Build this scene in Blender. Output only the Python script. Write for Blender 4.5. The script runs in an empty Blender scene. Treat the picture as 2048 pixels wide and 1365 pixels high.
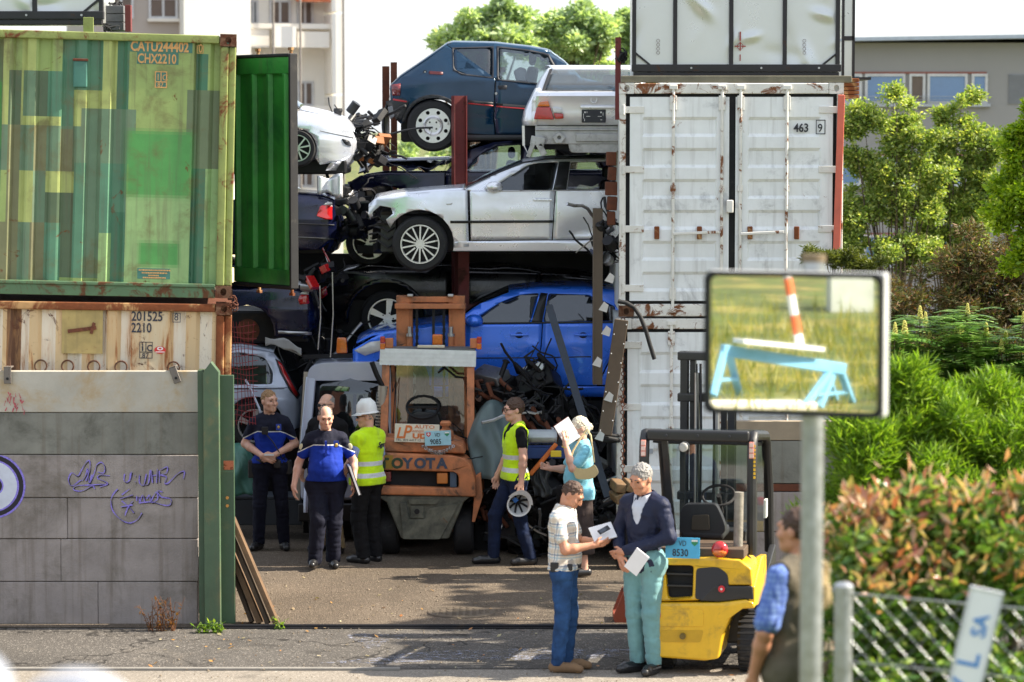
import bpy,bmesh,math,random
import numpy as np
from mathutils import Vector,Matrix,Euler
from mathutils.geometry import tessellate_polygon
R=math.radians
random.seed(7)
SC=bpy.context.scene
COL=SC.collection
# -- camera, sky, sun, exposure
EYE=4.85
FPX=6000.0
PITCH=math.atan(428.5/FPX)
cam_data=bpy.data.cameras.new("camera")
cam=bpy.data.objects.new("camera",cam_data)
COL.objects.link(cam)
cam.location=(0,0,EYE)
cam.rotation_euler=(math.pi/2-PITCH,0,0)
cam_data.sensor_width=36
cam_data.lens=36*FPX/2048
cam_data.clip_start=0.1
cam_data.clip_end=6000
cam_data.dof.use_dof=True
cam_data.dof.focus_distance=32.5
cam_data.dof.aperture_fstop=105.5/41.0
SC.camera=cam
SUN_AZ,SUN_EL=R(88.5),R(41)
sun_dir=Vector((math.sin(SUN_AZ)*math.cos(SUN_EL),math.cos(SUN_AZ)*math.cos(SUN_EL),math.sin(SUN_EL)))
world=bpy.data.worlds.new("World")
SC.world=world
world.use_nodes=True
wn=world.node_tree.nodes
bg=wn["Background"]
sky=wn.new("ShaderNodeTexSky")
sky.sky_type='NISHITA'
sky.sun_disc=False
sky.sun_elevation=SUN_EL
sky.sun_rotation=SUN_AZ
sky.air_density=1.0
sky.dust_density=1.5
sky.ozone_density=1.0
veil=wn.new("ShaderNodeMix")
veil.data_type='RGBA'
veil.inputs[0].default_value=0.72
veil.inputs[7].default_value=(3.1,3.25,3.5,1)
world.node_tree.links.new(sky.outputs[0],veil.inputs[6])
world.node_tree.links.new(veil.outputs[2],bg.inputs[0])
bg.inputs[1].default_value=0.15
sl=bpy.data.lights.new("sun",'SUN')
sl.energy=5.0
sl.angle=R(0.5)
sl.color=(1.0,0.90,0.74)
so=bpy.data.objects.new("sun",sl)
COL.objects.link(so)
so.location=sun_dir*60
so.rotation_euler=sun_dir.to_track_quat('Z','Y').to_euler()
SC.view_settings.view_transform='Standard'
SC.view_settings.look='None'
SC.view_settings.gamma=1
SC.view_settings.use_curve_mapping=False
SC.view_settings.exposure=1.3
SC.cycles.use_denoising=True
SC.cycles.max_bounces=8
SC.cycles.transparent_max_bounces=16
SC.cycles.caustics_reflective=False
SC.cycles.caustics_refractive=False
# -- picture -> place
def ray(px,py):
 dx=(px-1024.0)/FPX
 dy=(682.5-py)/FPX
 c,s=math.cos(PITCH),math.sin(PITCH)
 return Vector((dx,c+dy*s,-s+dy*c))
def at(px,py,Y):
 d=ray(px,py)
 return Vector((0,0,EYE))+d*(Y/d.y)
def zz(py,Y):
 return at(1024,py,Y).z
def xx(px,Y,py=600):
 return at(px,py,Y).x
def gy(py,z=0.0):
 d=ray(1024,py)
 return d.y*(EYE-z)/(-d.z)
# -- objects
def thing(name,label,cat,loc=(0,0,0),rotz=0.0,group=None,rot=None,kind=None):
 o=bpy.data.objects.new(name,None)
 COL.objects.link(o)
 o.empty_display_size=0.2
 o.location=loc
 o.rotation_euler=rot if rot is not None else(0,0,rotz)
 o["label"]=label
 o["category"]=cat
 if group:
  o["group"]=group
 if kind:
  o["kind"]=kind
 return o
def tag(o,label,cat,group=None):
 o["label"]=label
 o["category"]=cat
 if group:
  o["group"]=group
 return o
def dup(o,parent=None,loc=None,rot=None):
 c=o.copy()
 COL.objects.link(c)
 if parent is not None:
  c.parent=parent
 if loc is not None:
  c.location=loc
 if rot is not None:
  c.rotation_euler=rot
 return c
def dup_tree(o,loc,rot=None,label=None,scale=None):
 def rec(x,par):
  c=dup(x,par)
  for ch in KIDS.get(x.name,[]):
   rec(ch,c)
  return c
 r=rec(o,None)
 r.location=loc
 if rot is not None:
  r.rotation_euler=rot
 if scale is not None:
  r.scale=scale
 if label:
  r["label"]=label
 return r
KIDS={}
class MB:
 """collects simple solids into one mesh"""
 def __init__(self):
  self.v=[]
  self.f=[]
 def add(self,vs,fs,M=None):
  b=len(self.v)
  if M is not None:
   vs=[M@Vector(p)for p in vs]
  self.v+=[tuple(p)for p in vs]
  self.f+=[tuple(i+b for i in f)for f in fs]
  return self
 def box(self,x0,x1,y0,y1,z0,z1,M=None):
  vs=[(x0,y0,z0),(x1,y0,z0),(x1,y1,z0),(x0,y1,z0),(x0,y0,z1),(x1,y0,z1),(x1,y1,z1),(x0,y1,z1)]
  return self.add(vs,[(3,2,1,0),(4,5,6,7),(0,1,5,4),(1,2,6,5),(2,3,7,6),(3,0,4,7)],M)
 def boxc(self,c,s,rot=(0,0,0)):
  M=Matrix.Translation(c)@Euler(rot).to_matrix().to_4x4()
  return self.box(-s[0]/2,s[0]/2,-s[1]/2,s[1]/2,-s[2]/2,s[2]/2,M)
 def frame(self,p0,p1,up=(0,0,1)):
  p0,p1=Vector(p0),Vector(p1)
  d=(p1-p0)
  L=d.length
  d.normalize()
  u=Vector(up)
  if abs(d.dot(u))>0.98:
   u=Vector((0,1,0))if abs(d.y)<0.9 else Vector((1,0,0))
  s=d.cross(u).normalized()
  u=s.cross(d).normalized()
  M=Matrix((s,d,u)).transposed().to_4x4()
  M.translation=p0
  return M,L
 def bar(self,p0,p1,w,h,up=(0,0,1)):
  M,L=self.frame(p0,p1,up)
  return self.box(-w/2,w/2,0,L,-h/2,h/2,M)
 def hbeam(self,p0,p1,w,h,t=0.012,up=(0,0,1)):
  M,L=self.frame(p0,p1,up)
  self.box(-w/2,w/2,0,L,h/2-t,h/2,M)
  self.box(-w/2,w/2,0,L,-h/2,-h/2+t,M)
  return self.box(-t/2,t/2,0,L,-h/2+t,h/2-t,M)
 def cyl(self,p0,p1,r0,r1=None,n=14,caps=True):
  r1=r0 if r1 is None else r1
  M,L=self.frame(p0,p1)
  vs,fs=[],[]
  for k in range(n):
   a=2*math.pi*k/n
   vs.append((r0*math.cos(a),0,r0*math.sin(a)))
   vs.append((r1*math.cos(a),L,r1*math.sin(a)))
  for k in range(n):
   j=(k+1)%n
   fs.append((2*k,2*k+1,2*j+1,2*j))
  if caps:
   fs.append(tuple(2*k for k in range(n)))
   fs.append(tuple(2*k+1 for k in reversed(range(n))))
  return self.add(vs,fs,M)
 def tube(self,pts,r,n=8,r1=None):
  pts=[Vector(p)for p in pts]
  m=len(pts)
  vs,fs=[],[]
  prev=None
  for i,p in enumerate(pts):
   d=(pts[min(i+1,m-1)]-pts[max(i-1,0)])
   d=d.normalized()if d.length>1e-9 else Vector((0,0,1))
   u=prev if prev is not None else(Vector((0,0,1))if abs(d.z)<0.9 else Vector((1,0,0)))
   u=(u-d*u.dot(d))
   u=u.normalized()if u.length>1e-6 else d.orthogonal().normalized()
   prev=u
   s=d.cross(u)
   rr=r if r1 is None else r+(r1-r)*i/(m-1)
   for k in range(n):
    a=2*math.pi*k/n
    vs.append(p+u*(rr*math.cos(a))+s*(rr*math.sin(a)))
  for i in range(m-1):
   for k in range(n):
    j=(k+1)%n
    fs.append((i*n+k,i*n+j,(i+1)*n+j,(i+1)*n+k))
  fs.append(tuple(reversed(range(n))))
  fs.append(tuple((m-1)*n+k for k in range(n)))
  return self.add(vs,fs)
 def prism(self,poly,d0,d1,axis='y',M=None,holes=()):
  """2-D polygon (u,v) pushed from d0 to d1 along axis"""
  loops=[list(poly)]+[list(h)for h in holes]
  flat=[p for l in loops for p in l]
  tris=tessellate_polygon([[Vector((p[0],p[1],0))for p in l]for l in loops])
  def P(u,v,w):
   return(u,w,v)if axis=='y' else((w,u,v)if axis=='x' else(u,v,w))
  n=len(flat)
  vs=[P(p[0],p[1],d0)for p in flat]+[P(p[0],p[1],d1)for p in flat]
  fs=[tuple(t)for t in tris]+[tuple(i+n for i in reversed(t))for t in tris]
  b=0
  for l in loops:
   k=len(l)
   for i in range(k):
    j=(i+1)%k
    fs.append((b+i,b+j,b+j+n,b+i+n))
   b+=k
  return self.add(vs,fs,M)
 def lathe(self,prof,p0,p1,n=24):
  """prof [(r, t)], t measured along p0->p1 in metres"""
  M,L=self.frame(p0,p1)
  vs,fs=[],[]
  m=len(prof)
  for k in range(n):
   a=2*math.pi*k/n
   for r,t in prof:
    vs.append((r*math.cos(a),t,r*math.sin(a)))
  for k in range(n):
   j=(k+1)%n
   for i in range(m-1):
    fs.append((k*m+i,k*m+i+1,j*m+i+1,j*m+i))
  return self.add(vs,fs,M)
 def ell(self,c,r,nu=14,nv=9,rot=None):
  M=Matrix.Translation(c)
  if rot is not None:
   M=M@Euler(rot).to_matrix().to_4x4()
  vs,fs=[],[]
  for j in range(1,nv):
   th=math.pi*j/nv
   for i in range(nu):
    a=2*math.pi*i/nu
    vs.append((r[0]*math.sin(th)*math.cos(a),r[1]*math.sin(th)*math.sin(a),r[2]*math.cos(th)))
  vs.append((0,0,r[2]))
  vs.append((0,0,-r[2]))
  t,b=len(vs)-2,len(vs)-1
  for j in range(nv-2):
   for i in range(nu):
    k=(i+1)%nu
    fs.append((j*nu+i,(j+1)*nu+i,(j+1)*nu+k,j*nu+k))
  for i in range(nu):
   k=(i+1)%nu
   fs.append((t,i,k))
   fs.append((b,(nv-2)*nu+k,(nv-2)*nu+i))
  return self.add(vs,fs,M)
 def torus(self,c,axis,Rr,r,n=28,m=8,a0=0,a1=2*math.pi):
  M,L=self.frame(c,Vector(c)+Vector(axis))
  pts=[]
  full=abs(a1-a0-2*math.pi)<1e-6
  vs,fs=[],[]
  cnt=n if full else n+1
  for k in range(cnt):
   a=a0+(a1-a0)*k/n
   for q in range(m):
    b=2*math.pi*q/m
    rr=Rr+r*math.cos(b)
    vs.append((rr*math.cos(a),r*math.sin(b),rr*math.sin(a)))
  for k in range(n):
   j=(k+1)%cnt
   for q in range(m):
    p=(q+1)%m
    fs.append((k*m+q,j*m+q,j*m+p,k*m+p))
  return self.add(vs,fs,M)
 def grid(self,fn,nu,nv):
  vs=[fn(i/nu,j/nv)for j in range(nv+1)for i in range(nu+1)]
  w=nu+1
  fs=[(j*w+i,j*w+i+1,(j+1)*w+i+1,(j+1)*w+i)for j in range(nv)for i in range(nu)]
  return self.add(vs,fs)
 def mesh(self,name,smooth=False,ang=35):
  me=bpy.data.meshes.new(name)
  me.from_pydata(self.v,[],self.f)
  if len(self.f)<60000:
   bm=bmesh.new()
   bm.from_mesh(me)
   bmesh.ops.recalc_face_normals(bm,faces=bm.faces)
   bm.to_mesh(me)
   bm.free()
  if smooth:
   me.shade_smooth()
   me.set_sharp_from_angle(angle=R(ang))
  return me
 def build(self,name,mat,parent=None,smooth=False,bevel=0.0,ang=35,label=None,loc=None,rot=None,seg=2,solid=0.0):
  return link_mesh(self.mesh(name,smooth,ang),name,mat,parent,bevel,label,loc,rot,seg,solid)
def link_mesh(me,name,mat,parent=None,bevel=0.0,label=None,loc=None,rot=None,seg=2,solid=0.0):
 o=bpy.data.objects.new(name,me)
 COL.objects.link(o)
 if mat is not None and len(me.materials)==0:
  me.materials.append(mat)
 if parent is not None:
  o.parent=parent
  KIDS.setdefault(parent.name,[]).append(o)
 if loc is not None:
  o.location=loc
 if rot is not None:
  o.rotation_euler=rot
 if solid:
  m=o.modifiers.new("solid",'SOLIDIFY')
  m.thickness=solid
  m.offset=-1
 if bevel:
  m=o.modifiers.new("bevel",'BEVEL')
  m.width=bevel
  m.segments=seg
  m.limit_method='ANGLE'
  m.angle_limit=R(40)
  if seg>1:
   for p in me.polygons:
    p.use_smooth=True
   me.set_sharp_from_angle(angle=R(50))if False else None
   w=o.modifiers.new("wn",'WEIGHTED_NORMAL')
   w.keep_sharp=True
 if label:
  o["label"]=label
 return o
def np_mesh(name,V,Fc,smooth=True):
 """numpy arrays -> mesh; Fc (n, k) of equal sided faces"""
 me=bpy.data.meshes.new(name)
 n,k=Fc.shape
 me.vertices.add(len(V))
 me.vertices.foreach_set("co",np.ascontiguousarray(V,dtype=np.float32).ravel())
 me.loops.add(n*k)
 me.loops.foreach_set("vertex_index",np.ascontiguousarray(Fc,dtype=np.int32).ravel())
 me.polygons.add(n)
 me.polygons.foreach_set("loop_start",np.arange(0,n*k,k,dtype=np.int32))
 if smooth:
  me.polygons.foreach_set("use_smooth",np.ones(n,dtype=bool))
 me.update(calc_edges=True)
 me.validate()
 return me
def text(s,mat,parent,loc,size,rot=(math.pi/2,0,0),name="lettering",ext=0.002,align='LEFT',sx=1.0,shear=0.0,bold=0.0,label=None):
 cu=bpy.data.curves.new(name,'FONT')
 cu.body=s
 cu.size=size
 cu.extrude=ext
 cu.align_x=align
 cu.shear=shear
 cu.offset=bold
 cu.resolution_u=3
 cu.materials.append(mat)
 o=bpy.data.objects.new(name,cu)
 COL.objects.link(o)
 o.parent=parent
 o.location=loc
 o.rotation_euler=rot
 o.scale=(sx,1,1)
 if parent is not None:
  KIDS.setdefault(parent.name,[]).append(o)
 if label:
  o["label"]=label
 TEXTS.append(o)
 return o
TEXTS=[]
def bake_texts():
 """turn every lettering curve into a plain mesh of its own"""
 dg=bpy.context.evaluated_depsgraph_get()
 for o in TEXTS:
  me=bpy.data.meshes.new_from_object(o.evaluated_get(dg),depsgraph=dg)
  n=o.name
  o.name=n+"_curve"
  c=bpy.data.objects.new(n,me)
  COL.objects.link(c)
  c.parent=o.parent
  c.matrix_local=o.matrix_local
  if "label" in o:
   c["label"]=o["label"]
  bpy.data.objects.remove(o)
def struct(o):
 o["kind"]="structure"
 return o
# -- materials
MATS={}
def C(r,g,b):
 """sRGB 0-255 -> linear"""
 def f(c):
  c/=255.0
  return c/12.92 if c<=0.04045 else((c+0.055)/1.055)**2.4
 return(f(r),f(g),f(b),1.0)
class NT:
 def __init__(self,name):
  self.m=bpy.data.materials.new(name)
  self.m.use_nodes=True
  self.t=self.m.node_tree
  self.n=self.t.nodes
  self.p=self.n["Principled BSDF"]
  self.out=self.n["Material Output"]
 def node(self,typ,**kw):
  x=self.n.new(typ)
  for k,v in kw.items():
   setattr(x,k,v)
  return x
 def link(self,a,b):
  self.t.links.new(a,b)
 def coord(self,scale=(1,1,1),kind="Object",rot=(0,0,0)):
  tc=self.node("ShaderNodeTexCoord")
  mp=self.node("ShaderNodeMapping")
  mp.inputs["Scale"].default_value=scale
  mp.inputs["Rotation"].default_value=rot
  self.link(tc.outputs[kind],mp.inputs["Vector"])
  return mp.outputs[0]
 def noise(self,vec,scale,detail=5,rough=0.6,dist=0.0):
  x=self.node("ShaderNodeTexNoise")
  x.inputs["Scale"].default_value=scale
  x.inputs["Detail"].default_value=detail
  x.inputs["Roughness"].default_value=rough
  x.inputs["Distortion"].default_value=dist
  if vec is not None:
   self.link(vec,x.inputs["Vector"])
  return x.outputs["Fac"]
 def ramp(self,fac,stops):
  x=self.node("ShaderNodeValToRGB")
  el=x.color_ramp.elements
  while len(el)<len(stops):
   el.new(0.5)
  for e,(p,c)in zip(el,stops):
   e.position=p
   e.color=c if len(c)==4 else(*c,1)
  self.link(fac,x.inputs[0])
  return x.outputs[0]
 def step(self,fac,a,b):
  x=self.node("ShaderNodeMapRange")
  x.interpolation_type='SMOOTHSTEP'
  x.inputs["From Min"].default_value=a
  x.inputs["From Max"].default_value=b
  self.link(fac,x.inputs["Value"])
  return x.outputs[0]
 def mix(self,fac,a,b,mode='MIX'):
  x=self.node("ShaderNodeMix",data_type='RGBA',blend_type=mode)
  for sock,val in((x.inputs[0],fac),(x.inputs[6],a),(x.inputs[7],b)):
   if hasattr(val,"is_output"):
    self.link(val,sock)
   else:
    sock.default_value=val
  return x.outputs[2]
 def math(self,op,a,b=0.0):
  x=self.node("ShaderNodeMath",operation=op)
  for i,val in enumerate((a,b)):
   if hasattr(val,"is_output"):
    self.link(val,x.inputs[i])
   else:
    x.inputs[i].default_value=val
  return x.outputs[0]
 def bump(self,h,strength,dist=0.01):
  b=self.node("ShaderNodeBump")
  b.inputs["Strength"].default_value=strength
  b.inputs["Distance"].default_value=dist
  self.link(h,b.inputs["Height"])
  self.link(b.outputs[0],self.p.inputs["Normal"])
def mul(c,k):
 return(min(c[0]*k,1),min(c[1]*k,1),min(c[2]*k,1),1)
def pm(name,col,rough=0.55,metal=0.0,var=0.12,vs=6.0,bump=0.0,bs=60.0,coat=0.0,dirt=None,rust=None,streak=0.0,flake=False,spec=None,attr=None):
 """procedural paint / plastic / stone: colour variation, dirt, rust, streaks and fine relief"""
 if name in MATS:
  return MATS[name]
 t=NT(name)
 vec=t.coord()
 n1=t.noise(vec,vs,6,0.62)
 if attr:
  a=t.node("ShaderNodeAttribute",attribute_name=attr)
  base=a.outputs["Color"]
 else:
  base=col
 lo,hi=1-var,1+var
 shade=t.ramp(n1,[(0.3,(lo,lo,lo,1)),(0.7,(hi,hi,hi,1))])
 c=t.mix(1.0,base,shade,'MULTIPLY')
 rg=t.ramp(n1,[(0.3,(max(rough-0.08,0.02),)*3+(1,)),(0.7,(min(rough+0.08,1),)*3+(1,))])
 if streak:
  sv=t.coord((14,14,0.7))
  s=t.step(t.noise(sv,1.0,4,0.6),0.48,0.72)
  c=t.mix(t.math('MULTIPLY',s,streak),c,(0.12,0.09,0.06,1))
 if dirt:
  dc,amt,ds=dirt
  d=t.step(t.noise(vec,ds,8,0.7,0.4),0.62-amt*0.3,0.72)
  c=t.mix(t.math('MULTIPLY',d,0.85),c,dc)
 if rust:
  rc,amt,rs=rust
  rv=t.noise(vec,rs,9,0.72,0.8)
  r=t.step(rv,0.70-amt*0.35,0.76-amt*0.3)
  rcol=t.mix(t.noise(vec,rs*6,4),mul(rc,0.45),mul(rc,1.2))
  c=t.mix(r,c,rcol)
  rg=t.mix(r,rg,(0.9,0.9,0.9,1))
 t.link(c,t.p.inputs["Base Color"])
 t.link(rg,t.p.inputs["Roughness"])
 t.p.inputs["Metallic"].default_value=metal
 if spec is not None:
  t.p.inputs["Specular IOR Level"].default_value=spec
 if coat:
  t.p.inputs["Coat Weight"].default_value=coat
  t.p.inputs["Coat Roughness"].default_value=0.06
 if bump:
  t.bump(t.noise(vec,bs,6,0.65),bump)
 MATS[name]=t.m
 return t.m
def carpaint(name,col,metal=0.55,rough=0.32,dirt=0.25,dust=C(120,110,95)):
 if name in MATS:
  return MATS[name]
 t=NT(name)
 vec=t.coord()
 n=t.noise(vec,3.2,7,0.65,0.5)
 d=t.math('MULTIPLY',t.step(n,0.45,0.8),dirt)
 fl=t.node("ShaderNodeTexVoronoi")
 fl.inputs["Scale"].default_value=900
 t.link(vec,fl.inputs["Vector"])
 c=t.mix(t.math('MULTIPLY',fl.outputs["Distance"],0.35),col,mul(col,1.5))
 c=t.mix(d,c,dust)
 t.link(c,t.p.inputs["Base Color"])
 t.p.inputs["Metallic"].default_value=metal
 t.link(t.ramp(n,[(0.35,(rough-0.06,)*3),(0.75,(rough+0.22,)*3)]),t.p.inputs["Roughness"])
 t.p.inputs["Coat Weight"].default_value=0.75 if max(col[:3])>0.3 else 0.35
 t.link(t.ramp(n,[(0.4,(0.03,)*3),(0.8,(0.25,)*3)]),t.p.inputs["Coat Roughness"])
 t.bump(t.noise(vec,2.6,3,0.5),0.10,0.03)
 MATS[name]=t.m
 return t.m
def glassm(name,tint=(0.55,0.65,0.68,1),rough=0.03,opac=0.0,dusty=0.12):
 if name in MATS:
  return MATS[name]
 t=NT(name)
 t.n.remove(t.p)
 tr=t.node("ShaderNodeBsdfTransparent")
 tr.inputs[0].default_value=tint
 gl=t.node("ShaderNodeBsdfGlossy")
 gl.inputs["Roughness"].default_value=rough
 gl.inputs["Color"].default_value=(0.9,0.95,1,1)
 fr=t.node("ShaderNodeFresnel")
 fr.inputs["IOR"].default_value=1.55
 mx=t.node("ShaderNodeMixShader")
 t.link(t.math('ADD',fr.outputs[0],0.05),mx.inputs[0])
 t.link(tr.outputs[0],mx.inputs[1])
 t.link(gl.outputs[0],mx.inputs[2])
 df=t.node("ShaderNodeBsdfDiffuse")
 df.inputs[0].default_value=(0.35,0.38,0.40,1)
 n=t.step(t.noise(t.coord(),3.0,6,0.7),0.3,0.9)
 m2=t.node("ShaderNodeMixShader")
 t.link(t.math('ADD',t.math('MULTIPLY',n,dusty),opac),m2.inputs[0])
 t.link(mx.outputs[0],m2.inputs[1])
 t.link(df.outputs[0],m2.inputs[2])
 t.link(m2.outputs[0],t.out.inputs[0])
 MATS[name]=t.m
 return t.m
def leafm(name,cols,trans=0.5,rough=0.45,gloss=True):
 """leaf: cols = list of linear colours, picked per leaf"""
 if name in MATS:
  return MATS[name]
 t=NT(name)
 g=t.node("ShaderNodeNewGeometry")
 n=len(cols)
 c=t.ramp(g.outputs["Random Per Island"],[(i/max(n-1,1),cols[i])for i in range(n)])
 big=t.noise(t.coord(),0.9,3)
 c=t.mix(1.0,c,t.ramp(big,[(0.3,(0.7,0.75,0.7,1)),(0.7,(1.25,1.2,1.1,1))]),'MULTIPLY')
 t.link(c,t.p.inputs["Base Color"])
 t.p.inputs["Roughness"].default_value=rough
 t.p.inputs["Specular IOR Level"].default_value=0.5 if gloss else 0.2
 tl=t.node("ShaderNodeBsdfTranslucent")
 t.link(t.mix(1.0,c,(1.5,1.55,0.6,1),'MULTIPLY'),tl.inputs[0])
 mx=t.node("ShaderNodeMixShader")
 mx.inputs[0].default_value=trans
 t.link(t.p.outputs[0],mx.inputs[1])
 t.link(tl.outputs[0],mx.inputs[2])
 t.link(mx.outputs[0],t.out.inputs[0])
 MATS[name]=t.m
 return t.m
BLACK=pm("black_rubber",(0.012,0.012,0.014,1),0.75,bump=0.15,bs=90,dirt=((0.05,0.045,0.04,1),0.25,5))
PLASTIC=pm("black_plastic",(0.012,0.013,0.016,1),0.45)
DARK=pm("dark_steel",(0.018,0.018,0.021,1),0.55,0.6,dirt=((0.04,0.028,0.02,1),0.3,4),bump=0.2,bs=40)
INSIDE=pm("dark_interior",(0.010,0.011,0.014,1),0.85)
STEEL=pm("bare_steel",(0.42,0.42,0.43,1),0.38,0.9,dirt=((0.12,0.10,0.08,1),0.25,5))
ALLOY=pm("alloy_wheel",(0.66,0.66,0.66,1),0.35,0.75,dirt=((0.16,0.14,0.12,1),0.2,9))
GALV=pm("galvanised_steel",(0.38,0.40,0.42,1),0.42,0.75,var=0.18,vs=18)
RUSTC=C(118,62,34)
RUSTY=pm("rusty_steel",C(96,54,36),0.85,0.1,var=0.35,vs=9,bump=0.5,bs=30)
GLASS=glassm("car_glass",(0.36,0.46,0.52,1),dusty=0.06)
GLASSD=glassm("dark_glass",(0.10,0.14,0.18,1),dusty=0.10)
CLEAR=glassm("clear_glass",(0.82,0.88,0.88,1),dusty=0.09)
REDLENS=pm("red_lens",(0.42,0.012,0.014,1),0.18,coat=0.8,var=0.2,vs=40)
AMBER=pm("amber_lens",(0.62,0.14,0.01,1),0.18,coat=0.8,var=0.2,vs=40)
WHITELENS=pm("white_lens",(0.6,0.6,0.6,1),0.2,coat=0.8)
INK=pm("black_ink",(0.02,0.022,0.03,1),0.6)
WHITE=pm("white_paint",(0.74,0.75,0.75,1),0.5,var=0.06)
WOOD=pm("weathered_wood",C(120,92,62),0.8,var=0.35,vs=5,bump=0.4,bs=30,streak=0.5)
PAPER=pm("white_paper",(0.82,0.82,0.84,1),0.8,var=0.03)
# -- ground
def sstep(a,b,x):
 t=min(max((x-a)/(b-a),0),1)
 return t*t*(3-2*t)
def ground_z(x,y):
 return 2.4*(1-sstep(6.5,25.5,y))
def asphalt(name,col,agg,bump,stain=0.3,pale=0.0):
 t=NT(name)
 vec=t.coord()
 big=t.noise(vec,0.55,6,0.65,0.6)
 fine=t.noise(vec,70,4,0.7)
 vo=t.node("ShaderNodeTexVoronoi")
 vo.inputs["Scale"].default_value=75
 t.link(vec,vo.inputs["Vector"])
 c=t.mix(t.step(fine,0.35,0.75),mul(col,0.7),mul(col,1.35))
 c=t.mix(t.math('MULTIPLY',t.step(vo.outputs["Color"],0.72,0.9),0.7),c,agg)
 c=t.mix(1.0,c,t.ramp(big,[(0.3,(1-stain,)*3),(0.7,(1+stain,)*3)]),'MULTIPLY')
 if "pavement" in name:
  ck=t.node("ShaderNodeTexVoronoi",feature="DISTANCE_TO_EDGE")
  ck.inputs["Scale"].default_value=0.55
  wv=t.node("ShaderNodeVectorMath",operation="ADD")
  nn=t.node("ShaderNodeTexNoise")
  nn.inputs["Scale"].default_value=2.5
  t.link(vec,nn.inputs["Vector"])
  t.link(vec,wv.inputs[0])
  t.link(nn.outputs["Color"],wv.inputs[1])
  t.link(wv.outputs[0],ck.inputs["Vector"])
  c=t.mix(t.math("SUBTRACT",1.0,t.step(ck.outputs["Distance"],0.004,0.016)),c,mul(col,0.35))
 oil=t.step(t.noise(vec,1.1,5,0.6,0.8),0.62,0.72)
 c=t.mix(t.math("MULTIPLY",oil,0.55),c,mul(col,0.4))
 if pale:
  c=t.mix(t.math('MULTIPLY',t.step(t.noise(vec,1.7,7,0.7,1.0),0.55,0.75),pale),c,C(150,140,128))
 t.link(c,t.p.inputs["Base Color"])
 t.p.inputs["Roughness"].default_value=0.88
 t.p.inputs["Specular IOR Level"].default_value=0.25
 b=t.math('ADD',t.math('MULTIPLY',vo.outputs["Distance"],0.6),t.noise(vec,22,6,0.7))
 t.bump(b,bump,0.02)
 return t.m
YARD=asphalt("yard_gravel",C(104,93,81),C(154,140,122),0.9,0.28,0.12)
PAVE=asphalt("pavement_asphalt",C(86,82,78),C(150,144,136),0.5,0.22,0.25)
ROADM=asphalt("road_asphalt",C(138,130,120),C(175,168,158),0.35,0.15,0.2)
GRASSG=pm("meadow_ground",C(70,84,32),0.95,var=0.7,vs=1.2,bump=0.9,bs=20,dirt=(C(178,158,88),0.5,0.8))
g=MB()
ys=[-60,-40,-25,-15,-8,-4,0,3,6]+[6.5+0.5*i for i in range(1,40)]+[27,30,36,45,70,120,250,600,1500,2500]
xs=[-2500,-600,-150,-60,-30,-15,-8,-5,-3,-1,1,3,5,8,15,30,60,150,600,2500]
g.grid(lambda u,v:(xs[round(u*(len(xs)-1))],ys[round(v*(len(ys)-1))],ground_z(0,ys[round(v*(len(ys)-1))])),len(xs)-1,len(ys)-1)
ground=struct(g.build("ground",GRASSG,smooth=True))
def sheet(name,x0,x1,y0,y1,dz,m,ny=1,nx=1):
 b=MB()
 b.grid(lambda u,v:(x0+(x1-x0)*u,y0+(y1-y0)*v,ground_z(0,y0+(y1-y0)*v)+dz),nx,ny)
 return struct(b.build(name,m,smooth=True))
sheet("road",-40,40,19,gy(1340),0.006,ROADM,20)
def wavy(name,x0,x1,ya,yb,dz,m,amp):
 b=MB()
 n=60
 rr=random.Random(3)
 off=[rr.uniform(-amp,amp)for _ in range(n+1)]
 b.grid(lambda u,v:(x0+(x1-x0)*u,(ya+off[round(u*n)]if v<0.5 else yb),dz),n,1)
 return struct(b.build(name,m))
wavy("pavement",-12,12,gy(1341),28.78,0.011,PAVE,0.02)
wavy("yard_ground",-40,40,28.78,88,0.015,YARD,0.0)
b=MB()
b.box(-12,-1.0,gy(1341)-0.06,gy(1341)-0.005,0.0,0.032)
struct(b.build("kerb",pm("kerb_stone",C(130,126,120),0.85,bump=0.4),bevel=0.008))
rr=np.random.RandomState(5)
N=2600
px_=rr.uniform(-3.2,3.4,N);py_=rr.uniform(25.6,34.4,N);s_=rr.gamma(2.0,0.0022,N)+0.002
base=np.array([(1,0,0),(0,1,0),(-1,0,0),(0,-1,0),(0,0,.7),(0,0,-.4)])
V=(base[None]*s_[:,None,None]*rr.uniform(.6,1.4,(N,6,1)))+np.stack([px_,py_,np.full(N,0.018)],1)[:,None,:]
F8=np.array([(0,1,4),(1,2,4),(2,3,4),(3,0,4),(1,0,5),(2,1,5),(3,2,5),(0,3,5)])
Fc=(F8[None]+(np.arange(N)*6)[:,None,None]).reshape(-1,3)
o=link_mesh(np_mesh("loose_gravel",V.reshape(-1,3),Fc,False),"loose_gravel",pm("pebbles",C(128,116,100),0.9,var=0.45,vs=30))
o["kind"]="stuff"
N=260
P0=np.stack([rr.uniform(-3.6,3.4,N),rr.choice([0,1],N)*2.2+rr.normal(27.6,1.0,N),np.full(N,0.026)],1)
a_=rr.uniform(0,6.28,N);s_=rr.uniform(0.012,0.032,N)
u_=np.stack([np.cos(a_),np.sin(a_),rr.uniform(-.3,.5,N)],1)*s_[:,None];v_=np.stack([-np.sin(a_),np.cos(a_),rr.uniform(-.3,.5,N)],1)*s_[:,None]*.6
V=np.stack([P0-u_,P0+v_,P0+u_,P0-v_],1).reshape(-1,3)
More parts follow.
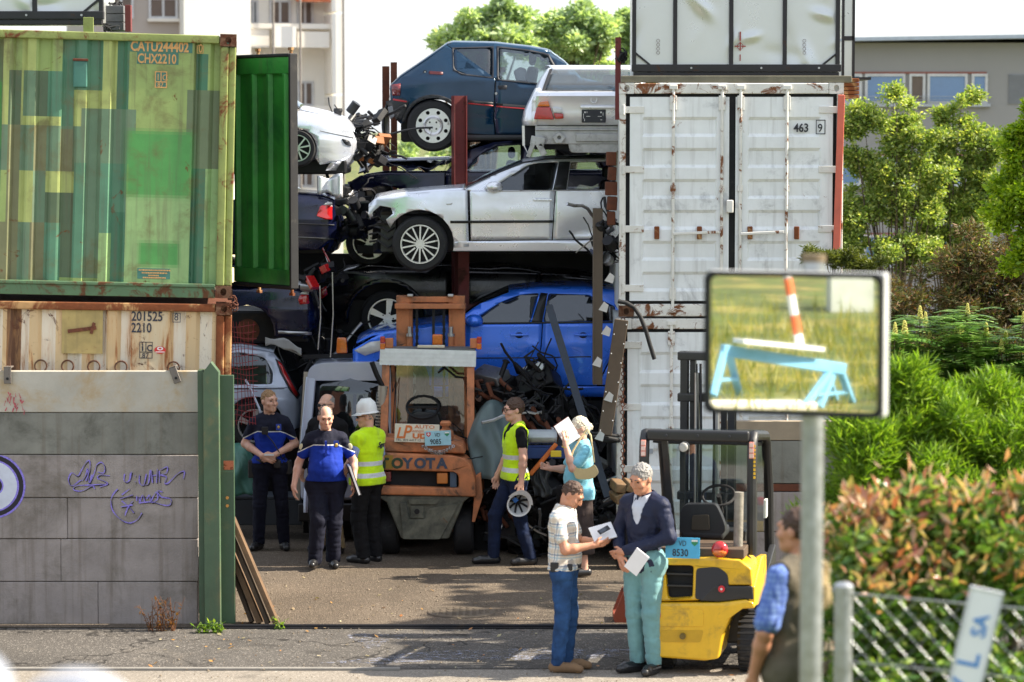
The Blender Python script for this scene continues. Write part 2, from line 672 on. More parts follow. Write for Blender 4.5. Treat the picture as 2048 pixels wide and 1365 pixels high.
o=link_mesh(np_mesh("fallen_leaves",V,np.arange(N*4).reshape(-1,4),False),"fallen_leaves",leafm("litter_leaf",[C(150,96,50),C(176,132,70),C(96,72,48),C(190,178,150),C(120,110,60)],0.1))
o["kind"]="stuff"
def spill(name,pts,label):
 t=MATS.get("spilled_powder")
 if t is None:
  q=NT("spilled_powder")
  q.p.inputs["Base Color"].default_value=C(188,196,224)
  q.p.inputs["Roughness"].default_value=0.9
  vec=q.coord((1.0,1.6,1))
  a=q.math("MULTIPLY",q.step(q.noise(vec,5.5,9,0.78,1.6),0.50,0.72),0.55)
  q.link(a,q.p.inputs["Alpha"])
  MATS["spilled_powder"]=t=q.m
 b=MB()
 w=[at(x,y,gy(y))for x,y in pts]
 c=sum(w,Vector())/len(w)
 b.prism([(p.x-c.x,p.y-c.y)for p in w],0.0,0.001,axis='z')
 o=b.build(name,t,loc=(c.x,c.y,0.0165))
 o["kind"]="stuff"
spill("powder_stain",[(690,1273),(740,1271),(815,1272),(812,1279),(775,1285),(755,1299),(735,1302),(725,1290),(700,1280)],"")
spill("powder_stain",[(640,1330),(760,1318),(850,1306),(960,1304),(1060,1301),(1270,1302),(1275,1312),(1180,1322),(1010,1324),(900,1322),(770,1332)],"")
gr=thing("gate_rail","long dark steel sliding gate rail set across the yard entrance","rail",(at(840,1268,28.75).x,28.75,0))
b=MB()
xa,xb=xx(428,28.75)-gr.location.x,xx(1330,28.75)-gr.location.x
b.box(xa,xb,-0.045,0.045,0.004,0.028)
b.build("base_plate",DARK,gr,bevel=0.004)
b=MB()
b.cyl((xa,0,0.036),(xb,0,0.036),0.016,n=10)
b.build("rail",DARK,gr,smooth=True)
Ym=gy(1229)
mc=thing("manhole_cover","flat round steel manhole cover set in the yard floor","manhole cover",(xx(922,Ym,1229),Ym,0.016))
b=MB()
b.lathe([(0.0,0.012),(0.33,0.012),(0.34,0.004),(0.34,0)],(0,0,0),(0,0,1),40)
b.build("cover",pm("cast_iron",C(98,88,76),0.7,0.4,var=0.25,bump=0.4),mc)
b=MB()
for i in range(-4,5):
 for j in range(-4,5):
  if i*i+j*j<18:
   b.boxc((i*0.066,j*0.066,0.0125),(0.04,0.02,0.006),(0,0,0.8 if(i+j)%2 else-0.8))
b.build("tread_pattern",MATS["cast_iron"],mc)["kind"]="stuff"
# -- concrete wall at the left
CONC=pm("precast_concrete",C(150,142,138),0.9,var=0.2,vs=2.2,bump=0.6,bs=55,dirt=(C(92,86,74),0.55,1.3),streak=0.4)
CONC2=pm("mossy_concrete",C(118,114,100),0.92,var=0.3,vs=3,bump=0.6,bs=40,dirt=(C(62,62,44),0.6,2.5))
CONC3=pm("weathered_concrete",C(124,124,116),0.9,var=0.22,vs=2.4,bump=0.4,bs=50,dirt=(C(74,74,66),0.5,1.8),streak=0.4)
STAIN=pm("stained_fibre_board",C(176,172,160),0.8,var=0.15,vs=1.8,bump=0.2,bs=40,dirt=(C(168,140,92),0.55,1.5))
YW=29.0
W=thing("concrete_wall","grey precast concrete wall with purple graffiti at the left of the entrance","wall",(xx(200,YW,1250),YW,0))
wx=lambda px:xx(px,YW)-W.location.x
def panel(x0,x1,y0,y1,m,name="panel",d=0.10,dy=0.0):
 b=MB()
 b.box(wx(x0)+0.0012,wx(x1)-0.0012,dy,d,zz(y1,YW)+0.0035,zz(y0,YW)-0.0035)
 return b.build(name,m,W,bevel=0.006,seg=1)
rows=[(826,742,STAIN,[-260,398]),(910,826,CONC3,[-260,396]),(996,910,CONC,[-260,395]),(1078,996,CONC,[-260,130,394]),(1164,1078,CONC,[-260,116,393]),(1250,1164,CONC,[-260,190,391])]
rj=random.Random(2)
for yb_,yt_,m_,cuts in rows:
 for a_,c_ in zip(cuts,cuts[1:]):
  panel(a_,c_,yt_,yb_,m_,dy=rj.uniform(-0.005,0.008))
b=MB()
b.box(wx(-260),wx(400),-0.05,0.14,-0.05,zz(1251,YW)+0.0)
b.build("footing",CONC2,W,bevel=0.02)
def ribbon(pts,w,y=-0.0085,closed=False):
 """flat paint stroke on the wall face, pts in picture pixels"""
 P=[Vector((wx(p[0]),0,zz(p[1],YW)))for p in pts]
 out=[]
 n=len(P)
 for i in range(n-1 if not closed else n):
  p0,p1,p2,p3=P[(i-1)%n]if(closed or i>0)else P[i],P[i],P[(i+1)%n],P[(i+2)%n]if(closed or i+2<n)else P[(i+1)%n]
  for k in range(6):
   t=k/6
   out.append(0.5*((2*p1)+(p2-p0)*t+(2*p0-5*p1+4*p2-p3)*t*t+(3*p1-p0-3*p2+p3)*t**3))
 out.append(P[0]if closed else P[-1])
 b=MB()
 vs,fs=[],[]
 for i,p in enumerate(out):
  d=out[min(i+1,len(out)-1)]-out[max(i-1,0)]
  d=d.normalized()if d.length>1e-9 else Vector((1,0,0))
  nrm=Vector((-d.z,0,d.x))*(w/2)*(0.72+0.42*math.sin(i*0.47+pts[0][0]))
  vs+=[(p.x+nrm.x,y,p.z+nrm.z),(p.x-nrm.x,y,p.z-nrm.z)]
 fs=[(2*i,2*i+1,2*i+3,2*i+2)for i in range(len(out)-1)]
 b.add(vs,fs)
 return b
PURP=pm("purple_spray",C(146,132,226),0.7,var=0.15,vs=20)
_q=NT.__new__(NT);_q.m,_q.t,_q.n=PURP,PURP.node_tree,PURP.node_tree.nodes;_q.p=_q.n["Principled BSDF"]
_q.link(_q.ramp(_q.noise(_q.coord(),55,5,0.7),[(0.3,(0.45,)*3),(0.62,(1,)*3)]),_q.p.inputs["Alpha"])
DKSP=pm("black_spray",C(34,32,40),0.75,var=0.3,vs=20)
WHSP=pm("pale_spray",C(198,204,218),0.75,var=0.1,vs=12)
def graffiti(strokes,w,m,name="graffiti_tag",y=-0.0085,label=None):
 b=MB()
 for s in strokes:
  q=ribbon(s,w,y)
  b.add(q.v,q.f)
  y-=0.0002
 return b.build(name,m,W,label=label)
def shift(st,dx,dy):
 return[[(x+dx,y+dy)for x,y in s]for s in st]
tag1=[[(158,960),(140,972),(133,960),(140,946),(152,952),(160,940),(168,926),(176,922),(176,940),(168,962)],[(160,962),(168,950),(172,938),(174,966),(180,950)],[(176,966),(186,944),(190,930),(200,925),(206,934),(204,946),(192,944)],[(216,952),(196,950),(192,957),(204,962),(212,968),(196,974)],[(212,968),(180,970),(148,972),(144,980),(160,982),(180,972),(186,978)]]
tag2=[[(246,948),(245,962),(252,964),(258,956),(260,944)],[(258,946),(256,962)],[(267,951),(268,953)],[(267,963),(268,965)],[(276,950),(276,966),(284,970),(290,948)],[(286,970),(294,966),(298,940)],[(300,940),(302,966)],[(303,952),(310,950)],[(312,938),(310,966)],[(316,942),(316,964)],[(318,940),(332,934),(330,946),(318,950),(330,954),(326,966),(334,966),(352,948),(366,943),(364,958)]]
tag3=[[(232,978),(222,990),(218,1004),(222,1022),(236,1038),(254,1046),(270,1040),(280,1026)],[(240,990),(256,978)],[(236,998),(262,990)],[(240,1002),(254,1014),(264,1026)],[(262,1002),(252,1016),(246,1032)],[(238,1014),(262,1010)],[(270,992),(270,1002)],[(275,994),(276,1004),(282,990),(286,1004)],[(290,998),(296,990),(298,1002),(304,992),(310,984),(312,998),(300,1006)],[(322,984),(312,982),(320,994),(338,998),(336,1010),(322,1010),(300,1004),(274,1006)]]
graffiti(shift(tag1,2,2),0.010,DKSP,y=-0.0072);graffiti(tag1,0.011,PURP)
graffiti(shift(tag2,2,2),0.010,DKSP,y=-0.0072);graffiti(tag2,0.012,PURP)
graffiti(shift(tag3,2,2),0.009,DKSP,y=-0.0072);graffiti(tag3,0.012,PURP)
cx_,cy_=-22,972
def circ(rx,ry,n=40):
 return[(cx_+rx*math.cos(2*math.pi*i/n),cy_+ry*math.sin(2*math.pi*i/n))for i in range(n)]
for nm,rx,ry,m_,dy_ in(("graffiti_ring",69,66,PURP,-0.0075),("graffiti_ring",65,62,DKSP,-0.0079),("graffiti_ring",56,53,PURP,-0.0083),("graffiti_disc",52,50,WHSP,-0.0087),("graffiti_ring",25,21,PURP,-0.0091),("graffiti_disc",22,18,DKSP,-0.0095)):
 b=MB()
 b.prism([(wx(x),zz(min(max(y,911),1077),YW))for x,y in circ(rx,ry)],dy_,dy_-0.0001)
 b.build(nm,m_,W)
REDSP=pm("red_spray",C(170,78,88),0.8,var=0.3,vs=20)
rj=random.Random(11)
graffiti([[(x,y),(x+rj.uniform(-4,4),y+rj.uniform(4,14))]for x,y in[(rj.uniform(8,48),rj.uniform(784,822))for _ in range(24)]],0.012,REDSP,"red_marks")
for(x0,y0,x1,y1)in((16,736,15,768),(350,742,362,766)):
 st=thing("hanging_strap",("rusty steel strap with bolt hung over the left part of the wall top" if x0<100 else "tilted grey steel strap hung over the wall top beside the green post"),"strap",at((x0+x1)/2,y1,YW-0.02),rotz=0,rot=(0,0.0 if x0<100 else-0.35,0))
 b=MB()
 b.box(-0.036,0.036,-0.012,0.0,0.0,0.165)
 b.box(-0.036,0.036,-0.012,0.16,0.150,0.165)
 b.build("strap",pm("strap_steel",C(118,112,106),0.6,0.5,rust=(RUSTC,0.5,8)),st,bevel=0.006)
 b=MB()
 b.cyl((0,-0.022,0.05),(0,-0.010,0.05),0.014,n=6)
 b.build("bolt",DARK,st)
# -- green gate post and gate edge
GREENP=pm("dark_green_paint",C(58,82,60),0.55,var=0.16,vs=5,dirt=(C(104,96,62),0.35,2.2),bump=0.12,bs=30,streak=0.18)
GREENL=pm("worn_green_paint",C(74,96,72),0.6,var=0.18,vs=4,dirt=(C(120,108,72),0.4,2),bump=0.12,bs=30,streak=0.2)
YP=28.72
P=thing("gate_post","tall pointed green steel gate post at the end of the concrete wall","gate post",(xx(420,YP,1270),YP,0))
qx=lambda px:xx(px,YP)-P.location.x
b=MB()
zt=zz(745,YP)
b.prism([(qx(405),0.0),(qx(437),0.0),(qx(437),zt),(qx(421),zz(724,YP)),(qx(405),zt)],-0.02,0.13)
b.build("post",GREENL,P,bevel=0.006)
b=MB()
b.box(qx(393),qx(405)-0.002,0.03,0.24,0.04,zz(742,YP))
b.build("side_flange",GREENP,P,bevel=0.004)
YG=28.80
Gt=thing("gate_leaf","narrow flat green steel gate leaf edge bolted beside the pointed post","gate",(xx(452,YG,1250),YG,0))
qx=lambda px:xx(px,YG)-Gt.location.x
b=MB()
b.box(qx(438),qx(466),0,0.06,zz(1248,YG),zz(751,YG))
b.build("leaf_plate",GREENP,Gt,bevel=0.006)
b=MB()
b.box(qx(438),qx(464),-0.006,0.10,0.045,zz(1249,YG))
b.build("base_block",CONC2,Gt,bevel=0.01)
b=MB()
for py_b in(996,1012):
 b=MB();b.cyl((qx(452),-0.012,zz(py_b,YG)),(qx(452),0.0,zz(py_b,YG)),0.016,n=6)
 b.build("bolt",pm("brass_bolt",C(190,140,80),0.4,0.8),Gt)
b=MB()
b.box(qx(445),qx(465),-0.004,-0.0005,zz(940,YG),zz(922,YG))
b.build("lock_plate",pm("bare_lock_plate",C(168,96,66),0.6,0.3,rust=(RUSTC,0.5,20)),Gt)
b=MB()
b.box(qx(438),qx(466),-0.003,-0.0005,zz(945,YG),zz(942,YG))
b.build("weld_seam",GREENL,Gt)
for i,(xt,yt,xb,tn)in enumerate(((467,1036,560,1.0),(463,1060,543,0.85),(459,1090,527,1.1),(455,1105,511,0.8))):
 Yt,Yb=28.95+0.06*i,28.86+0.05*i
 p0,p1=at(xb-6,1266,Yb),at(xt-3,yt,Yt)
 p0.z=0.03
 m_=pm("plank_wood_%d"%(i%2),C(*((102,78,54)if i%2==0 else(70,56,42))),0.8,var=0.35,vs=5,bump=0.5,bs=25,streak=0.4)
 b=MB()
 b.bar(p0-p0,p1-p0,0.05*tn,0.16,up=(0,1,0))
 o=b.build("leaning_plank",m_,bevel=0.004,loc=p0)
 tag(o,["rightmost of the four brown planks leaning on the green gate edge","second from the right of the four planks leaning on the green gate edge","third from the right of the four planks leaning on the green gate edge","shortest and leftmost of the four planks leaning on the green gate edge"][i],"plank","planks leaning by the gate")
def stalks(name,base,n,h,spread,m,label,cat,leaf=None,lean=0.4,seed=1):
 r_=random.Random(seed)
 t=thing(name,label,cat,base)
 b=MB()
 lv=MB()
 for i in range(n):
  a=r_.uniform(0,6.28)
  hh=h*r_.uniform(0.45,1.0)
  x0,y0=r_.uniform(-spread,spread),r_.uniform(-spread,spread)*0.3
  kx=r_.uniform(-lean,lean)*hh
  pts=[(x0,y0,0),(x0+kx*0.4,y0,hh*0.5),(x0+kx,y0+r_.uniform(-.03,.03),hh)]
  if r_.random()<0.5:
   pts.append((x0+kx+r_.uniform(-.07,.07),y0,hh*r_.uniform(0.75,0.97)))
  b.tube(pts,0.0045,5,0.002)
  for k in range(leaf or 0):
   tt=r_.uniform(0.15,1.0)
   c=Vector((x0+kx*tt,y0+r_.uniform(-.03,.03),hh*tt))
   s=r_.uniform(0.012,0.032)
   d=Vector((r_.uniform(-1,1),r_.uniform(-1,.3),r_.uniform(-.6,.8))).normalized()*s
   e=d.cross(Vector((0,0.3,1))).normalized()*s*0.5
   lv.add([c,c+d+e,c+d*2.2,c+d-e],[(0,1,2,3)])
 b.build("stems",m,t)
 if leaf:
  lv.build("leaves",leafm("weed_leaf_"+name,[C(96,130,52),C(120,150,60),C(150,168,84)]if "green" in label else[C(120,82,52),C(96,62,42),C(140,104,66)]),t)
 return t
DRYM=pm("dry_stem",C(112,74,48),0.9,var=0.3,vs=30)
stalks("dry_weed",at(325,1270,28.6)*1.0-Vector((0,0,at(325,1270,28.6).z)),26,0.36,0.14,DRYM,"withered brown weed growing at the foot of the concrete wall","weed",leaf=5,seed=4)
stalks("green_weed",Vector((xx(415,28.55),28.5,0.0)),22,0.12,0.13,pm("green_stem",C(92,120,50),0.8),"small green weed growing at the foot of the pointed green post","weed",leaf=8,lean=0.8,seed=6)
stalks("green_weed",Vector((xx(553,28.6),28.7,0.0)),6,0.14,0.03,MATS["green_stem"],"thin green weed sprouting at the foot of the leaning planks","weed",leaf=4,lean=0.3,seed=8)
# -- containers at the left
def corr_side(x0,x1,y0,y1,Y,origin,colfn,corr,flat,depth=0.045,step=4.0,rusty=None):
 """corrugated sheet between picture columns/rows at distance Y, painted face by face"""
 nx,nz=int((x1-x0)/step),int((y1-y0)/6.0)
 def off(px):
  for a,c in flat:
   if a<=px<=c:
    return 0.0
  u=(px/corr)%1.0
  return depth*(0 if u<0.36 else(u-0.36)/0.14 if u<0.5 else 1 if u<0.86 else 1-(u-0.86)/0.14)
 vs,fs,cols=[],[],[]
 gxs=[x0+(x1-x0)*i/nx for i in range(nx+1)]
 gys=[y0+(y1-y0)*j/nz for j in range(nz+1)]
 for yy in gys:
  for x_ in gxs:
   p=at(x_,yy,Y)
   vs.append((p.x-origin.x,off(x_),p.z-origin.z))
 w=nx+1
 for j in range(nz):
  for i in range(nx):
   fs.append((j*w+i,(j+1)*w+i,(j+1)*w+i+1,j*w+i+1))
   cols.append(colfn((gxs[i]+gxs[i+1])/2,(gys[j]+gys[j+1])/2))
 me=bpy.data.meshes.new("side_wall")
 me.from_pydata(vs,[],fs)
 ca=me.color_attributes.new("paint",'FLOAT_COLOR','CORNER')
 buf=np.repeat(np.array(cols,dtype=np.float32),4,axis=0)
 ca.data.foreach_set("color",buf.ravel())
 return me
YL=C(182,188,106);YL2=C(158,174,96);TE=C(84,132,106);DT=C(58,108,82);GG=C(104,126,100);GO=C(108,114,82);BR=C(124,114,78);LG=C(152,184,118);VG=C(78,154,68);MG=C(82,126,100);DO=C(84,92,66)
CAMO=[(0,60,470,600,YL2),(0,60,12,260,YL),(36,70,64,260,YL),(64,70,116,260,YL2),(14,151,37,261,DO),(41,151,65,240,GG),(65,151,90,262,DO),(90,151,115,243,TE),(118,70,195,265,MG),(36,243,118,264,YL),(195,70,225,225,YL),(141,189,225,223,YL),(141,190,158,266,YL),(225,84,248,226,DT),(248,70,378,290,YL2),(381,112,405,186,DT),(405,70,446,186,YL2),(158,223,265,336,GG),(0,262,158,350,GG),(12,262,37,350,BR),(65,262,90,350,BR),(118,266,142,350,BR),(363,184,444,341,GO),(0,350,12,460,YL2),(12,350,36,460,BR),(36,350,64,460,YL),(64,350,88,456,GG),(88,350,144,394,YL),(88,394,144,560,DO),(144,336,250,565,MG),(196,336,222,470,TE),(170,336,196,560,GG),(0,456,36,570,BR),(36,456,62,570,GG),(62,456,88,570,BR),(88,456,120,570,TE),(197,473,222,570,LG),(222,430,248,570,DT),(248,395,376,570,LG),(375,341,403,570,DT),(403,341,442,570,LG),(442,70,470,600,MG)]
def camo(px,py):
 c=YL2
 for x0,y0,x1,y1,cc in CAMO:
  if x0<=px<x1 and y0<=py<y1:
   c=cc
 def soft(x0,y0,x1,y1,s):
  f=lambda v,a,b_:sstep(a-s,a+s,v)*(1-sstep(b_-s,b_+s,v))
  return f(px,x0,x1)*f(py,y0,y1)
 for k,cc in((soft(247,266,379,398,9),VG),(soft(277,489,357,536,7),VG)):
  c=tuple(c[i]*(1-k)+cc[i]*k for i in range(4))
 c=tuple(c[i]*.74+MG[i]*.26 for i in range(4))
 if px<0:
  return camo(px+378,(py+90)if py<500 else py-60)
 return c
PAINTC=pm("camo_paint",None,0.55,var=0.14,vs=3.5,dirt=(C(104,96,58),0.42,2.0),rust=(C(118,76,42),0.24,3.4),streak=0.45,attr="paint",bump=0.12,bs=14)
PALEG=pm("faded_green_rail",C(134,146,82),0.6,var=0.2,vs=3,dirt=(C(96,82,50),0.5,3),rust=(RUSTC,0.5,3),bump=0.2,bs=25)
DKGR=pm("dull_green_rail",C(86,116,84),0.6,var=0.2,vs=3,rust=(C(104,66,40),0.55,3),bump=0.2,bs=25)
RUSTYP=pm("rust_eaten_rail",C(176,138,92),0.75,var=0.25,vs=4,rust=(C(128,70,36),0.85,2.4),bump=0.4,bs=25)
CAST=pm("rusty_casting",C(108,78,58),0.8,0.2,var=0.3,vs=6,rust=(C(96,54,34),0.7,6),bump=0.5,bs=30)
YC=29.45
def corner_casting(b,x,y,z,sx=0.16,sy=0.17,sz=0.12):
 """block with an oval hole in its face"""
 hole=[(x+0.03*math.cos(a),z+0.038*math.sin(a))for a in[2*math.pi*k/12 for k in range(12)]]
 b.prism([(x-sx/2,z-sz/2),(x+sx/2,z-sz/2),(x+sx/2,z+sz/2),(x-sx/2,z+sz/2)],y,y+0.02,holes=[hole])
 b.box(x-sx/2,x+sx/2,y+0.06,y+sy,z-sz/2,z+sz/2)
 b.box(x-sx/2,x-sx/2+0.015,y+0.02,y+0.06,z-sz/2,z+sz/2)
 b.box(x+sx/2-0.015,x+sx/2,y+0.02,y+0.06,z-sz/2,z+sz/2)
def left_container(name,label,xr,yt,yb,colfn,paint,railm,botm,corr,flat,rot,door):
 o3=at(xr,yb,YC)
 T=thing(name,label,"container",o3,rot=(0,rot,R(5.2)))
 lx=lambda px:xx(px,YC)-o3.x
 lz=lambda py:zz(py,YC)-o3.z
 L,D,H=6.06,2.44,lz(yt)
 me=corr_side(-260,xr-18,yt+16,yb-22,YC+0.03,o3,colfn,corr,flat)
 s=link_mesh(me,"side_wall",paint,T,loc=(0,0.03,0))
 b=MB();b.box(-L,-0.165,-0.005,0.08,H-0.09,H-0.012);b.build("top_rail",railm,T,bevel=0.01)
 b=MB();b.box(-L,-0.165,-0.005,0.07,0.10,0.135);b.box(-L+1.9,-0.165,0.012,0.03,-0.005,0.10);b.build("bottom_rail",botm,T,bevel=0.006)
 b=MB();b.box(-0.155,-0.075,0.0,0.10,0.12,H-0.12);b.box(-0.072,-0.002,0.03,0.16,0.12,H-0.12);b.build("corner_post",railm if door else RUSTYP,T,bevel=0.012)
 for y_ in(0,D-0.17):
  for z_ in(0.06,H-0.055):
   b=MB();corner_casting(b,-0.08,y_-0.008,z_);b.build("corner_casting",CAST,T)
 b=MB();b.box(-0.155,-0.002,D-0.16,D,0.12,H-0.12);b.build("rear_post",botm,T)
 b=MB();b.box(-L,-0.05,0.09,D-0.02,H-0.05,H-0.02);b.build("roof",botm,T)
 b=MB();b.box(-L,-0.05,0.08,D-0.02,0.10,0.14);b.build("floor",botm,T)
 b=MB();b.box(-L,-0.05,D-0.03,D-0.005,0.14,H-0.05);b.build("back_wall",botm,T)
 b=MB();b.box(-L,-L+0.04,0.09,D-0.03,0.14,H-0.05);b.build("end_wall",botm,T)
 if door:
  b=MB();b.box(-0.10,-0.01,0.17,D-0.17,H-0.12,H-0.01);b.build("door_header",botm,T)
 else:
  b=MB();b.box(-0.05,-0.01,0.10,D-0.10,0.14,H-0.05);b.build("door_end",botm,T)
 return T,lx,lz
T1,lx,lz=left_container("camo_container","green and yellow camouflage shipping container stacked above the rusty one",463,70,597,camo,PAINTC,PALEG,DKGR,49.0,[(250,378)],R(1.5),True)
T1_loc=T1.location
ORT=pm("orange_stencil",C(206,156,96),0.6,var=0.2,vs=30)
TEP=pm("teal_patch",C(66,116,104),0.6,var=0.15)
b=MB()
for(x0,y0,x1,y1)in((253,85,376,109),(267,109.5,349,133),(303,147,327,180),(275,541,340,562)):
 b=MB();b.box(lx(x0),lx(x1),-0.0015+0.028,0.029,lz(y1),lz(y0))
 b.build("stencil_patch",TEP,T1)
text("CATU244402",ORT,T1,(lx(254),0.026,lz(107)),0.135,sx=0.735,bold=0.004)
text("0",ORT,T1,(lx(388),0.026,lz(107)),0.12,sx=0.7)
b=MB()
for q in(0,1):
 pass
x0,x1,z0,z1=lx(385),lx(398),lz(109),lz(93)
for aa in((x0,x1,z0,z0+0.005),(x0,x1,z1-0.005,z1),(x0,x0+0.005,z0,z1),(x1-0.005,x1,z0,z1)):
 b.box(aa[0],aa[1],0.024,0.0262,aa[2],aa[3])
for(x0p,y0p,x1p,y1p)in((303,147,327,149),(303,178,327,180),(303,167,327,169),(303,149,305,178),(325,149,327,178),(314,149,316,167)):
 b.box(lx(x0p),lx(x1p),0.024,0.0262,lz(y1p),lz(y0p))
b.build("stencil_frame",ORT,T1)
text("CHX2210",ORT,T1,(lx(268),0.026,lz(131)),0.13,sx=0.70,bold=0.003)
text("I",ORT,T1,(lx(307),0.026,lz(165)),0.09)
text("C",ORT,T1,(lx(317),0.026,lz(165)),0.085)
text("87",ORT,T1,(lx(308),0.026,lz(178)),0.06,sx=1.0)
b=MB()
rj=random.Random(8)
for yy,xa_,xb_ in((544.5,278,338),(550,284,334),(555,297,318),(559.5,286,330)):
 q=xa_
 while q<xb_:
  wq=rj.uniform(1.2,3.4)
  b.box(lx(q),lx(q+wq),0.0245,0.026,lz(yy+1.4),lz(yy-1.2))
  q+=wq+rj.uniform(0.5,1.0)
b.build("worn_small_print",ORT,T1)
for(x0p,y0p,w_,h_)in((142,130,28,54),):
 b=MB()
 b.box(lx(x0p),lx(x0p+w_),0.01,0.06,lz(y0p+h_),lz(y0p))
 b.build("vent_cover",TEP,T1,bevel=0.015)
 b=MB();b.box(lx(x0p)-0.005,lx(x0p+w_)+0.005,0.004,0.058,lz(y0p+1),lz(y0p-4));b.build("vent_lip",RUSTY,T1,bevel=0.004)
INGR=pm("inner_door_green",C(60,150,62),0.5,var=0.22,vs=2.4,dirt=(C(24,92,48),0.55,1.6),streak=0.3,bump=0.1,bs=20)
dz0,dz1=zz(578,30.9),zz(108,30.9)
hinge=Vector((at(463,300,31.9).x+0.05,31.86,dz0))
dang=math.atan2(30.92-31.86,xx(586,30.92)-hinge.x)
DR=thing("container_door","bright green container door swung open beside the camouflage container","door",hinge,rotz=dang)
dl=math.hypot(30.92-31.86,xx(586,30.92)-hinge.x)
dh=dz1-dz0
b=MB();b.box(0.0,dl,0.0,0.02,0.03,dh-0.03);b.build("door_sheet",INGR,DR)
b=MB();b.box(0,dl,-0.035,-0.002,dh-0.20,dh-0.03);b.build("top_frame",INGR,DR,bevel=0.006)
b=MB();b.box(0,dl,-0.035,-0.002,0.03,0.19);b.build("bottom_frame",INGR,DR,bevel=0.006)
for fx in(0.06,0.36,0.64,0.92):
 b=MB()
 b.prism([(fx*dl-0.045,-0.002),(fx*dl-0.02,-0.05),(fx*dl+0.02,-0.05),(fx*dl+0.045,-0.002)],0.19,dh-0.20,axis='z')
 b.build("door_rib",INGR,DR,bevel=0.004)
b=MB()
b.box(dl+0.001,dl+0.035,-0.045,0.05,0.0,dh);b.box(0,dl,-0.045,0.05,dh-0.028,dh+0.006);b.box(0,dl,-0.045,0.05,-0.012,0.028)
b.build("rubber_seal",BLACK,DR,bevel=0.008)
for fx in(0.32,0.90):
 b=MB()
 b.cyl((fx*dl,0.06,-0.06),(fx*dl,0.06,dh+0.05),0.017,n=10)
 b.boxc((fx*dl,0.06,dh+0.055),(0.07,0.03,0.03));b.boxc((fx*dl,0.06,-0.065),(0.07,0.03,0.03))
 b.build("lock_rod",RUSTYP,DR)
def rustcol(px,py):
 return C(208,190,158)if 255<=px<=327 else(C(92,62,44)if 8<=px<=38 else(C(204,178,138)if(px/52.0)%1.0<0.52 else C(226,216,198)))
def rust_material():
 t=NT("rust_streaked_cream")
 a=t.node("ShaderNodeAttribute",attribute_name="paint")
 vec=t.coord()
 sv=t.coord((9,9,0.9))
 s=t.noise(sv,1.0,7,0.7,0.5)
 bl=t.noise(vec,5.5,9,0.75,0.8)
 c=t.mix(t.math('MULTIPLY',t.step(s,0.44,0.68),0.6),a.outputs["Color"],C(200,152,98))
 c=t.mix(t.step(s,0.55,0.68),c,C(150,88,44))
 c=t.mix(t.step(bl,0.565,0.63),c,C(92,54,34))
 t.link(c,t.p.inputs["Base Color"])
 t.p.inputs["Roughness"].default_value=0.75
 t.bump(bl,0.4)
 return t.m
RCM=rust_material()
T2,lx2,lz2=left_container("rusty_container","cream shipping container streaked with rust below the camouflage one",457,607,1128,rustcol,RCM,RUSTYP,RUSTY,52.0,[(254,328)],R(1.2),False)
NAVY=pm("navy_stencil",C(44,48,66),0.6,var=0.2,vs=30)
b=MB();b.box(lx2(116),lx2(197),0.020,0.027,lz2(712),lz2(624));b.build("repair_plate",pm("ochre_patch",C(172,152,98),0.7,var=0.25,vs=4,rust=(RUSTC,0.35,5),streak=0.4),T2)
b=MB();b.bar((lx2(128),0.012,lz2(668)),(lx2(184),0.012,lz2(660)),0.02,0.035);b.bar((lx2(174),0.012,lz2(672)),(lx2(180),0.012,lz2(650)),0.025,0.03);b.build("vent_lip",RUSTY,T2)
text("201525",NAVY,T2,(lx2(253),0.026,lz2(645)),0.132,sx=0.78,bold=0.002)
text("2210",NAVY,T2,(lx2(253),0.026,lz2(668)),0.132,sx=0.76,bold=0.002)
text("8",NAVY,T2,(lx2(338),0.004,lz2(643)),0.10,sx=0.9)
def outline(T,lx,lz,x0p,y0p,x1p,y1p,y,m,w=0.006,name="stencil_frame"):
 b=MB()
 x0,x1,z0,z1=lx(x0p),lx(x1p),lz(y1p),lz(y0p)
 b.box(x0,x1,y-0.002,y,z0,z0+w);b.box(x0,x1,y-0.002,y,z1-w,z1)
 b.box(x0,x0+w,y-0.002,y,z0+w,z1-w);b.box(x1-w,x1,y-0.002,y,z0+w,z1-w)
 return b.build(name,m,T)
outline(T2,lx2,lz2,335,628,351,647,0.006,NAVY)
outline(T2,lx2,lz2,270,687,296,708,0.027,NAVY);outline(T2,lx2,lz2,270,707,296,720,0.027,NAVY)
b=MB();b.box(lx2(282),lx2(283.5),0.025,0.027,lz2(707),lz2(688));b.build("stencil_frame",NAVY,T2)
text("i",NAVY,T2,(lx2(274),0.026,lz2(705)),0.10,bold=0.002);text("C",NAVY,T2,(lx2(284.5),0.026,lz2(705)),0.085,sx=0.9,bold=0.002)
text("87",NAVY,T2,(lx2(275),0.026,lz2(719)),0.068,sx=1.0)
b=MB();b.prism([(lx2(311+11.5*math.cos(a)),lz2(703+7.5*math.sin(a)))for a in[2*math.pi*k/28 for k in range(28)]],0.024,0.027);b.build("red_sticker",pm("red_sticker",C(200,52,50),0.5),T2)
b=MB()
for q,(ra,rb)in enumerate(((6,4),)):
 b.prism([(lx2(311+6*math.cos(a)),lz2(700+3.6*math.sin(a)))for a in[2*math.pi*k/20 for k in range(20)]],0.0232,0.0238,holes=[[(lx2(311+3.2*math.cos(a)),lz2(700+1.8*math.sin(a)))for a in[2*math.pi*k/20 for k in range(20)]]])
b.box(lx2(302),lx2(320),0.0232,0.0238,lz2(707.5),lz2(706));b.build("sticker_print",WHITE,T2)
for x0p in(75,128,180,234,338):
 b=MB();b.torus((lx2(x0p),0.030,lz2(738)),(0,1,0),0.058,0.008,20,6);b.build("lashing_ring",CAST,T2)
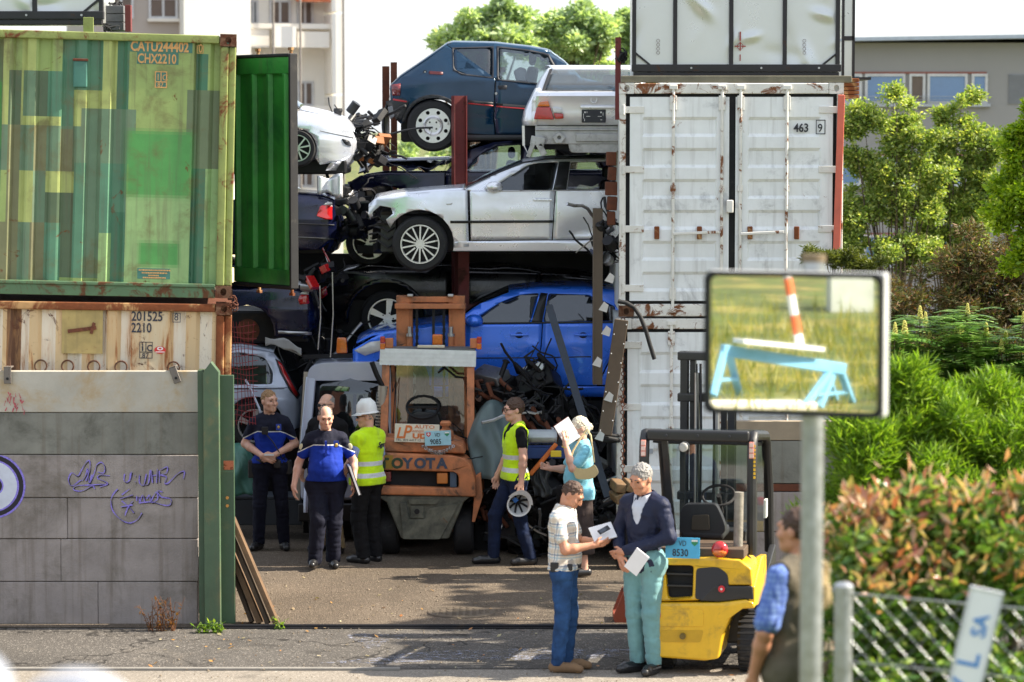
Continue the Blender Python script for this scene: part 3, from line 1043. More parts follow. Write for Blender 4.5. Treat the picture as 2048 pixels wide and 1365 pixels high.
for i,bx in enumerate((457,100)):
 b=MB();b.box(-0.75,-0.3,0.1,2.3,0,T2.location.z-(0.0 if i==0 else-0.03)-0.002)
 tag(b.build("support_block",CONC2,loc=(xx(bx,YC),YC+0.05,0.0)),"concrete block under the "+("right end" if i==0 else "middle")+" of the rusty container","block")
ch=thing("rusty_chain","short rusty chain knotted round the container corners at the left","chain",at(463,600,YC-0.06))
for i in range(9):
 b=MB()
 a=i/8*2.4*math.pi
 c=Vector((0.01+0.035*math.sin(a),-0.01+0.02*math.cos(a*1.3),-0.10*i/8+0.03*math.cos(a)))
 b.torus(c,(math.sin(i*1.9),0.5,math.cos(i*1.3)),0.026,0.006,14,6)
 b.build("link",RUSTY,ch)
# -- tank frames (silver sheets in black steel frames)
SHEET=pm("dented_aluminium_sheet",C(206,208,206),0.32,0.6,var=0.05,vs=2)
BLKST=pm("black_painted_steel",C(40,38,42),0.5,0.2,var=0.3,vs=6,rust=(C(84,58,44),0.25,5),bump=0.15,bs=30)
def dent(x,z,seed):
 v=0
 r_=random.Random(seed)
 for k in range(34):
  cx,cz,s,a,th=r_.uniform(-.3,2.6),r_.uniform(-0.1,1.6),r_.uniform(0.05,0.2),r_.uniform(-0.035,0.035),r_.uniform(0,3.1)
  u=(x-cx)*math.cos(th)+(z-cz)*math.sin(th)
  w=-(x-cx)*math.sin(th)+(z-cz)*math.cos(th)
  v+=a*math.exp(-(u/s)**2-(w/(s*0.4))**2)
 return v
def tank_frame(name,label,xl,xr,yt,yb,Y,bars,seed,depth=1.0):
 o3=at(xl,yb,Y)
 T=thing(name,label,"tank",o3)
 lx=lambda px:xx(px,Y,yb)-o3.x
 lz=lambda py:zz(py,Y)-o3.z
 Wd,H=lx(xr),lz(yt)
 zb=0.13
 for i,(a,c)in enumerate(zip(bars,bars[1:])):
  x0,x1=lx(a),lx(c)
  b=MB()
  b.grid(lambda u,v:(x0+(x1-x0)*u,0.03+dent(x0+(x1-x0)*u,zb+(H-zb)*v,seed)*(math.sin(math.pi*u)**0.4 if 0<u<1 else 0),zb+(H-zb)*v),36,48)
  b.build("sheet_panel",SHEET,T,smooth=True,ang=80)
 for px_b in bars:
  b=MB();b.box(lx(px_b)-0.022,lx(px_b)+0.022,-0.03,0.03,zb-0.02,H);b.build("upright",BLKST,T,bevel=0.005)
 b=MB();b.box(-0.02,Wd+0.02,-0.04,0.05,0.055,0.135);b.build("bottom_bar",BLKST,T,bevel=0.006)
 b=MB();b.box(0.0,Wd,-0.02,0.10,0.0,0.05);b.build("skid",BLKST,T,bevel=0.006)
 for sx_,x0 in((1,0.02),(-1,Wd-0.02)):
  b=MB();b.bar((x0+sx_*0.16,-0.005,0.13),(x0+sx_*0.0,-0.005,0.26),0.035,0.02);b.build("corner_brace",BLKST,T)
 b=MB()
 for k in(0.28,0.62,0.9):
  b.cyl((Wd*k,-0.055,0.095),(Wd*k,-0.04,0.095),0.012,n=8)
 b.build("bolts",STEEL,T)
 b=MB();b.box(0.0,Wd,0.10,depth,0.02,H-0.01);b.build("tank_body",SHEET,T)
 return T,lx,lz
T3,lx3,lz3=tank_frame("tank_frame","dented silver tank in a black steel frame on top of the white containers",1267,1678,-120,154,33.1,(1268,1350,1462,1569,1675),5)
REDI=pm("red_print",C(150,52,44),0.6)
b=MB()
X0,Z0=lx3(1480),lz3(93)
for aa in((X0-0.008,X0+0.008,Z0+0.06,Z0+0.16),(X0-0.006,X0+0.006,Z0-0.05,Z0+0.05),(X0-0.006,X0+0.006,Z0-0.16,Z0-0.09),(X0-0.06,X0-0.012,Z0-0.006,Z0+0.006),(X0+0.012,X0+0.06,Z0-0.006,Z0+0.006)):
 b.box(aa[0],aa[1],-0.012,-0.010,aa[2],aa[3])
b.torus((X0,-0.011,Z0),(0,1,0),0.032,0.003,20,4)
b.build("cross_mark",REDI,T3)
b=MB()
for px_ in(1316,1608):
 for k in range(4):
  b.torus((lx3(px_),-0.011,lz3(82+k*8)),(0,1,0),0.017,0.0025,12,4)
b.build("chain_mark",pm("grey_print",C(140,128,124),0.6),T3)
T4,_,_=tank_frame("tank_frame","black steel framed silver tank standing on the camouflage container",-190,204,-160,50,30.3,(-190,-60,70,203),9)
bx=thing("wooden_box","grey weathered wooden box beside the tank on the camouflage container","box",at(228,62,30.6))
b=MB()
for k in range(3):
 b.box(-0.11,0.10,0,0.5,0.005+k*0.085,0.085+k*0.085)
b.build("board_stack",pm("grey_wood",C(104,104,108),0.85,var=0.3,vs=6,bump=0.3),bx,bevel=0.006)
REDST=pm("red_oxide_steel",C(112,48,46),0.6,0.15,var=0.2,vs=4,rust=(C(94,56,46),0.4,4),bump=0.15,bs=30)
b=MB();b.box(-0.03,0.03,0,0.1,0,0.27);tag(b.build("red_steel_bar",REDST,loc=at(256,64,30.5),bevel=0.004),"short red oxide steel bar standing beside the grey wooden box","bar")
def tangle(name,label,cat,c,r,n,m,seed,rad=0.012,loops=5,group=None):
 t=thing(name,label,cat,c,group=group)
 r_=random.Random(seed)
 for k in range(n):
  pts=[]
  p=Vector((r_.uniform(-r[0],r[0]),r_.uniform(-r[1],r[1]),r_.uniform(0,r[2])))
  for i in range(loops):
   q=Vector((r_.uniform(-r[0],r[0]),r_.uniform(-r[1],r[1]),r_.uniform(0.0,r[2])))
   pts.append(q)
  for _ in range(2):
   n2=[]
   for i in range(len(pts)-1):
    n2+=[pts[i]*0.75+pts[i+1]*0.25,pts[i]*0.25+pts[i+1]*0.75]
   pts=n2
  b=MB();b.tube(pts,rad*r_.uniform(0.5,1.3),6);b.build("cable",m,t,smooth=True)
 return t
tangle("cable_tangle","small black cable tangle on the grey wooden box at top left","cable",at(232,24,30.7),(0.09,0.1,0.12),8,BLACK,3,0.008)
tangle("cable_tangle","black wire tangle in front of the grey box on the container","cable",at(222,66,30.45),(0.09,0.06,0.1),6,BLACK,4,0.006)
b=MB();b.box(-0.05,0.05,-0.01,0.01,0,0.17);tag(b.build("steel_tab",PALEG,loc=at(177,70,29.4),bevel=0.004),"upright rusty steel tab fixed on the top rail of the camouflage container","bracket")
# -- white containers at the right
WHC=pm("white_container_paint",C(230,233,234),0.5,var=0.07,vs=2.5,dirt=(C(168,170,172),0.3,2.2),rust=(C(140,92,58),0.13,4.2),streak=0.22,bump=0.10,bs=9)
WHR=pm("white_rusty_frame",C(220,218,212),0.6,var=0.12,vs=4,rust=(C(132,82,50),0.5,5),bump=0.25,bs=25)
YR=33.0
def white_container(label,xl,xr,yt,yb,digits,lower=False):
 o3=at(xl,yb,YR)
 T=thing("white_container",label,"container",o3)
 lx=lambda px:xx(px,YR,yb)-o3.x
 lz=lambda py:zz(py,YR)-o3.z
 Wd,H,L=lx(xr),lz(yt),6.06
 for x_ in(0.0,Wd-0.07):
  b=MB();b.box(x_,x_+0.07,0,0.12,0.12,H-0.12);b.build("corner_post",WHR,T,bevel=0.01)
 for x_ in(0.08,Wd-0.08):
  for z_ in(0.06,H-0.06):
   b=MB();corner_casting(b,x_,-0.008,z_);b.build("corner_casting",WHR if z_>1 else CAST,T)
 b=MB();b.box(0.162,Wd-0.162,0,0.10,H-0.12,H-0.004);b.build("header",WHR,T,bevel=0.01)
 b=MB();b.box(0.162,Wd-0.162,0,0.10,0.004,0.14);b.build("sill",WHR,T,bevel=0.01)
 b=MB();b.box(0.02,Wd-0.02,0.13,L,0.03,H-0.03);b.build("box_body",WHC,T)
 zlo,zhi=0.175,H-0.155
 b=MB();b.box(0.072,Wd-0.072,0.06,0.09,0.142,H-0.122);b.build("door_gasket",BLACK,T)
 mid=lx(1463)
 for side,(x0,x1)in enumerate(((0.115,mid-0.035),(mid+0.035,Wd-0.115))):
  d=MB()
  edge=0.13
  prof=[]
  nrib=6
  zz0,zz1=zlo+0.10,zhi-0.10
  hh=(zz1-zz0)/nrib
  for k in range(nrib):
   a=zz0+k*hh
   prof+=[(a,0.02),(a+0.035,0.044),(a+hh-0.15,0.044),(a+hh-0.115,0.02)]
  prof=[(zlo,0.02)]+prof+[(zhi,0.02)]
  vs,fs=[],[]
  cols_=[x0,x0+edge,x0+edge+0.02,x1-edge-0.02,x1-edge,x1]
  for z_,y_ in prof:
   for i,x_ in enumerate(cols_):
    vs.append((x_,y_ if i in(2,3)else 0.02,z_))
  w=len(cols_)
  for j in range(len(prof)-1):
   for i in range(w-1):
    fs.append((j*w+i,j*w+i+1,(j+1)*w+i+1,(j+1)*w+i))
  d.add(vs,fs)
  leaf=d.build("door_leaf",WHC,T,solid=0.012)
  for k in range(4):
   z_=zlo+0.14+k*(zhi-zlo-0.28)/3
   hb=MB()
   xo=0.0 if side==0 else Wd
   sg=1 if side==0 else-1
   hb.boxc((xo+sg*0.16,0.004,z_),(0.22,0.022,0.075));hb.cyl((xo+sg*0.045,-0.006,z_-0.055),(xo+sg*0.045,-0.006,z_+0.055),0.016,n=8)
   hb.build("hinge",WHR,T,bevel=0.004)
 for px_b in((1345,1442,1479,1571)if not lower else(1341,1440,1480,1571)):
  xb_=lx(px_b)
  b=MB();b.cyl((xb_,-0.018,0.05),(xb_,-0.018,H-0.06),0.017,n=10);b.build("lock_rod",WHR,T,smooth=True)
  b=MB()
  for z_,d_ in((H-0.05,(0.09,0.05,0.05)),(H-0.22,(0.075,0.03,0.16)),(0.07,(0.09,0.05,0.05)),(0.26,(0.07,0.03,0.13)),(H*0.55,(0.06,0.03,0.07))):
   b=MB();b.boxc((xb_,-0.012,z_),d_);b.build("rod_keeper",WHR,T,bevel=0.006)
 if not lower:
  for px_b,ln in((1313,0),(1398,1),(1499,1),(1592,0)):
   b=MB();b.boxc((lx(px_b),-0.002,lz(466)),(0.055,0.05,0.14));b.build("handle_hub",RUSTYP,T,bevel=0.008)
  for x0p,x1p in((1345,1440),(1480,1566)):
   b=MB();b.bar((lx(x0p),-0.04,lz(468)),(lx(x1p),-0.04,lz(464)),0.02,0.03);b.build("handle",WHR,T,bevel=0.005)
  b=MB();b.boxc((lx(1458),-0.035,lz(413)),(0.075,0.07,0.14));b.build("lock_box",WHR,T,bevel=0.01)
  text("463",INK,T,(lx(1585),0.006,lz(264)),0.128,sx=0.86,bold=0.003)
  text("9",INK,T,(lx(1632.5),0.006,lz(264)),0.125,sx=0.9,bold=0.001)
  outline(T,lx,lz,1629,240,1648,269,0.004,INK,0.009)
  b=MB()
  for aa in((1398,322,1420,352),):
   b.prism([(lx(1397),lz(321)),(lx(1411),lz(318)),(lx(1422),lz(322)),(lx(1420),lz(340)),(lx(1427),lz(353)),(lx(1410),lz(350)),(lx(1398),lz(340))],0.0528,0.0535)
  b.build("scuff_mark",pm("grey_scuff",C(126,128,128),0.8,var=0.4,vs=30),T)
  b=MB()
  for aa in((1508,357,1542,364),(1528,366,1540,376)):
   b.box(lx(aa[0]),lx(aa[2]),0.0528,0.0535,lz(aa[3]),lz(aa[1]))
  b.box(lx(1500),lx(1528),0.0528,0.0535,lz(512),lz(492))
  b.build("sticker_remains",pm("sticker_remains",C(176,176,172),0.8,var=0.25,vs=40),T)
 return T,lx,lz
T5,lx5,lz5=white_container("upper white shipping container with closed rusty doors marked 463",1238,1684,166,634,None)
T6,lx6,lz6=white_container("lower white shipping container standing behind the yellow forklift",1233,1679,637,1118,None,True)
b=MB();b.lathe([(0,0),(0.088,0),(0.088,0.004)],(lx6(1285),0.0,lz6(728)),(lx6(1285),0.05,lz6(728)),26);b.build("round_sticker",pm("faded_sticker",C(226,226,226),0.6),T6,loc=(0,0.048,0))
b=MB();b.box(lx6(1290),lx6(1305),0.010,0.013,lz6(908),lz6(884));b.build("grey_sticker",pm("grey_sticker",C(150,156,164),0.6),T6)
for k,xq in enumerate((1290,1620)):
 b=MB();b.box(-0.15,0.15,0,5.8,0,max(T6.location.z,0.03)-0.002)
 tag(b.build("sleeper",WOOD,loc=(xx(xq,YR),YR+0.05,0)),("left" if k==0 else "right")+" sleeper under the lower white container","sleeper","sleepers under the white containers")
b=MB();b.box(xx(1241,33.05),xx(1700,33.05),0,0.20,0,0.075)
o=b.build("timber_beam",pm("olive_beam",C(112,108,92),0.8,var=0.25,vs=4,bump=0.3,streak=0.2),loc=(0,33.02,zz(165.5,33.02)),bevel=0.008);tag(o,"long olive beam laid between the white container and the silver tank","beam")
bs_=thing("board_bundle","bundle of ribbed rusty boards sticking out at the right of the beam","boards",at(1702,198,33.3))
for k in range(5):
 b=MB();b.box(-0.10,0.09,0,1.2,0.005+k*0.045,0.045+k*0.045);b.build("board",RUSTYP,bs_,bevel=0.008)
b=MB();b.bar(at(1673,500,32.93),at(1683,190,32.93),0.075,0.03,up=(0,1,0));tag(b.build("red_strip",pm("red_strip_paint",C(206,104,84),0.6,var=0.15,vs=5),bevel=0.006),"long red strip fixed along the right edge of the white container","strip")
T7=thing("tank_frame","narrow end of a silver tank frame behind the big dented one","tank",at(1688,155,34.6))
b=MB();b.box(0,0.09,0,1.0,0.0,0.42);b.box(0,0.09,0,1.0,0.47,1.4);b.build("sheet_panel",SHEET,T7)
b=MB();b.box(0.0,0.105,-0.02,0.02,0.42,0.47);b.box(-0.03,0.0,-0.02,0.02,0,1.4);b.box(0.09,0.12,-0.02,0.02,0.0,1.4);b.build("upright",BLKST,T7)
b=MB();b.box(-0.1,0.3,-0.1,1.1,-0.03,0);b.box(-0.6,-0.1,-0.02,1.1,-0.03,0);b.build("base_plate",BLKST,T7)
Y2=31.6
W2=thing("concrete_wall","grey concrete panel wall behind the right side of the yellow forklift","wall",(xx(1600,Y2,1140),Y2,0))
for(yt_,yb_,m_)in((842,882,pm("beige_board",C(150,136,116),0.85,var=0.2,vs=3,bump=0.2)),(882,968,CONC3),(968,984,RUSTY),(984,1064,CONC),(1064,1143,CONC)):
 for xa_,xb_ in((1452,1618),(1618,1790)):
  b=MB();b.box(xx(xa_,Y2)-W2.location.x+.004,xx(xb_,Y2)-W2.location.x-.004,0,0.10,zz(yb_,Y2)+.004,zz(yt_,Y2)-.004)
  b.build("panel",m_,W2,bevel=0.006,seg=1)
sheet("grass_bank",2.4,45,9.5,24.6,0.03,GRASSG,24)
sheet("grass_bank",4.15,45,29.6,66,0.03,GRASSG,1)
# -- buildings behind
RENDERW=pm("white_render",C(244,240,232),0.9,var=0.05,vs=0.6,bump=0.1,bs=8)
RENDERB=pm("beige_render",C(176,166,158),0.9,var=0.06,vs=0.6,bump=0.1,bs=8)
SLAB=pm("pale_slab",C(230,224,214),0.9,var=0.06,vs=0.8)
WFRAME=pm("window_frame_white",C(200,200,202),0.5)
PANE=pm("window_pane",C(60,66,78),0.12,spec=0.8)
SHADE=pm("brown_blind",C(112,98,90),0.8,var=0.1)
YB=90.0
AB=thing("apartment_building","white apartment block with stacked balconies behind the left containers","building",(xx(550,YB),YB,0),rotz=R(13))
bx_=lambda px:xx(px,YB)-AB.location.x
bz=lambda py:zz(py,YB)
b=MB();b.box(bx_(206),bx_(372),1.2,12,0,14);b.build("wall",RENDERB,AB)
b=MB();b.box(bx_(372),bx_(505),0.0,12,0,14);b.build("wall",RENDERW,AB)
b=MB();b.box(bx_(505),bx_(688),1.5,12,0,14);b.build("wall",RENDERW,AB)
def win(par,x0,x1,z0,z1,y,pane=PANE,fw=0.07,mull=1):
 f=MB()
 f.box(x0,x1,y-0.05,y,z1-fw,z1);f.box(x0,x1,y-0.05,y,z0,z0+fw)
 f.box(x0,x0+fw,y-0.05,y,z0+fw,z1-fw);f.box(x1-fw,x1,y-0.05,y,z0+fw,z1-fw)
 for k in range(1,mull+1):
  xm=x0+(x1-x0)*k/(mull+1)
  f.box(xm-fw/2,xm+fw/2,y-0.045,y,z0+fw,z1-fw)
 w=f.build("window",WFRAME,par)
 p=MB();p.box(x0+0.01,x1-0.01,y-0.02,y-0.012,z0+0.01,z1-0.01)
 p.build("pane",pane,w)
 return w
for row in range(-2,5):
 yt,yb2=-6+165*row,37+165*row
 if bz(yb2)<0.5 or bz(yt)>13.5:
  continue
 for xa_,xb_ in((232,281),(311,369)):
  win(AB,bx_(xa_),bx_(xb_),bz(yb2),bz(yt),1.19,SHADE)
 b=MB();b.box(bx_(308),bx_(371),1.0,1.19,bz(yb2+6),bz(yb2));b.build("sill",SLAB,AB)
 for xa_,xb_,nm in((512,534,"a"),(556,600,"b"),(612,646,"c")):
  win(AB,bx_(xa_),bx_(xb_),bz(yb2+10),bz(yt+2),1.49,SHADE if nm!="a" else PANE)
 bal=MB();bal.box(bx_(502),bx_(690),0.2,1.5,bz(yb2+20),bz(yb2+10));sl_=bal.build("balcony",SLAB,AB)
 for xa_,xb_,dy in((504,548,0.25),(548,600,0.0),(600,668,0.12)):
  p=MB();p.box(bx_(xa_),bx_(xb_)-0.06,dy,dy+0.12,bz(yb2+58),bz(yb2+(16 if xa_<550 else 26)))
  p.build("parapet",SLAB if xa_!=548 else RENDERW,sl_)
 p=MB();p.box(bx_(668),bx_(689),0.0,1.5,bz(yb2+150),bz(yb2-10));p.build("side_fin",RENDERW,sl_)
 if row==0:
  aw=MB();aw.prism([(0.2,bz(yt+6)),(1.45,bz(yt-6)),(1.45,bz(yt-3)),(0.2,bz(yt+9))],bx_(601),bx_(672),axis='x')
  aw.build("awning",pm("orange_awning",C(212,122,84),0.8,var=0.2),AB)
for px_ in(549,603,690):
 b=MB();b.cyl((bx_(px_),-0.08,2),(bx_(px_),-0.08,13.5),0.035,n=8);b.build("downpipe",pm("grey_pipe",C(128,122,118),0.6),AB)
b=MB();b.box(bx_(204),bx_(692),-0.3,12,14,14.3);b.build("roof",SLAB,AB)
HB=thing("storage_hall","low pale hall seen through the slot between the stacked left containers","building",(-11,52,0))
b=MB();b.box(-9,6.0,0,8,0,3.6);b.build("wall",pm("pale_hall",C(206,196,160),0.9,var=0.08),HB)
b=MB();b.box(-9.2,6.2,-0.3,8.2,3.6,3.75);b.build("roof",SLAB,HB)
for k in range(9):
 b=MB();b.box(-8.6+k*1.6,-8.54+k*1.6,-0.03,-0.002,0,3.58);b.build("wall_strip",pm("grey_strip",C(120,122,128),0.7),HB)
YQ=70.0
RB=thing("flat_roof_building","grey flat roofed building with blue window bands behind the trees at right","building",(xx(1870,YQ),YQ,0))
bx_=lambda px:xx(px,YQ)-RB.location.x
bz=lambda py:zz(py,YQ)
GREYB=pm("grey_beige_render",C(152,150,150),0.9,var=0.05,vs=0.6,bump=0.08,bs=8)
BLUEP=pm("blue_pane",C(104,136,178),0.15,var=0.06,spec=0.8)
SHUT=pm("grey_shutter",C(132,134,140),0.7)
b=MB();b.box(bx_(1540),bx_(2300),0,14,0,bz(86));b.build("wall",GREYB,RB)
b=MB();b.prism([(bx_(1530),bz(86)),(bx_(2310),bz(74)),(bx_(2310),bz(66)),(bx_(1530),bz(79))],-0.5,14.2);b.build("roof",pm("roof_edge",C(176,186,200),0.7),RB)
for(yt,yb2)in((148,208),(312,372),(470,530)):
 b=MB();b.box(bx_(1560),bx_(1968),-0.03,-0.004,bz(yt),bz(yt-4));b.build("blind_box",pm("rust_red_trim",C(142,88,76),0.7),RB)
 for xa_,xb_ in((1560,1640),(1644,1720),(1726,1806),(1814,1846),(1850,1930),(1938,1970),(2120,2200)):
  win(RB,bx_(xa_),bx_(xb_),bz(yb2),bz(yt),-0.005,BLUEP if xa_!=1814 else SHADE,0.06,0)
 b=MB();b.box(bx_(1556),bx_(1975),-0.12,-0.002,bz(yb2+6),bz(yb2));b.build("sill",pm("alu_sill",C(176,180,188),0.5),RB)
 sh=MB()
 n=16
 for k in range(n):
  z0=bz(yb2)+(bz(yt)-bz(yb2))*k/n
  sh.box(bx_(2012),bx_(2075),-0.03,-0.004,z0,z0+(bz(yt)-bz(yb2))/n-0.012)
 s_=sh.build("shutter",SHUT,RB);s_["kind"]="stuff"
 if yt<200:
  for k in range(3):
   b=MB();b.box(bx_(1690),bx_(1970),-0.14,-0.12,bz(yb2-2-k*6),bz(yb2-3-k*6));b.build("handrail",GALV,RB)
# -- trees and shrubs
def leaf_mesh(name,centers,radii,count,size,seed,shell=0.55,flat=1.0,up=0.3,aspect=0.5,droop=0.0):
 """rhombic leaves folded along the rib, scattered through clumps"""
 r_=np.random.RandomState(seed)
 centers=np.array(centers,dtype=float);radii=np.array(radii,dtype=float)
 if radii.ndim==1:
  radii=np.repeat(radii[:,None],3,1)
 vol=np.prod(radii,1)**(2/3)
 idx=r_.choice(len(centers),count,p=vol/vol.sum())
 d=r_.normal(size=(count,3));d/=np.linalg.norm(d,axis=1,keepdims=True)
 rad=(shell+(1-shell)*r_.uniform(0,1,(count,1)))**1.0*r_.uniform(0.45,1.05,(count,1))**0.5
 P=centers[idx]+d*rad*radii[idx]
 a=r_.normal(size=(count,3));a[:,2]=a[:,2]*0.5+up-droop;a+=d*0.7
 a/=np.linalg.norm(a,axis=1,keepdims=True)
 n=r_.normal(size=(count,3));n[:,2]+=0.8
 s=np.cross(a,n);s/=np.linalg.norm(s,axis=1,keepdims=True)+1e-9
 nn=np.cross(s,a)
 L=size*r_.uniform(0.6,1.3,(count,1))
 w=L*aspect*0.5
 v0=P;v1=P+a*L*0.5+s*w+nn*w*0.3;v2=P+a*L-nn*L*0.12;v3=P+a*L*0.5-s*w+nn*w*0.3
 V=np.stack([v0,v1,v2,v3],1).reshape(-1,3)
 b=(np.arange(count)*4)[:,None]
 Fc=np.concatenate([b+np.array([[0,1,2]]),b+np.array([[0,2,3]])],0)
 return np_mesh(name,V,Fc,False)
BARK=pm("bark",C(92,78,66),0.9,var=0.3,vs=6,bump=0.6,bs=20)
def tree(name,label,base,H,crown,seed,mat,leaves,lsize,trunk_r=0.10,cat="tree",clumps=34,csize=(0.28,0.5),group=None,kind=None,limbs=None,bark=None,aspect=0.55,split=0.3,flatten=1.0,shell=0.3,up=0.3):
 """crown: list of (dx, dy, z, rx, ry, rz) lobes relative to base"""
 r_=random.Random(seed)
 t=thing(name,label,cat,base,group=group)
 cs,rs=[],[]
 tot=sum((l[3]*l[5])for l in crown)
 for l in crown:
  for _ in range(max(3,int(clumps*l[3]*l[5]/tot))):
   while True:
    u=Vector((r_.uniform(-1,1),r_.uniform(-1,1),r_.uniform(-1,1)))
    if u.length<1:
     break
   u*=0.35+0.65*r_.random()if u.length>0.5 else 1.25
   cs.append((l[0]+u.x*l[3],l[1]+u.y*l[4],l[2]+u.z*l[5]*flatten))
   s=r_.uniform(*csize)
   rs.append((s,s,s*r_.uniform(0.6,0.9)))
 b=MB()
 top=max(l[2]for l in crown)
 fork=split*H
 b.tube([(0,0,-0.1),(0.03*H*r_.uniform(-1,1),0,fork*0.6),(0,0,fork)],trunk_r,10,trunk_r*0.75)
 b.build("trunk",bark or BARK,t,smooth=True)
 lm=MB()
 n=min(len(cs),limbs or 26)
 for k in r_.sample(range(len(cs)),n):
  c=Vector(cs[k])
  s=Vector((0,0,fork*r_.uniform(0.7,1.0)))
  mid=s.lerp(c,0.5)+Vector((r_.uniform(-.15,.15),r_.uniform(-.15,.15),r_.uniform(0.0,.25)))*H*0.12
  lm.tube([s,s.lerp(mid,0.5),mid,mid.lerp(c,0.5)+Vector((0,0,0.03*H*r_.uniform(-.5,1))),c],trunk_r*r_.uniform(0.25,0.5),6,trunk_r*0.06)
 lm.build("limbs",bark or BARK,t,smooth=True)
 me=leaf_mesh("crown",cs,rs,leaves,lsize,seed,shell=shell,aspect=aspect,up=up)
 link_mesh(me,"crown",mat,t)
 return t
LF_BACK=leafm("hazed_tree_leaf",[C(146,168,142),C(164,184,152),C(184,202,164),C(202,216,178)],0.38)  # distance haze is put into these pale, bluish leaf colours
LF_MID=leafm("tree_leaf",[C(98,124,68),C(126,148,80),C(156,170,96),C(186,188,118)],0.45)
LF_YEL=leafm("yellow_green_leaf",[C(112,146,34),C(140,168,40),C(166,184,52),C(96,128,36)],0.45)
LF_DK=leafm("dark_leaf",[C(44,74,40),C(58,88,42),C(74,100,46),C(88,104,52)],0.3)
def lobes_px(L,Y,x0px):
 k=Y/FPX
 return[((cx-x0px)*k,0,zz(cy,Y),rx*k,max(rx,ry)*k*.8,ry*k)for cx,cy,rx,ry in L]
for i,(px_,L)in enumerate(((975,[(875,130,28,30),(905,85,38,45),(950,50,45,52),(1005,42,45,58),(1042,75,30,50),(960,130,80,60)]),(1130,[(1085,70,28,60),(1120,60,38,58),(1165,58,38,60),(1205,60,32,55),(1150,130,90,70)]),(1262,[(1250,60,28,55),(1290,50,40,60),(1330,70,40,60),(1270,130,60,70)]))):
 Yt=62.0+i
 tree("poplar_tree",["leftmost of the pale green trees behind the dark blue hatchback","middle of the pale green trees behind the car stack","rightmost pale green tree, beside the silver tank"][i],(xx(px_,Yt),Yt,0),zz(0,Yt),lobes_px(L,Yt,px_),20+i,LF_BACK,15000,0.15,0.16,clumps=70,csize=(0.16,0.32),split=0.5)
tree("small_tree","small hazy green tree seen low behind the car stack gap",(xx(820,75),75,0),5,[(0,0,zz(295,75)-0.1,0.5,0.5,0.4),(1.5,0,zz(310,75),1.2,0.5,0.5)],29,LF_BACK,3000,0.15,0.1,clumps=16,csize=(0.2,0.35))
Yt=44.0
tree("garden_tree","light green tree with bare dark limbs right beside the white container",(xx(1790,Yt),Yt,0),5.0,lobes_px([(1800,195,45,26),(1742,238,50,38),(1840,262,60,42),(1718,322,42,58),(1790,330,70,58),(1855,340,42,58),(1736,420,55,58),(1812,430,60,58),(1862,425,40,50),(1780,500,90,45),(1710,480,50,50),(1715,250,40,50),(1700,400,40,60),(1800,270,60,50),(1850,490,60,50),(1770,390,70,60)],Yt,1790),31,LF_MID,42000,0.064,0.05,clumps=150,csize=(0.13,0.28),shell=0.0,limbs=40,split=0.3)
tree("garden_tree","slender light green tree left of the yellow green one at the right edge",(xx(1915,Yt),Yt+0.8,0),5.2,lobes_px([(1945,195,45,22),(1900,220,35,26),(1950,262,42,50),(1905,305,45,55),(1962,345,45,58),(1900,400,50,58),(1955,440,60,55),(1885,480,60,50),(1930,330,50,60),(1900,260,40,40),(1990,400,50,70),(1870,350,40,60),(2000,300,40,60),(1960,500,60,50)],Yt,1915),32,LF_MID,38000,0.064,0.05,clumps=130,csize=(0.13,0.27),shell=0.0,limbs=40,split=0.3)
Yt=30.8
tree("garden_tree","dense yellow green tree at the right edge of the picture",(xx(2075,Yt),Yt,0),5.2,lobes_px([(2060,235,45,45),(2030,300,45,60),(2090,310,80,80),(2040,380,70,60),(2110,420,90,80),(2020,440,60,50),(2060,500,80,50)],Yt,2075),33,LF_YEL,28000,0.06,0.05,clumps=110,csize=(0.10,0.2),limbs=24,split=0.62)
tree("garden_tree","yellow green tree added out of view beyond the right edge to dapple the yard",(6.4,28.9,0),5.2,[(0,.2,5.6,.8,.9,.7),(1.0,1.6,6.6,1.0,1.0,.9),(1.2,-.4,6.8,.9,.8,.8),(2.0,.8,7.6,1.0,1.4,.8),(1.6,2.6,6.9,.9,.8,.8),(.6,3.0,6.0,.6,.6,.6)],34,LF_YEL,6500,0.11,0.08,clumps=46,csize=(0.12,0.26),limbs=30)  # unseen tree, added and sized to throw dappled shade on the yard
LF_PINE=leafm("reddish_pine",[C(62,66,38),C(92,74,50),C(70,90,42),C(124,84,62),C(86,106,48)],0.25,0.6)
Yt=38.5
for i,(px_,top,w_)in enumerate(((1790,520,0.9),(1930,455,0.9),(2055,470,0.8))):
 zt_=zz(top,Yt)
 tree("pine_shrub",["brown green pine shrub just right of the traffic mirror top","tall reddish pine shrub in the middle of the right hand bank","reddish pine shrub at the right edge below the yellow green tree"][i],(xx(px_,Yt),Yt+0.2*i,0),zt_,[(0,0,zt_-0.55,w_,.7,.55),(0,0,zt_-1.1,w_*1.1,.8,.5),(0.1,0,zt_-1.6,w_*1.1,.8,.5)],40+i,LF_PINE,21000,0.085,0.05,"shrub",clumps=60,csize=(0.16,0.3),aspect=0.22)
Yt=32.0
tree("pine_shrub","green pine twigs rising just above the traffic mirror against the white container",(xx(1665,Yt),Yt-0.2,0),zz(500,Yt),[(0.0,0,zz(518,Yt),.34,.2,.09),(-0.26,0,zz(505,Yt),.13,.1,.08),(0.12,0,zz(500,Yt),.15,.1,.08),(0.3,0,zz(528,Yt),.25,.2,.1)],44,leafm("pine_green",[C(84,96,44),C(112,118,56),C(66,84,40)],0.3),6000,0.06,0.03,"shrub",clumps=26,csize=(0.06,0.11),aspect=0.2,limbs=8,split=0.93)
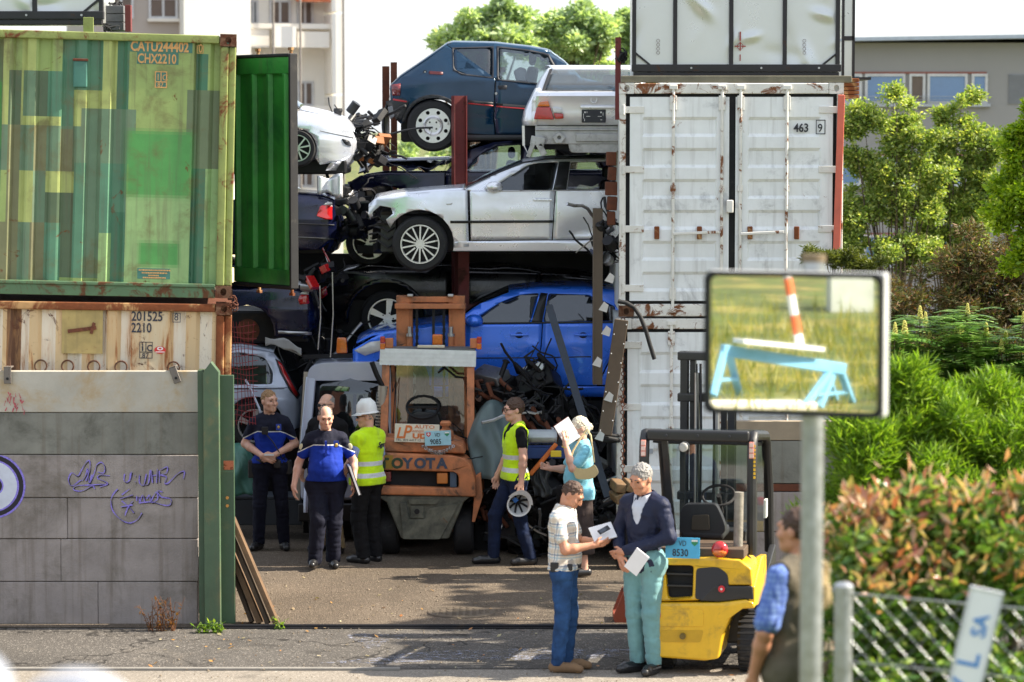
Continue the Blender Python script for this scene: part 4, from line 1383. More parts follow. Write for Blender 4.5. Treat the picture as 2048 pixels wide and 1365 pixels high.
def fronds(b,base,n,L,r_,wl=0.10,pairs=7,droop=0.4):
 for k in range(n):
  a=r_.uniform(0,6.283)
  e=r_.uniform(0.15,0.75)
  d=Vector((math.cos(a),math.sin(a),e)).normalized()
  p=Vector(base)
  ll=L*r_.uniform(0.7,1.1)
  side=d.cross(Vector((0,0,1))).normalized()
  for i in range(pairs):
   t=(i+1)/pairs
   q=p+d*ll*t-Vector((0,0,droop*ll*t*t))
   for s in(-1,1):
    w=wl*(1-0.5*abs(t-0.45))
    dd=(side*s+d*0.45-Vector((0,0,0.25))).normalized()
    m=dd.cross(Vector((0,0,1))).normalized()*w*0.16
    b.add([q,q+dd*w*0.5+m,q+dd*w,q+dd*w*0.5-m],[(0,1,2),(0,2,3)])
LF_SUM=leafm("sumac_leaf",[C(74,112,58),C(96,138,66),C(124,160,82),C(160,186,112)],0.4,0.3)
CONEM=pm("sumac_flower",C(172,166,90),0.9,var=0.3,vs=40,bump=0.6,bs=80)
Yt=34.5
for i,(px_,top)in enumerate(((1775,665),(1838,640),(1905,655),(1965,630),(2030,645))):
 r_=random.Random(60+i)
 t=thing("sumac_shrub",["leftmost sumac with yellow cones right beside the mirror frame","second sumac from the mirror with yellow flower cones","middle sumac of the row with yellow flower cones","tallest sumac with cones, second from the right edge","sumac with yellow cones at the right picture edge"][i],"shrub",(xx(px_,Yt),Yt+r_.uniform(-.4,.4),0),group="sumacs with yellow cones")
 b,st,cn=MB(),MB(),MB()
 zt_=zz(top,Yt)
 for k in range(11):
  tip=Vector((r_.uniform(-.34,.34),r_.uniform(-.3,.3),zt_-(0 if k==0 else r_.uniform(0.05,0.75))))
  st.tube([(0,0,0),(tip.x*0.4,tip.y*0.4,tip.z*0.6),tip],0.014,6,0.006)
  for dz_,nf in((.02,8),(.18,8),(.38,8),(.6,7)):
   fronds(b,tip-Vector((0,0,dz_)),nf,0.44,r_,.17,8)
  if k<5:
   cn=MB()
   q_=r_.uniform(.6,1.0)
   for e in range(26):
    h_=e/26
    a_=e*2.4
    rr_=.036*(1-h_)**.7*q_
    cn.ell(tip+Vector((rr_*math.cos(a_),rr_*math.sin(a_),.19*h_*q_)),(.017*q_,)*3,6,4)
   cn.build("flower_cone",CONEM,t)
 st.build("stems",BARK,t);b.build("foliage",LF_SUM,t)
tree("dark_shrub","dark green shrub mass behind the row of sumacs",(xx(1900,36.5),36.6,0),2.4,[(-1.0,0,1.6,.9,.5,.75),(0.1,0,1.65,.9,.5,.8),(1.1,0,1.6,.9,.5,.75),(0,0,.8,2.0,.5,.6)],71,LF_DK,16000,0.12,0.06,"shrub",clumps=80,csize=(0.2,0.35))
LF_FEA=leafm("feathery_leaf",[C(96,132,36),C(118,152,48),C(140,166,60),C(80,112,36)],0.45,0.5)
Yt=21.5
gz_=ground_z(0,Yt)
for i,(px_,top,w_)in enumerate(((1730,850,0.42),(1850,722,0.62),(2000,760,0.7))):
 zt_=zz(top,Yt)-gz_
 tree("feathery_bush",["small feathery green bush right beside the mirror post","tall feathery bright green bush in front of the sumacs","wide feathery green bush at the right edge"][i],(xx(px_,Yt),Yt+0.25*i,gz_),zt_,[(0,0,zt_-0.3,w_*.8,.4,.35),(-.1,0,zt_-.65,w_,.5,.4),(.1,-.1,zt_-1.05,w_,.5,.4),(0,-.2,zt_-1.5,w_,.5,.45)],80+i,LF_FEA,30000,0.10,0.02,"bush",clumps=110,limbs=14,up=1.1,csize=(0.12,0.22),aspect=0.10,bark=MATS["green_stem"])
LF_PHO=leafm("photinia_leaf",[C(76,112,54),C(104,140,66),C(136,164,82),C(160,172,98),C(90,126,60),C(60,92,46)],0.3,0.12)
LF_TIP=leafm("photinia_red_tip",[C(170,96,84),C(200,140,122),C(218,186,164),C(160,150,92)],0.3,0.18)
Yt=15.0
gz_=ground_z(0,Yt)
for i,(px_,top,w_)in enumerate(((1730,955,0.24),(1830,930,0.34),(1945,945,0.34),(2060,935,0.34))):
 zt_=zz(top,Yt)-gz_
 t=tree("photinia_bush",["leftmost red tipped photinia bush beside the mirror pole","second red tipped photinia from the mirror pole behind the fence","red tipped photinia bush behind the leaning sign","red tipped photinia at the right picture edge"][i],(xx(px_,Yt),Yt+0.1*i,gz_),zt_,[(0,0,zt_-0.35,w_,.3,.26),(0,0,zt_-0.75,w_*1.15,.34,.34),(0,0,zt_-1.2,w_*1.2,.34,.34)],90+i,LF_PHO,4200,0.075,0.03,"bush",clumps=44,csize=(0.10,0.17),aspect=0.42,group="photinia hedge behind the fence")
 me=leaf_mesh("red_shoots",[(0,0,zt_-0.2),(-w_*.6,0,zt_-0.33),(w_*.6,0,zt_-0.3),(0,-.2,zt_-.5)],[(w_*.9,.3,.22)]*4,260,0.09,95+i,shell=0.2,up=1.2,aspect=0.32)
 link_mesh(me,"red_shoots",LF_TIP,t)["kind"]="stuff"
# -- cars
def lerp_list(pts,x):
 if x<=pts[0][0]:
  return pts[0][1]
 for(a,b),(c,d)in zip(pts,pts[1:]):
  if x<=c:
   return b+(d-b)*(x-a)/max(c-a,1e-9)
 return pts[-1][1]
def arc(cx,cy,r,a0,a1,n=12):
 """picture arc, degrees, 0 = right, 90 = up"""
 return[(cx+r*math.cos(R(a0+(a1-a0)*i/n)),cy-r*math.sin(R(a0+(a1-a0)*i/n)))for i in range(n+1)]
def rnd(poly,r=6,n=3):
 """round the corners of a picture polygon"""
 out=[]
 m=len(poly)
 for i in range(m):
  p0,p1,p2=Vector(poly[i-1]),Vector(poly[i]),Vector(poly[(i+1)%m])
  a=(p0-p1);b=(p2-p1)
  ra=min(r,a.length*0.45);rb=min(r,b.length*0.45)
  A=p1+a.normalized()*ra;B=p1+b.normalized()*rb
  for k in range(n+1):
   t=k/n
   q=A*(1-t)**2+p1*2*t*(1-t)+B*t*t
   out.append((q.x,q.y))
 return out
class Car:
 def __init__(self,name,label,px0,py0,Yn,W,paint,belt,ends,group=None,tumble=0.42,taper=(0.16,0.12),tl=(0.7,0.6),scale=1.0,dents=(),sill=None,cat="car"):
  self.Yn,self.W,self.paint=Yn,W,paint
  self.s=FPX/Yn
  self.px0,self.py0=px0,py0
  o=at(px0,py0,Yn)
  self.o=o
  self.T=thing(name,label,cat,(o.x,Yn+W/2,o.z),group=group)
  self.belt=[(self.X(a),self.Z(b))for a,b in belt]
  self.e0,self.e1=self.X(ends[0]),self.X(ends[1])
  self.tumble,self.taper,self.tl,self.dents=tumble,taper,tl,dents
  self.zs=self.Z(sill)if sill else 0.2
 def X(self,px):
  return(px-self.px0)/self.s
 def Z(self,py):
  return(self.py0-py)/self.s
 def P(self,poly):
  return[(self.X(a),self.Z(b))for a,b in poly]
 def ys(self,x,z):
  w=self.W/2
  d0=max(0.0,(self.e0+self.tl[0]-x)/self.tl[0]);d1=max(0.0,(x-self.e1+self.tl[1])/self.tl[1])
  t=1-self.taper[0]*min(d0,1.3)**2.2-self.taper[1]*min(d1,1.3)**2.2
  zb=lerp_list(self.belt,x)
  if z<=zb:
   u=(z-self.zs)/max(zb-self.zs,0.05)
   k=0.93+0.07*math.sin(min(max(u+0.12,-.2),1.0)*math.pi*0.62)**0.8 if u>-0.1 else 0.93
   k+=0.007*math.exp(-((u-0.64)/0.05)**2)-0.006*math.exp(-((u-0.30)/0.07)**2)
   y=w*t*k
  else:
   k=0.93+0.07*math.sin(1.0*math.pi*0.62)**0.8
   h=z-zb
   y=w*t*k-self.tumble*h-0.12*h*h
  for dx,dz,r,a in self.dents:
   q=((x-dx)/r)**2+((z-dz)/(r*0.6))**2
   if q<6:
    y-=a*math.exp(-q)*(1+0.5*math.sin(31*x+17*z))
  return y
 def panel(self,name,poly,mat=None,holes=(),off=0.0,solid=0.018,far=True,step=(0.11,0.085),label=None,parent=None,shade=True):
  loops=[self.P(poly)]+[self.P(h)for h in holes]
  flat=[p for l in loops for p in l]
  tris=tessellate_polygon([[Vector((p[0],p[1],0))for p in l]for l in loops])
  bm=bmesh.new()
  vs=[bm.verts.new((p[0],0,p[1]))for p in flat]
  for t in tris:
   try:
    bm.faces.new([vs[i]for i in t])
   except ValueError:
    pass
  xs_=[p[0]for p in flat];zs_=[p[1]for p in flat]
  k=math.floor(min(xs_)/step[0])+1
  while k*step[0]<max(xs_):
   bmesh.ops.bisect_plane(bm,geom=bm.verts[:]+bm.edges[:]+bm.faces[:],plane_co=(k*step[0],0,0),plane_no=(1,0,0))
   k+=1
  k=math.floor(min(zs_)/step[1])+1
  while k*step[1]<max(zs_):
   bmesh.ops.bisect_plane(bm,geom=bm.verts[:]+bm.edges[:]+bm.faces[:],plane_co=(0,0,k*step[1]),plane_no=(0,0,1))
   k+=1
  for v in bm.verts:
   v.co.y=-(self.ys(v.co.x,v.co.z)+off)
  for f in bm.faces:
   f.normal_update()
   if f.normal.y>0:
    f.normal_flip()
   f.smooth=True
  me=bpy.data.meshes.new(name)
  bm.to_mesh(me)
  bm.free()
  o=link_mesh(me,name,mat or self.paint,parent or self.T,label=label,solid=solid)
  if far:
   c=dup(o,o.parent)
   c.scale=(1,-1,1)
  return o
 def top(self,name,x0,x1,prof,mat=None,crown=0.035,inset=0.02,solid=0.015,n=14,m=12,wav=None):
  """skin over the car between columns x0..x1 following the top line"""
  P=self.P(prof)
  a,c=self.X(x0),self.X(x1)
  b=MB()
  cr=sorted(set([a,c]+[p[0]for p in P if a<p[0]<c]+[a+(c-a)*i/n for i in range(n+1)]))
  nx=len(cr)-1
  def fn(u,v):
   x=cr[round(u*nx)]
   z=lerp_list(P,x)
   w=self.ys(x,z)-inset
   t=2*v-1
   dz=crown*(1-t*t)-0.012*abs(t)**6
   if wav:
    dz+=wav(x,t)
   return(x,w*t,z+dz)
  b.grid(fn,nx,m)
  return b.build(name,mat or self.paint,self.T,smooth=True,ang=60,solid=solid)
 def end(self,name,prof,side,mat=None,curve=0.10,m=12,w=None,zr=None):
  """front / rear skin: prof = picture points down the end; side -1 left, +1 right"""
  P=self.P(prof)
  b=MB()
  k=len(P)-1
  def fn(u,v):
   x,z=P[round(v*k)]
   t=2*u-1
   hw=(w or 1.0)*(self.ys(x-side*0.10,z)-0.004)
   return(x-side*curve*abs(t)**3.2,hw*t,z)
  b.grid(fn,m,k)
  return b.build(name,mat or self.paint,self.T,smooth=True,ang=50,solid=0.012)
 def wheel(self,cx,cy,r,style,depth=0.02,far=True,w=0.19,rotx=0):
  x,z,r=self.X(cx),self.Z(cy),r/self.s
  yn=-(self.W/2)+depth
  rr=r*(0.70 if style!="cap" else 0.66)
  b=MB()
  b.lathe([(rr,0.02),(rr+0.01,0.0),(r*0.90,0.0),(r*0.97,0.02),(r,0.045),(r,w-0.045),(r*0.97,w-0.02),(r*0.9,w),(rr,w)],(0,0,0),(0,1,0),40)
  for q in range(5):
   pass
  ty=b.build("wheel",BLACK,self.T,smooth=True,ang=30,loc=(x,yn,z),label=None)
  ty.rotation_euler=(0,rotx,0)
  rb=MB()
  rb.lathe([(rr*0.90,0.03),(rr*0.94,0.004),(rr*1.0,0.004),(rr*1.01,0.03),(rr*0.9,0.10)],(0,0,0),(0,1,0),36)
  if style=="disc":
   pass
  elif style=="cap":
   hole=lambda a,q,s:[(q*math.cos(a)+s*math.cos(t),q*math.sin(a)+s*math.sin(t))for t in[2*math.pi*k/12 for k in range(12)]]
   hs=[hole(2*math.pi*k/8+0.39,rr*0.80,rr*0.115)for k in range(8)]+[hole(2*math.pi*k/4+0.78,rr*0.27,rr*0.055)for k in range(4)]
   rb.prism([(rr*0.95*math.cos(t),rr*0.95*math.sin(t))for t in[2*math.pi*k/40 for k in range(40)]],0.006,0.02,holes=hs)
   rb.lathe([(rr*0.60,0.006),(rr*0.52,-0.004),(rr*0.42,0.002),(rr*0.40,0.006)],(0,0,0),(0,1,0),32)
  else:
   n=style
   for k in range(n):
    a=2*math.pi*k/n+0.2
    ca,sa=math.cos(a),math.sin(a)
    if n>=9:
     rb.bar((ca*rr*0.18,0.016,sa*rr*0.18),(ca*rr*0.93,0.016,sa*rr*0.93),0.018,0.022,up=(0,1,0))
    else:
     p,q=Vector((ca,0,sa)),Vector((-sa,0,ca))
     i0,i1=rr*0.16,rr*0.95
     w0,w1=rr*0.10,rr*0.17
     rb.prism([((p*i0-q*w0).x,(p*i0-q*w0).z),((p*i1-q*w1).x,(p*i1-q*w1).z),((p*i1+q*w1).x,(p*i1+q*w1).z),((p*i0+q*w0).x,(p*i0+q*w0).z)],0.012,0.035)
   rb.cyl((0,0.008,0),(0,0.05,0),rr*0.22,n=20)
   rb.lathe([(0,0.0),(rr*0.12,0.0),(rr*0.13,0.01)],(0,0,0),(0,1,0),16)
  rim=rb.build("rim",ALLOY,ty,smooth=True,ang=30)
  db=MB()
  db.lathe([(0.0,0.085),(rr*0.92,0.085),(rr*0.92,0.12),(0,0.12)],(0,0,0),(0,1,0),28)
  if style not in("cap","disc"):
   for k in range(5):
    a=2*math.pi*k/5
    db.cyl((rr*0.28*math.cos(a),0.004,rr*0.28*math.sin(a)),(rr*0.28*math.cos(a),0.02,rr*0.28*math.sin(a)),rr*0.04,n=6)
  dk=db.build("brake_disc",DARK,ty,smooth=True,ang=30)
  if far:
   c=dup(ty,self.T,loc=(x,-yn,z),rot=(0,rotx,math.pi))
   for k in(rim,dk):
    dup(k,c)
  return ty
 def under(self,x0,x1,top,bot,wells=()):
  """dark floor pan, engine bay and seats"""
  b=MB()
  a,c=self.X(x0),self.X(x1)
  b.box(a,c,-self.W/2+0.27,self.W/2-0.27,self.Z(bot),self.Z(top))
  b.build("floor_pan",DARK,self.T,bevel=0.03)
 def seats(self,xs_,seat_py,top_py):
  for px_ in xs_:
   for sy in(-1,1):
    b=MB()
    x,z0,z1=self.X(px_),self.Z(seat_py),self.Z(top_py)
    b.boxc((x,sy*0.36,(z0+z1)/2-0.06),(0.14,0.46,z1-z0-0.14),(0,0.18,0))
    b.boxc((x+0.02,sy*0.36,z1-0.03),(0.09,0.24,0.14))
    b.build("seat",INSIDE,self.T,bevel=0.04)
 def lens(self,name,poly,mat,off=0.006):
  return self.panel(name,poly,mat,off=off,solid=0.012)
 def handle(self,cx,cy,mat=None,w=36,h=5):
  x,z=self.X(cx),self.Z(cy)
  y=-self.ys(x,z)
  b=MB();hw,hh=w/self.s/2,h/self.s/2
  b.boxc((x,y-0.028,z),(2*hw,0.016,2*hh));b.boxc((x-hw+0.012,y-0.012,z),(0.022,0.03,2*hh));b.boxc((x+hw-0.012,y-0.012,z),(0.022,0.03,2*hh))
  o=b.build("door_handle",mat or self.paint,self.T,bevel=0.006)
  return o
 def cup(self,cx,cy,r):
  x,z=self.X(cx),self.Z(cy)
  b=MB();b.ell((x,-self.ys(x,z)-0.0,z),(r*1.4,0.012,r));return b.build("handle_recess",INSIDE,self.T,smooth=True)
 def mirror(self,cx,cy,w,h,mat=None,d=0.15):
  x,z=self.X(cx),self.Z(cy)
  y=-self.ys(x,z)-0.02
  b=MB();b.ell((x,y-d*0.5,z),(w/self.s/2,d*0.6,h/self.s/2),16,10)
  b.build("wing_mirror",mat or self.paint,self.T,smooth=True)
  b=MB();b.boxc((x+0.03,y-0.01,z-0.03),(0.08,0.10,0.05));b.build("mirror_foot",PLASTIC,self.T,bevel=0.01)
SILVER=carpaint("silver_paint",C(222,227,240),0.55,0.28,0.08)
SILVER2=carpaint("pale_silver_paint",C(224,226,234),0.45,0.3,0.1)
BLUE=carpaint("bright_blue_paint",C(50,116,248),0.25,0.26,0.03)
TEALB=carpaint("dark_teal_paint",C(4,48,76),0.2,0.30,0.02)
NAVYB=carpaint("dark_navy_paint",C(10,16,46),0.25,0.26,0.03)
NIGHT=carpaint("black_paint",C(6,8,14),0.2,0.24,0.03)
WHITEC=carpaint("white_car_paint",C(176,184,204),0.15,0.36,0.15)
G1="scrap cars stacked in the yard"
# -- bright blue saloon
Yb=34.95
c=Car("blue_saloon","bright blue saloon car low in the scrap stack behind the orange forklift",700,828,Yb,1.72,BLUE,[(690,668),(760,652),(900,646),(1190,644),(1330,640),(1440,652)],(700,1452),G1,sill=775)
prof=[(700,702),(712,684),(745,668),(820,655),(905,645),(960,606),(1020,583),(1080,576),(1170,575),(1250,584),(1330,625),(1440,642),(1452,670)]
c.top("bonnet",712,905,prof);c.top("windscreen",906,1018,prof,GLASSD,inset=0.07);c.top("roof",1019,1245,prof);c.top("rear_window",1247,1330,prof,GLASSD,inset=0.07);c.top("boot_lid",1332,1448,prof)
c.panel("front_fender",[(705,700),(745,676),(760,668),(822,656),(905,648),(925,660),(925,770),(862,772)]+arc(798,765,62,-6,186)+[(716,770),(706,745)])
c.panel("door",[(927,648),(1086,646),(1083,690),(1070,772),(930,772),(927,750)])
c.panel("door",[(1088,646),(1232,644),(1240,690),(1215,730),(1195,772),(1072,772),(1085,690)])
c.panel("quarter_panel",[(1234,644),(1330,640),(1440,650),(1450,690),(1446,770),(1348,772)]+arc(1285,765,62,-6,186)+[(1200,770),(1217,732),(1242,690)])
c.panel("sill_panel",[(862,774),(1222,774),(1220,795),(866,795)])
fw=rnd([(938,646),(1000,605),(1040,590),(1080,586),(1062,644)],5)
rw=rnd([(1088,643),(1099,587),(1180,590),(1232,612),(1236,641)],5)
c.panel("cabin_frame",[(905,645),(962,607),(1022,584),(1082,577),(1170,576),(1250,586),(1330,628),(1332,640),(1234,643),(1087,645),(927,647)],holes=[fw,rw],solid=0.03)
c.panel("window",fw,GLASSD,off=-0.012,solid=0.004);c.panel("window",rw,GLASSD,off=-0.012,solid=0.004)
c.panel("pillar_trim",[(1064,644),(1083,586),(1097,587),(1086,643)],PLASTIC,off=0.003,solid=0.004)
c.panel("belt_trim",[(930,648),(1236,645),(1236,641.5),(930,644.5)],PLASTIC,off=0.005,solid=0.004)
c.panel("rub_strip",[(930,717),(1076,716),(1076,714),(930,715)],INK,off=0.004,solid=0.004);c.panel("rub_strip",[(1082,716),(1184,714),(1184,712),(1082,714)],INK,off=0.004,solid=0.004)
for hx in(1040,1168):
 c.cup(hx,670,0.035);c.handle(hx,669)
c.mirror(950,640,36,26)
c.lens("headlamp",[(708,702),(740,684),(768,680),(764,700),(730,712)],WHITELENS)
c.end("front_bumper",[(702,702),(696,722),(698,752),(706,775)],-1)
c.end("rear_bumper",[(1452,668),(1458,700),(1458,745),(1450,775)],1)
c.wheel(798,768,54,5);c.wheel(1285,768,54,5)
c.under(720,1430,700,800);c.seats((1085,1200),700,602)
# -- silver estate with its front end stripped
Yb=34.6
c=Car("silver_estate","silver car with stripped front end resting above the blue saloon",735,546,Yb,1.66,SILVER,[(730,412),(800,396),(930,384),(1210,380),(1500,378)],(735,1500),G1,sill=495,dents=[(2.35,0.42,0.10,0.03),(2.55,0.5,0.16,0.045),(2.15,0.38,0.03,0.012),(1.55,.46,.18,.012)])
prof=[(735,408),(748,397),(800,387),(870,381),(930,377),(985,350),(1045,326),(1090,319),(1210,316),(1330,320),(1440,338),(1490,395),(1500,430)]
c.top("bonnet",748,928,prof);c.top("windscreen",932,1044,prof,GLASSD,inset=0.07);c.top("roof",1046,1440,prof);c.top("rear_window",1442,1490,prof,GLASSD,inset=0.06)
c.panel("front_fender",[(737,409),(748,399),(800,389),(870,383),(935,380),(938,494),(908,496)]+arc(840,488,68,-6,152)+[(772,440),(786,428),(782,416),(760,412),(745,424),(740,440),(736,430)])
c.panel("door",[(940,383),(1110,382),(1104,480),(942,482)])
c.panel("door",[(1112,382),(1290,380),(1290,420),(1262,476),(1106,480)])
c.panel("quarter_panel",[(1292,380),(1488,378),(1498,430),(1494,494),(1395,496)]+arc(1325,488,68,-6,170)+[(1264,476),(1292,420)])
c.panel("sill_panel",[(910,484),(1262,479),(1258,503),(906,503)])
fw=rnd([(975,382),(1055,331),(1078,326),(1117,324),(1105,381)],4)
rw=rnd([(1134,380),(1142,324),(1226,322),(1238,379)],4)
qw=rnd([(1252,378),(1242,322),(1400,334),(1440,378)],6)
c.panel("cabin_frame",[(930,379),(986,351),(1046,327),(1092,320),(1210,317),(1330,321),(1440,339),(1488,377),(1290,379.5),(1111,381),(940,382)],holes=[fw,rw,qw],solid=0.03)
c.panel("window",fw,GLASSD,off=-0.012,solid=0.004);c.panel("window",qw,GLASSD,off=-0.012,solid=0.004)
c.panel("pillar_trim",[(1106,381),(1119,324),(1141,324),(1133,380)],PLASTIC,off=0.003,solid=0.004)
c.panel("belt_trim",[(972,384),(1240,381),(1240,378.5),(972,381.5)],STEEL,off=0.006,solid=0.004)
c.panel("window_gasket",[(930,377),(986,349),(1046,324.5),(1092,317.5),(1210,315),(1210,317),(1092,320),(1046,327),(986,351.5)],INK,off=0.004,solid=0.004)
c.panel("rub_strip",[(901,447),(1106,446),(1106,441),(901,442)],PLASTIC,off=0.012,solid=0.01)
c.handle(1086,400,w=38);c.mirror(989,374,34,22,SILVER2,0.2)
c.panel("side_repeater",[(892,408),(906,406),(903,410),(894,410)],WHITELENS,off=0.004,solid=0.004)
b=MB();b.prism([(c.X(1150),c.Z(378)),(c.X(1172),c.Z(384)),(c.X(1190),c.Z(376)),(c.X(1203),c.Z(374)),(c.X(1200),c.Z(366)),(c.X(1185),c.Z(374)),(c.X(1160),c.Z(370))],-c.W/2+0.055,-c.W/2+0.06)
b.build("broken_glass",CLEAR,c.T)
c.wheel(840,489,56,14);c.wheel(1325,489,56,14)
c.under(790,1480,430,506);c.seats((1120,1215),430,342)
b=MB()
rj=random.Random(3)
for k in range(26):
 x,z=c.X(rj.uniform(742,790)),c.Z(rj.uniform(420,500))
 b.boxc((x,rj.uniform(-0.6,0.55),z),(rj.uniform(.03,.12),rj.uniform(.05,.3),rj.uniform(.02,.14)),(rj.uniform(-.4,.4),rj.uniform(-.4,.4),rj.uniform(-.5,.5)))
b.box(c.X(760),c.X(790),-0.62,0.62,c.Z(505),c.Z(425))
b.build("bare_front_end",PLASTIC,c.T)
b=MB()
for k in range(4):
 z=c.Z(440+16*k)
 b.tube([(c.X(735),-0.5+0.1*k,z),(c.X(755),-0.62,z+0.03),(c.X(775),-0.7,z-0.05),(c.X(790),-0.6,z)],0.012,6)
b.build("hoses",BLACK,c.T,smooth=True)
b=MB();b.prism([(c.X(737),c.Z(418)),(c.X(742),c.Z(414)),(c.X(745),c.Z(432)),(c.X(740),c.Z(440))],-0.66,-0.62);b.build("lamp_trim",SILVER,c.T)
# -- dark teal hatchback on top (front to the right)
Yb=36.5
c=Car("dark_hatchback","dark teal three door hatchback with white wheel cover on top of the stack",770,306,Yb,1.7,TEALB,[(765,176),(900,158),(990,162),(1120,172),(1300,190)],(770,1215),G1,sill=272,tumble=0.36)
prof=[(772,200),(779,172),(800,152),(850,118),(893,88),(905,85),(990,87),(1060,95),(1098,102),(1130,125),(1165,160),(1200,168),(1215,200)]
c.top("tailgate",779,893,prof,TEALB,inset=0.03);c.top("roof",894,1097,prof);c.top("windscreen",1099,1165,prof,CLEAR,inset=0.06);c.top("bonnet",1167,1213,prof)
c.panel("quarter_panel",[(779,176),(801,156),(852,122),(893,92),(990,160),(986,240),(990,270),(928,268)]+arc(866,254,57,-12,172)+[(800,248),(783,225)],holes=[])
qw=rnd([(906,98),(985,96),(984,156),(925,148),(908,140)],8)
dw=rnd([(996,96),(1062,104),(1094,112),(1128,170),(1060,166),(997,159)],4)
c.panel("cabin_frame",[(894,91),(906,88),(990,89),(1060,97),(1098,105),(1133,130),(1168,166),(1130,174),(992,160)],holes=[qw,dw],solid=0.03)
c.panel("window",qw,GLASS,off=-0.01,solid=0.004);c.panel("window",dw,CLEAR,off=-0.01,solid=0.004)
c.panel("window_gasket",[(904,96),(987,93.5),(987,158),(923,151),(906,142)],INK,holes=[qw],off=0.004,solid=0.004)
c.panel("window_gasket",[(993,93),(1063,101),(1097,109),(1134,175),(1060,169),(994,162)],INK,holes=[dw],off=0.004,solid=0.004)
c.panel("door",[(992,162),(1130,176),(1168,170),(1170,270),(992,270),(988,240)])
c.panel("sill_panel",[(925,270),(1170,272),(1170,282),(930,281)],PLASTIC)
c.panel("side_strip",[(936,209),(986,214),(986,206),(936,201)],PLASTIC,off=0.010,solid=0.008);c.panel("side_strip",[(992,215),(1168,230),(1168,222),(992,207)],PLASTIC,off=0.010,solid=0.008)
RSTR=pm("red_stripe",C(172,38,44),0.4)
c.panel("red_stripe",[(936,209),(986,214),(986,211.5),(936,206.5)],RSTR,off=0.013,solid=0.003);c.panel("red_stripe",[(992,215),(1168,230),(1168,227.5),(992,212.5)],RSTR,off=0.013,solid=0.003)
c.panel("arch_trim",arc(866,254,64,-10,172,16)+arc(866,254,57,172,-10,16),PLASTIC,off=0.016,solid=0.02)
c.panel("door_handle",rnd([(995,172),(1014,172),(1013,180),(996,180)],3),INK,off=0.006,solid=0.008)
b=MB();b.cyl((c.X(992),-c.ys(c.X(992),c.Z(188))-0.006,c.Z(188)),(c.X(992),-0.5,c.Z(188)),0.016,n=14);b.build("door_lock",STEEL,c.T)
c.panel("side_badge",rnd([(858,143),(886,145),(886,151),(857,149)],2),pm("dull_red_badge",C(92,34,38),0.5),off=0.006,solid=0.006)
b=MB();b.cyl((c.X(850),-c.ys(c.X(850),c.Z(145))-0.004,c.Z(145)),(c.X(850),-0.5,c.Z(145)),0.022,n=14);b.build("filler_cap",INK,c.T)
b=MB();b.cyl((c.X(850),-c.ys(c.X(850),c.Z(145))-0.007,c.Z(145)),(c.X(850),-0.5,c.Z(145)),0.010,n=10);b.build("cap_lock",STEEL,c.T)
c.end("tail_panel",[(778,172),(774,200),(778,232)],-1,TEALB,0.06)
c.lens("tail_lamp",[(782,170),(801,168),(800,192),(784,192)],pm("dark_red_lens",(0.16,0.02,0.025,1),0.25,coat=0.6),off=0.012)
c.panel("rear_bumper",[(770,204),(800,196),(818,204),(812,220),(798,246),(790,238),(776,214)],PLASTIC,off=0.02,solid=0.03)
c.panel("bumper_stripe",[(786,198),(814,203),(813,206),(785,201)],RSTR,off=0.024,solid=0.004)
b=MB();b.grid(lambda u,v:(c.X(772-10*math.sin(v*2.6))+0.0,(u-.5)*1.4,c.Z(205+75*v)),8,8)
b.build("hanging_bumper",PLASTIC,c.T,smooth=True,solid=0.03)
b=MB();b.prism([(c.X(775),c.Z(215)),(c.X(790),c.Z(210)),(c.X(796),c.Z(228)),(c.X(780),c.Z(240))],-0.77,-0.72);b.build("plate_lamp_panel",pm("grey_plastic",C(120,122,126),0.5),c.T,bevel=0.01)
c.wheel(866,252,52,"cap",depth=0.0);c.wheel(1150,262,52,"cap",depth=0.0)
c.under(800,1200,220,285);c.seats((955,1062),190,112)
b=MB();b.prism([(c.X(1026),c.Z(142)),(c.X(1040),c.Z(134)),(c.X(1052),c.Z(138)),(c.X(1056),c.Z(162)),(c.X(1032),c.Z(162))],-0.5,-0.25);b.build("seat_cover",pm("pale_cloth",C(170,160,166),0.9),c.T,bevel=0.02)
b=MB();b.box(c.X(945),c.X(1010),-0.6,0.6,c.Z(142),c.Z(135));b.build("parcel_shelf",pm("tan_plastic",C(150,106,70),0.8),c.T)
b=MB();b.boxc((c.X(930),-0.3,c.Z(285)),(0.1,0.3,0.2));b.boxc((c.X(985),-0.4,c.Z(287)),(0.12,0.2,0.16));b.build("jack_block",WOOD,c.T)
# -- crushed navy car behind the post
Yb=36.55
c=Car("navy_wreck","dark navy wreck with crumpled bonnet, wedged below the teal hatchback",690,520,Yb,1.7,NAVYB,[(690,372),(800,352),(880,345),(1100,345),(1400,345)],(690,1420),G1,sill=470,dents=[(0.5,0.85,0.35,0.05),(0.9,0.8,0.2,-0.03),(0.25,0.8,0.2,0.06)])
prof=[(690,362),(715,345),(750,322),(790,330),(850,336),(890,328),(935,300),(985,284),(1050,279),(1250,280),(1330,330),(1420,350)]
rj=random.Random(4)
c.top("bonnet",715,888,prof,wav=lambda x,t:0.045*math.sin(9*x+2*t)*math.cos(5*t)+0.03*math.sin(23*x+7*t));c.top("windscreen",892,983,prof,GLASS,inset=0.07);c.top("roof",985,1248,prof);c.top("rear_window",1250,1328,prof,GLASS,inset=0.07);c.top("boot_lid",1330,1418,prof)
c.panel("front_fender",[(697,366),(720,352),(760,346),(850,346),(890,346),(890,470),(850,470)]+arc(768,450,78,-15,120)+[(720,385),(700,378)])
c.panel("door",[(892,346),(1070,346),(1070,465),(892,465)]);c.panel("door",[(1072,346),(1220,346),(1200,465),(1072,465)])
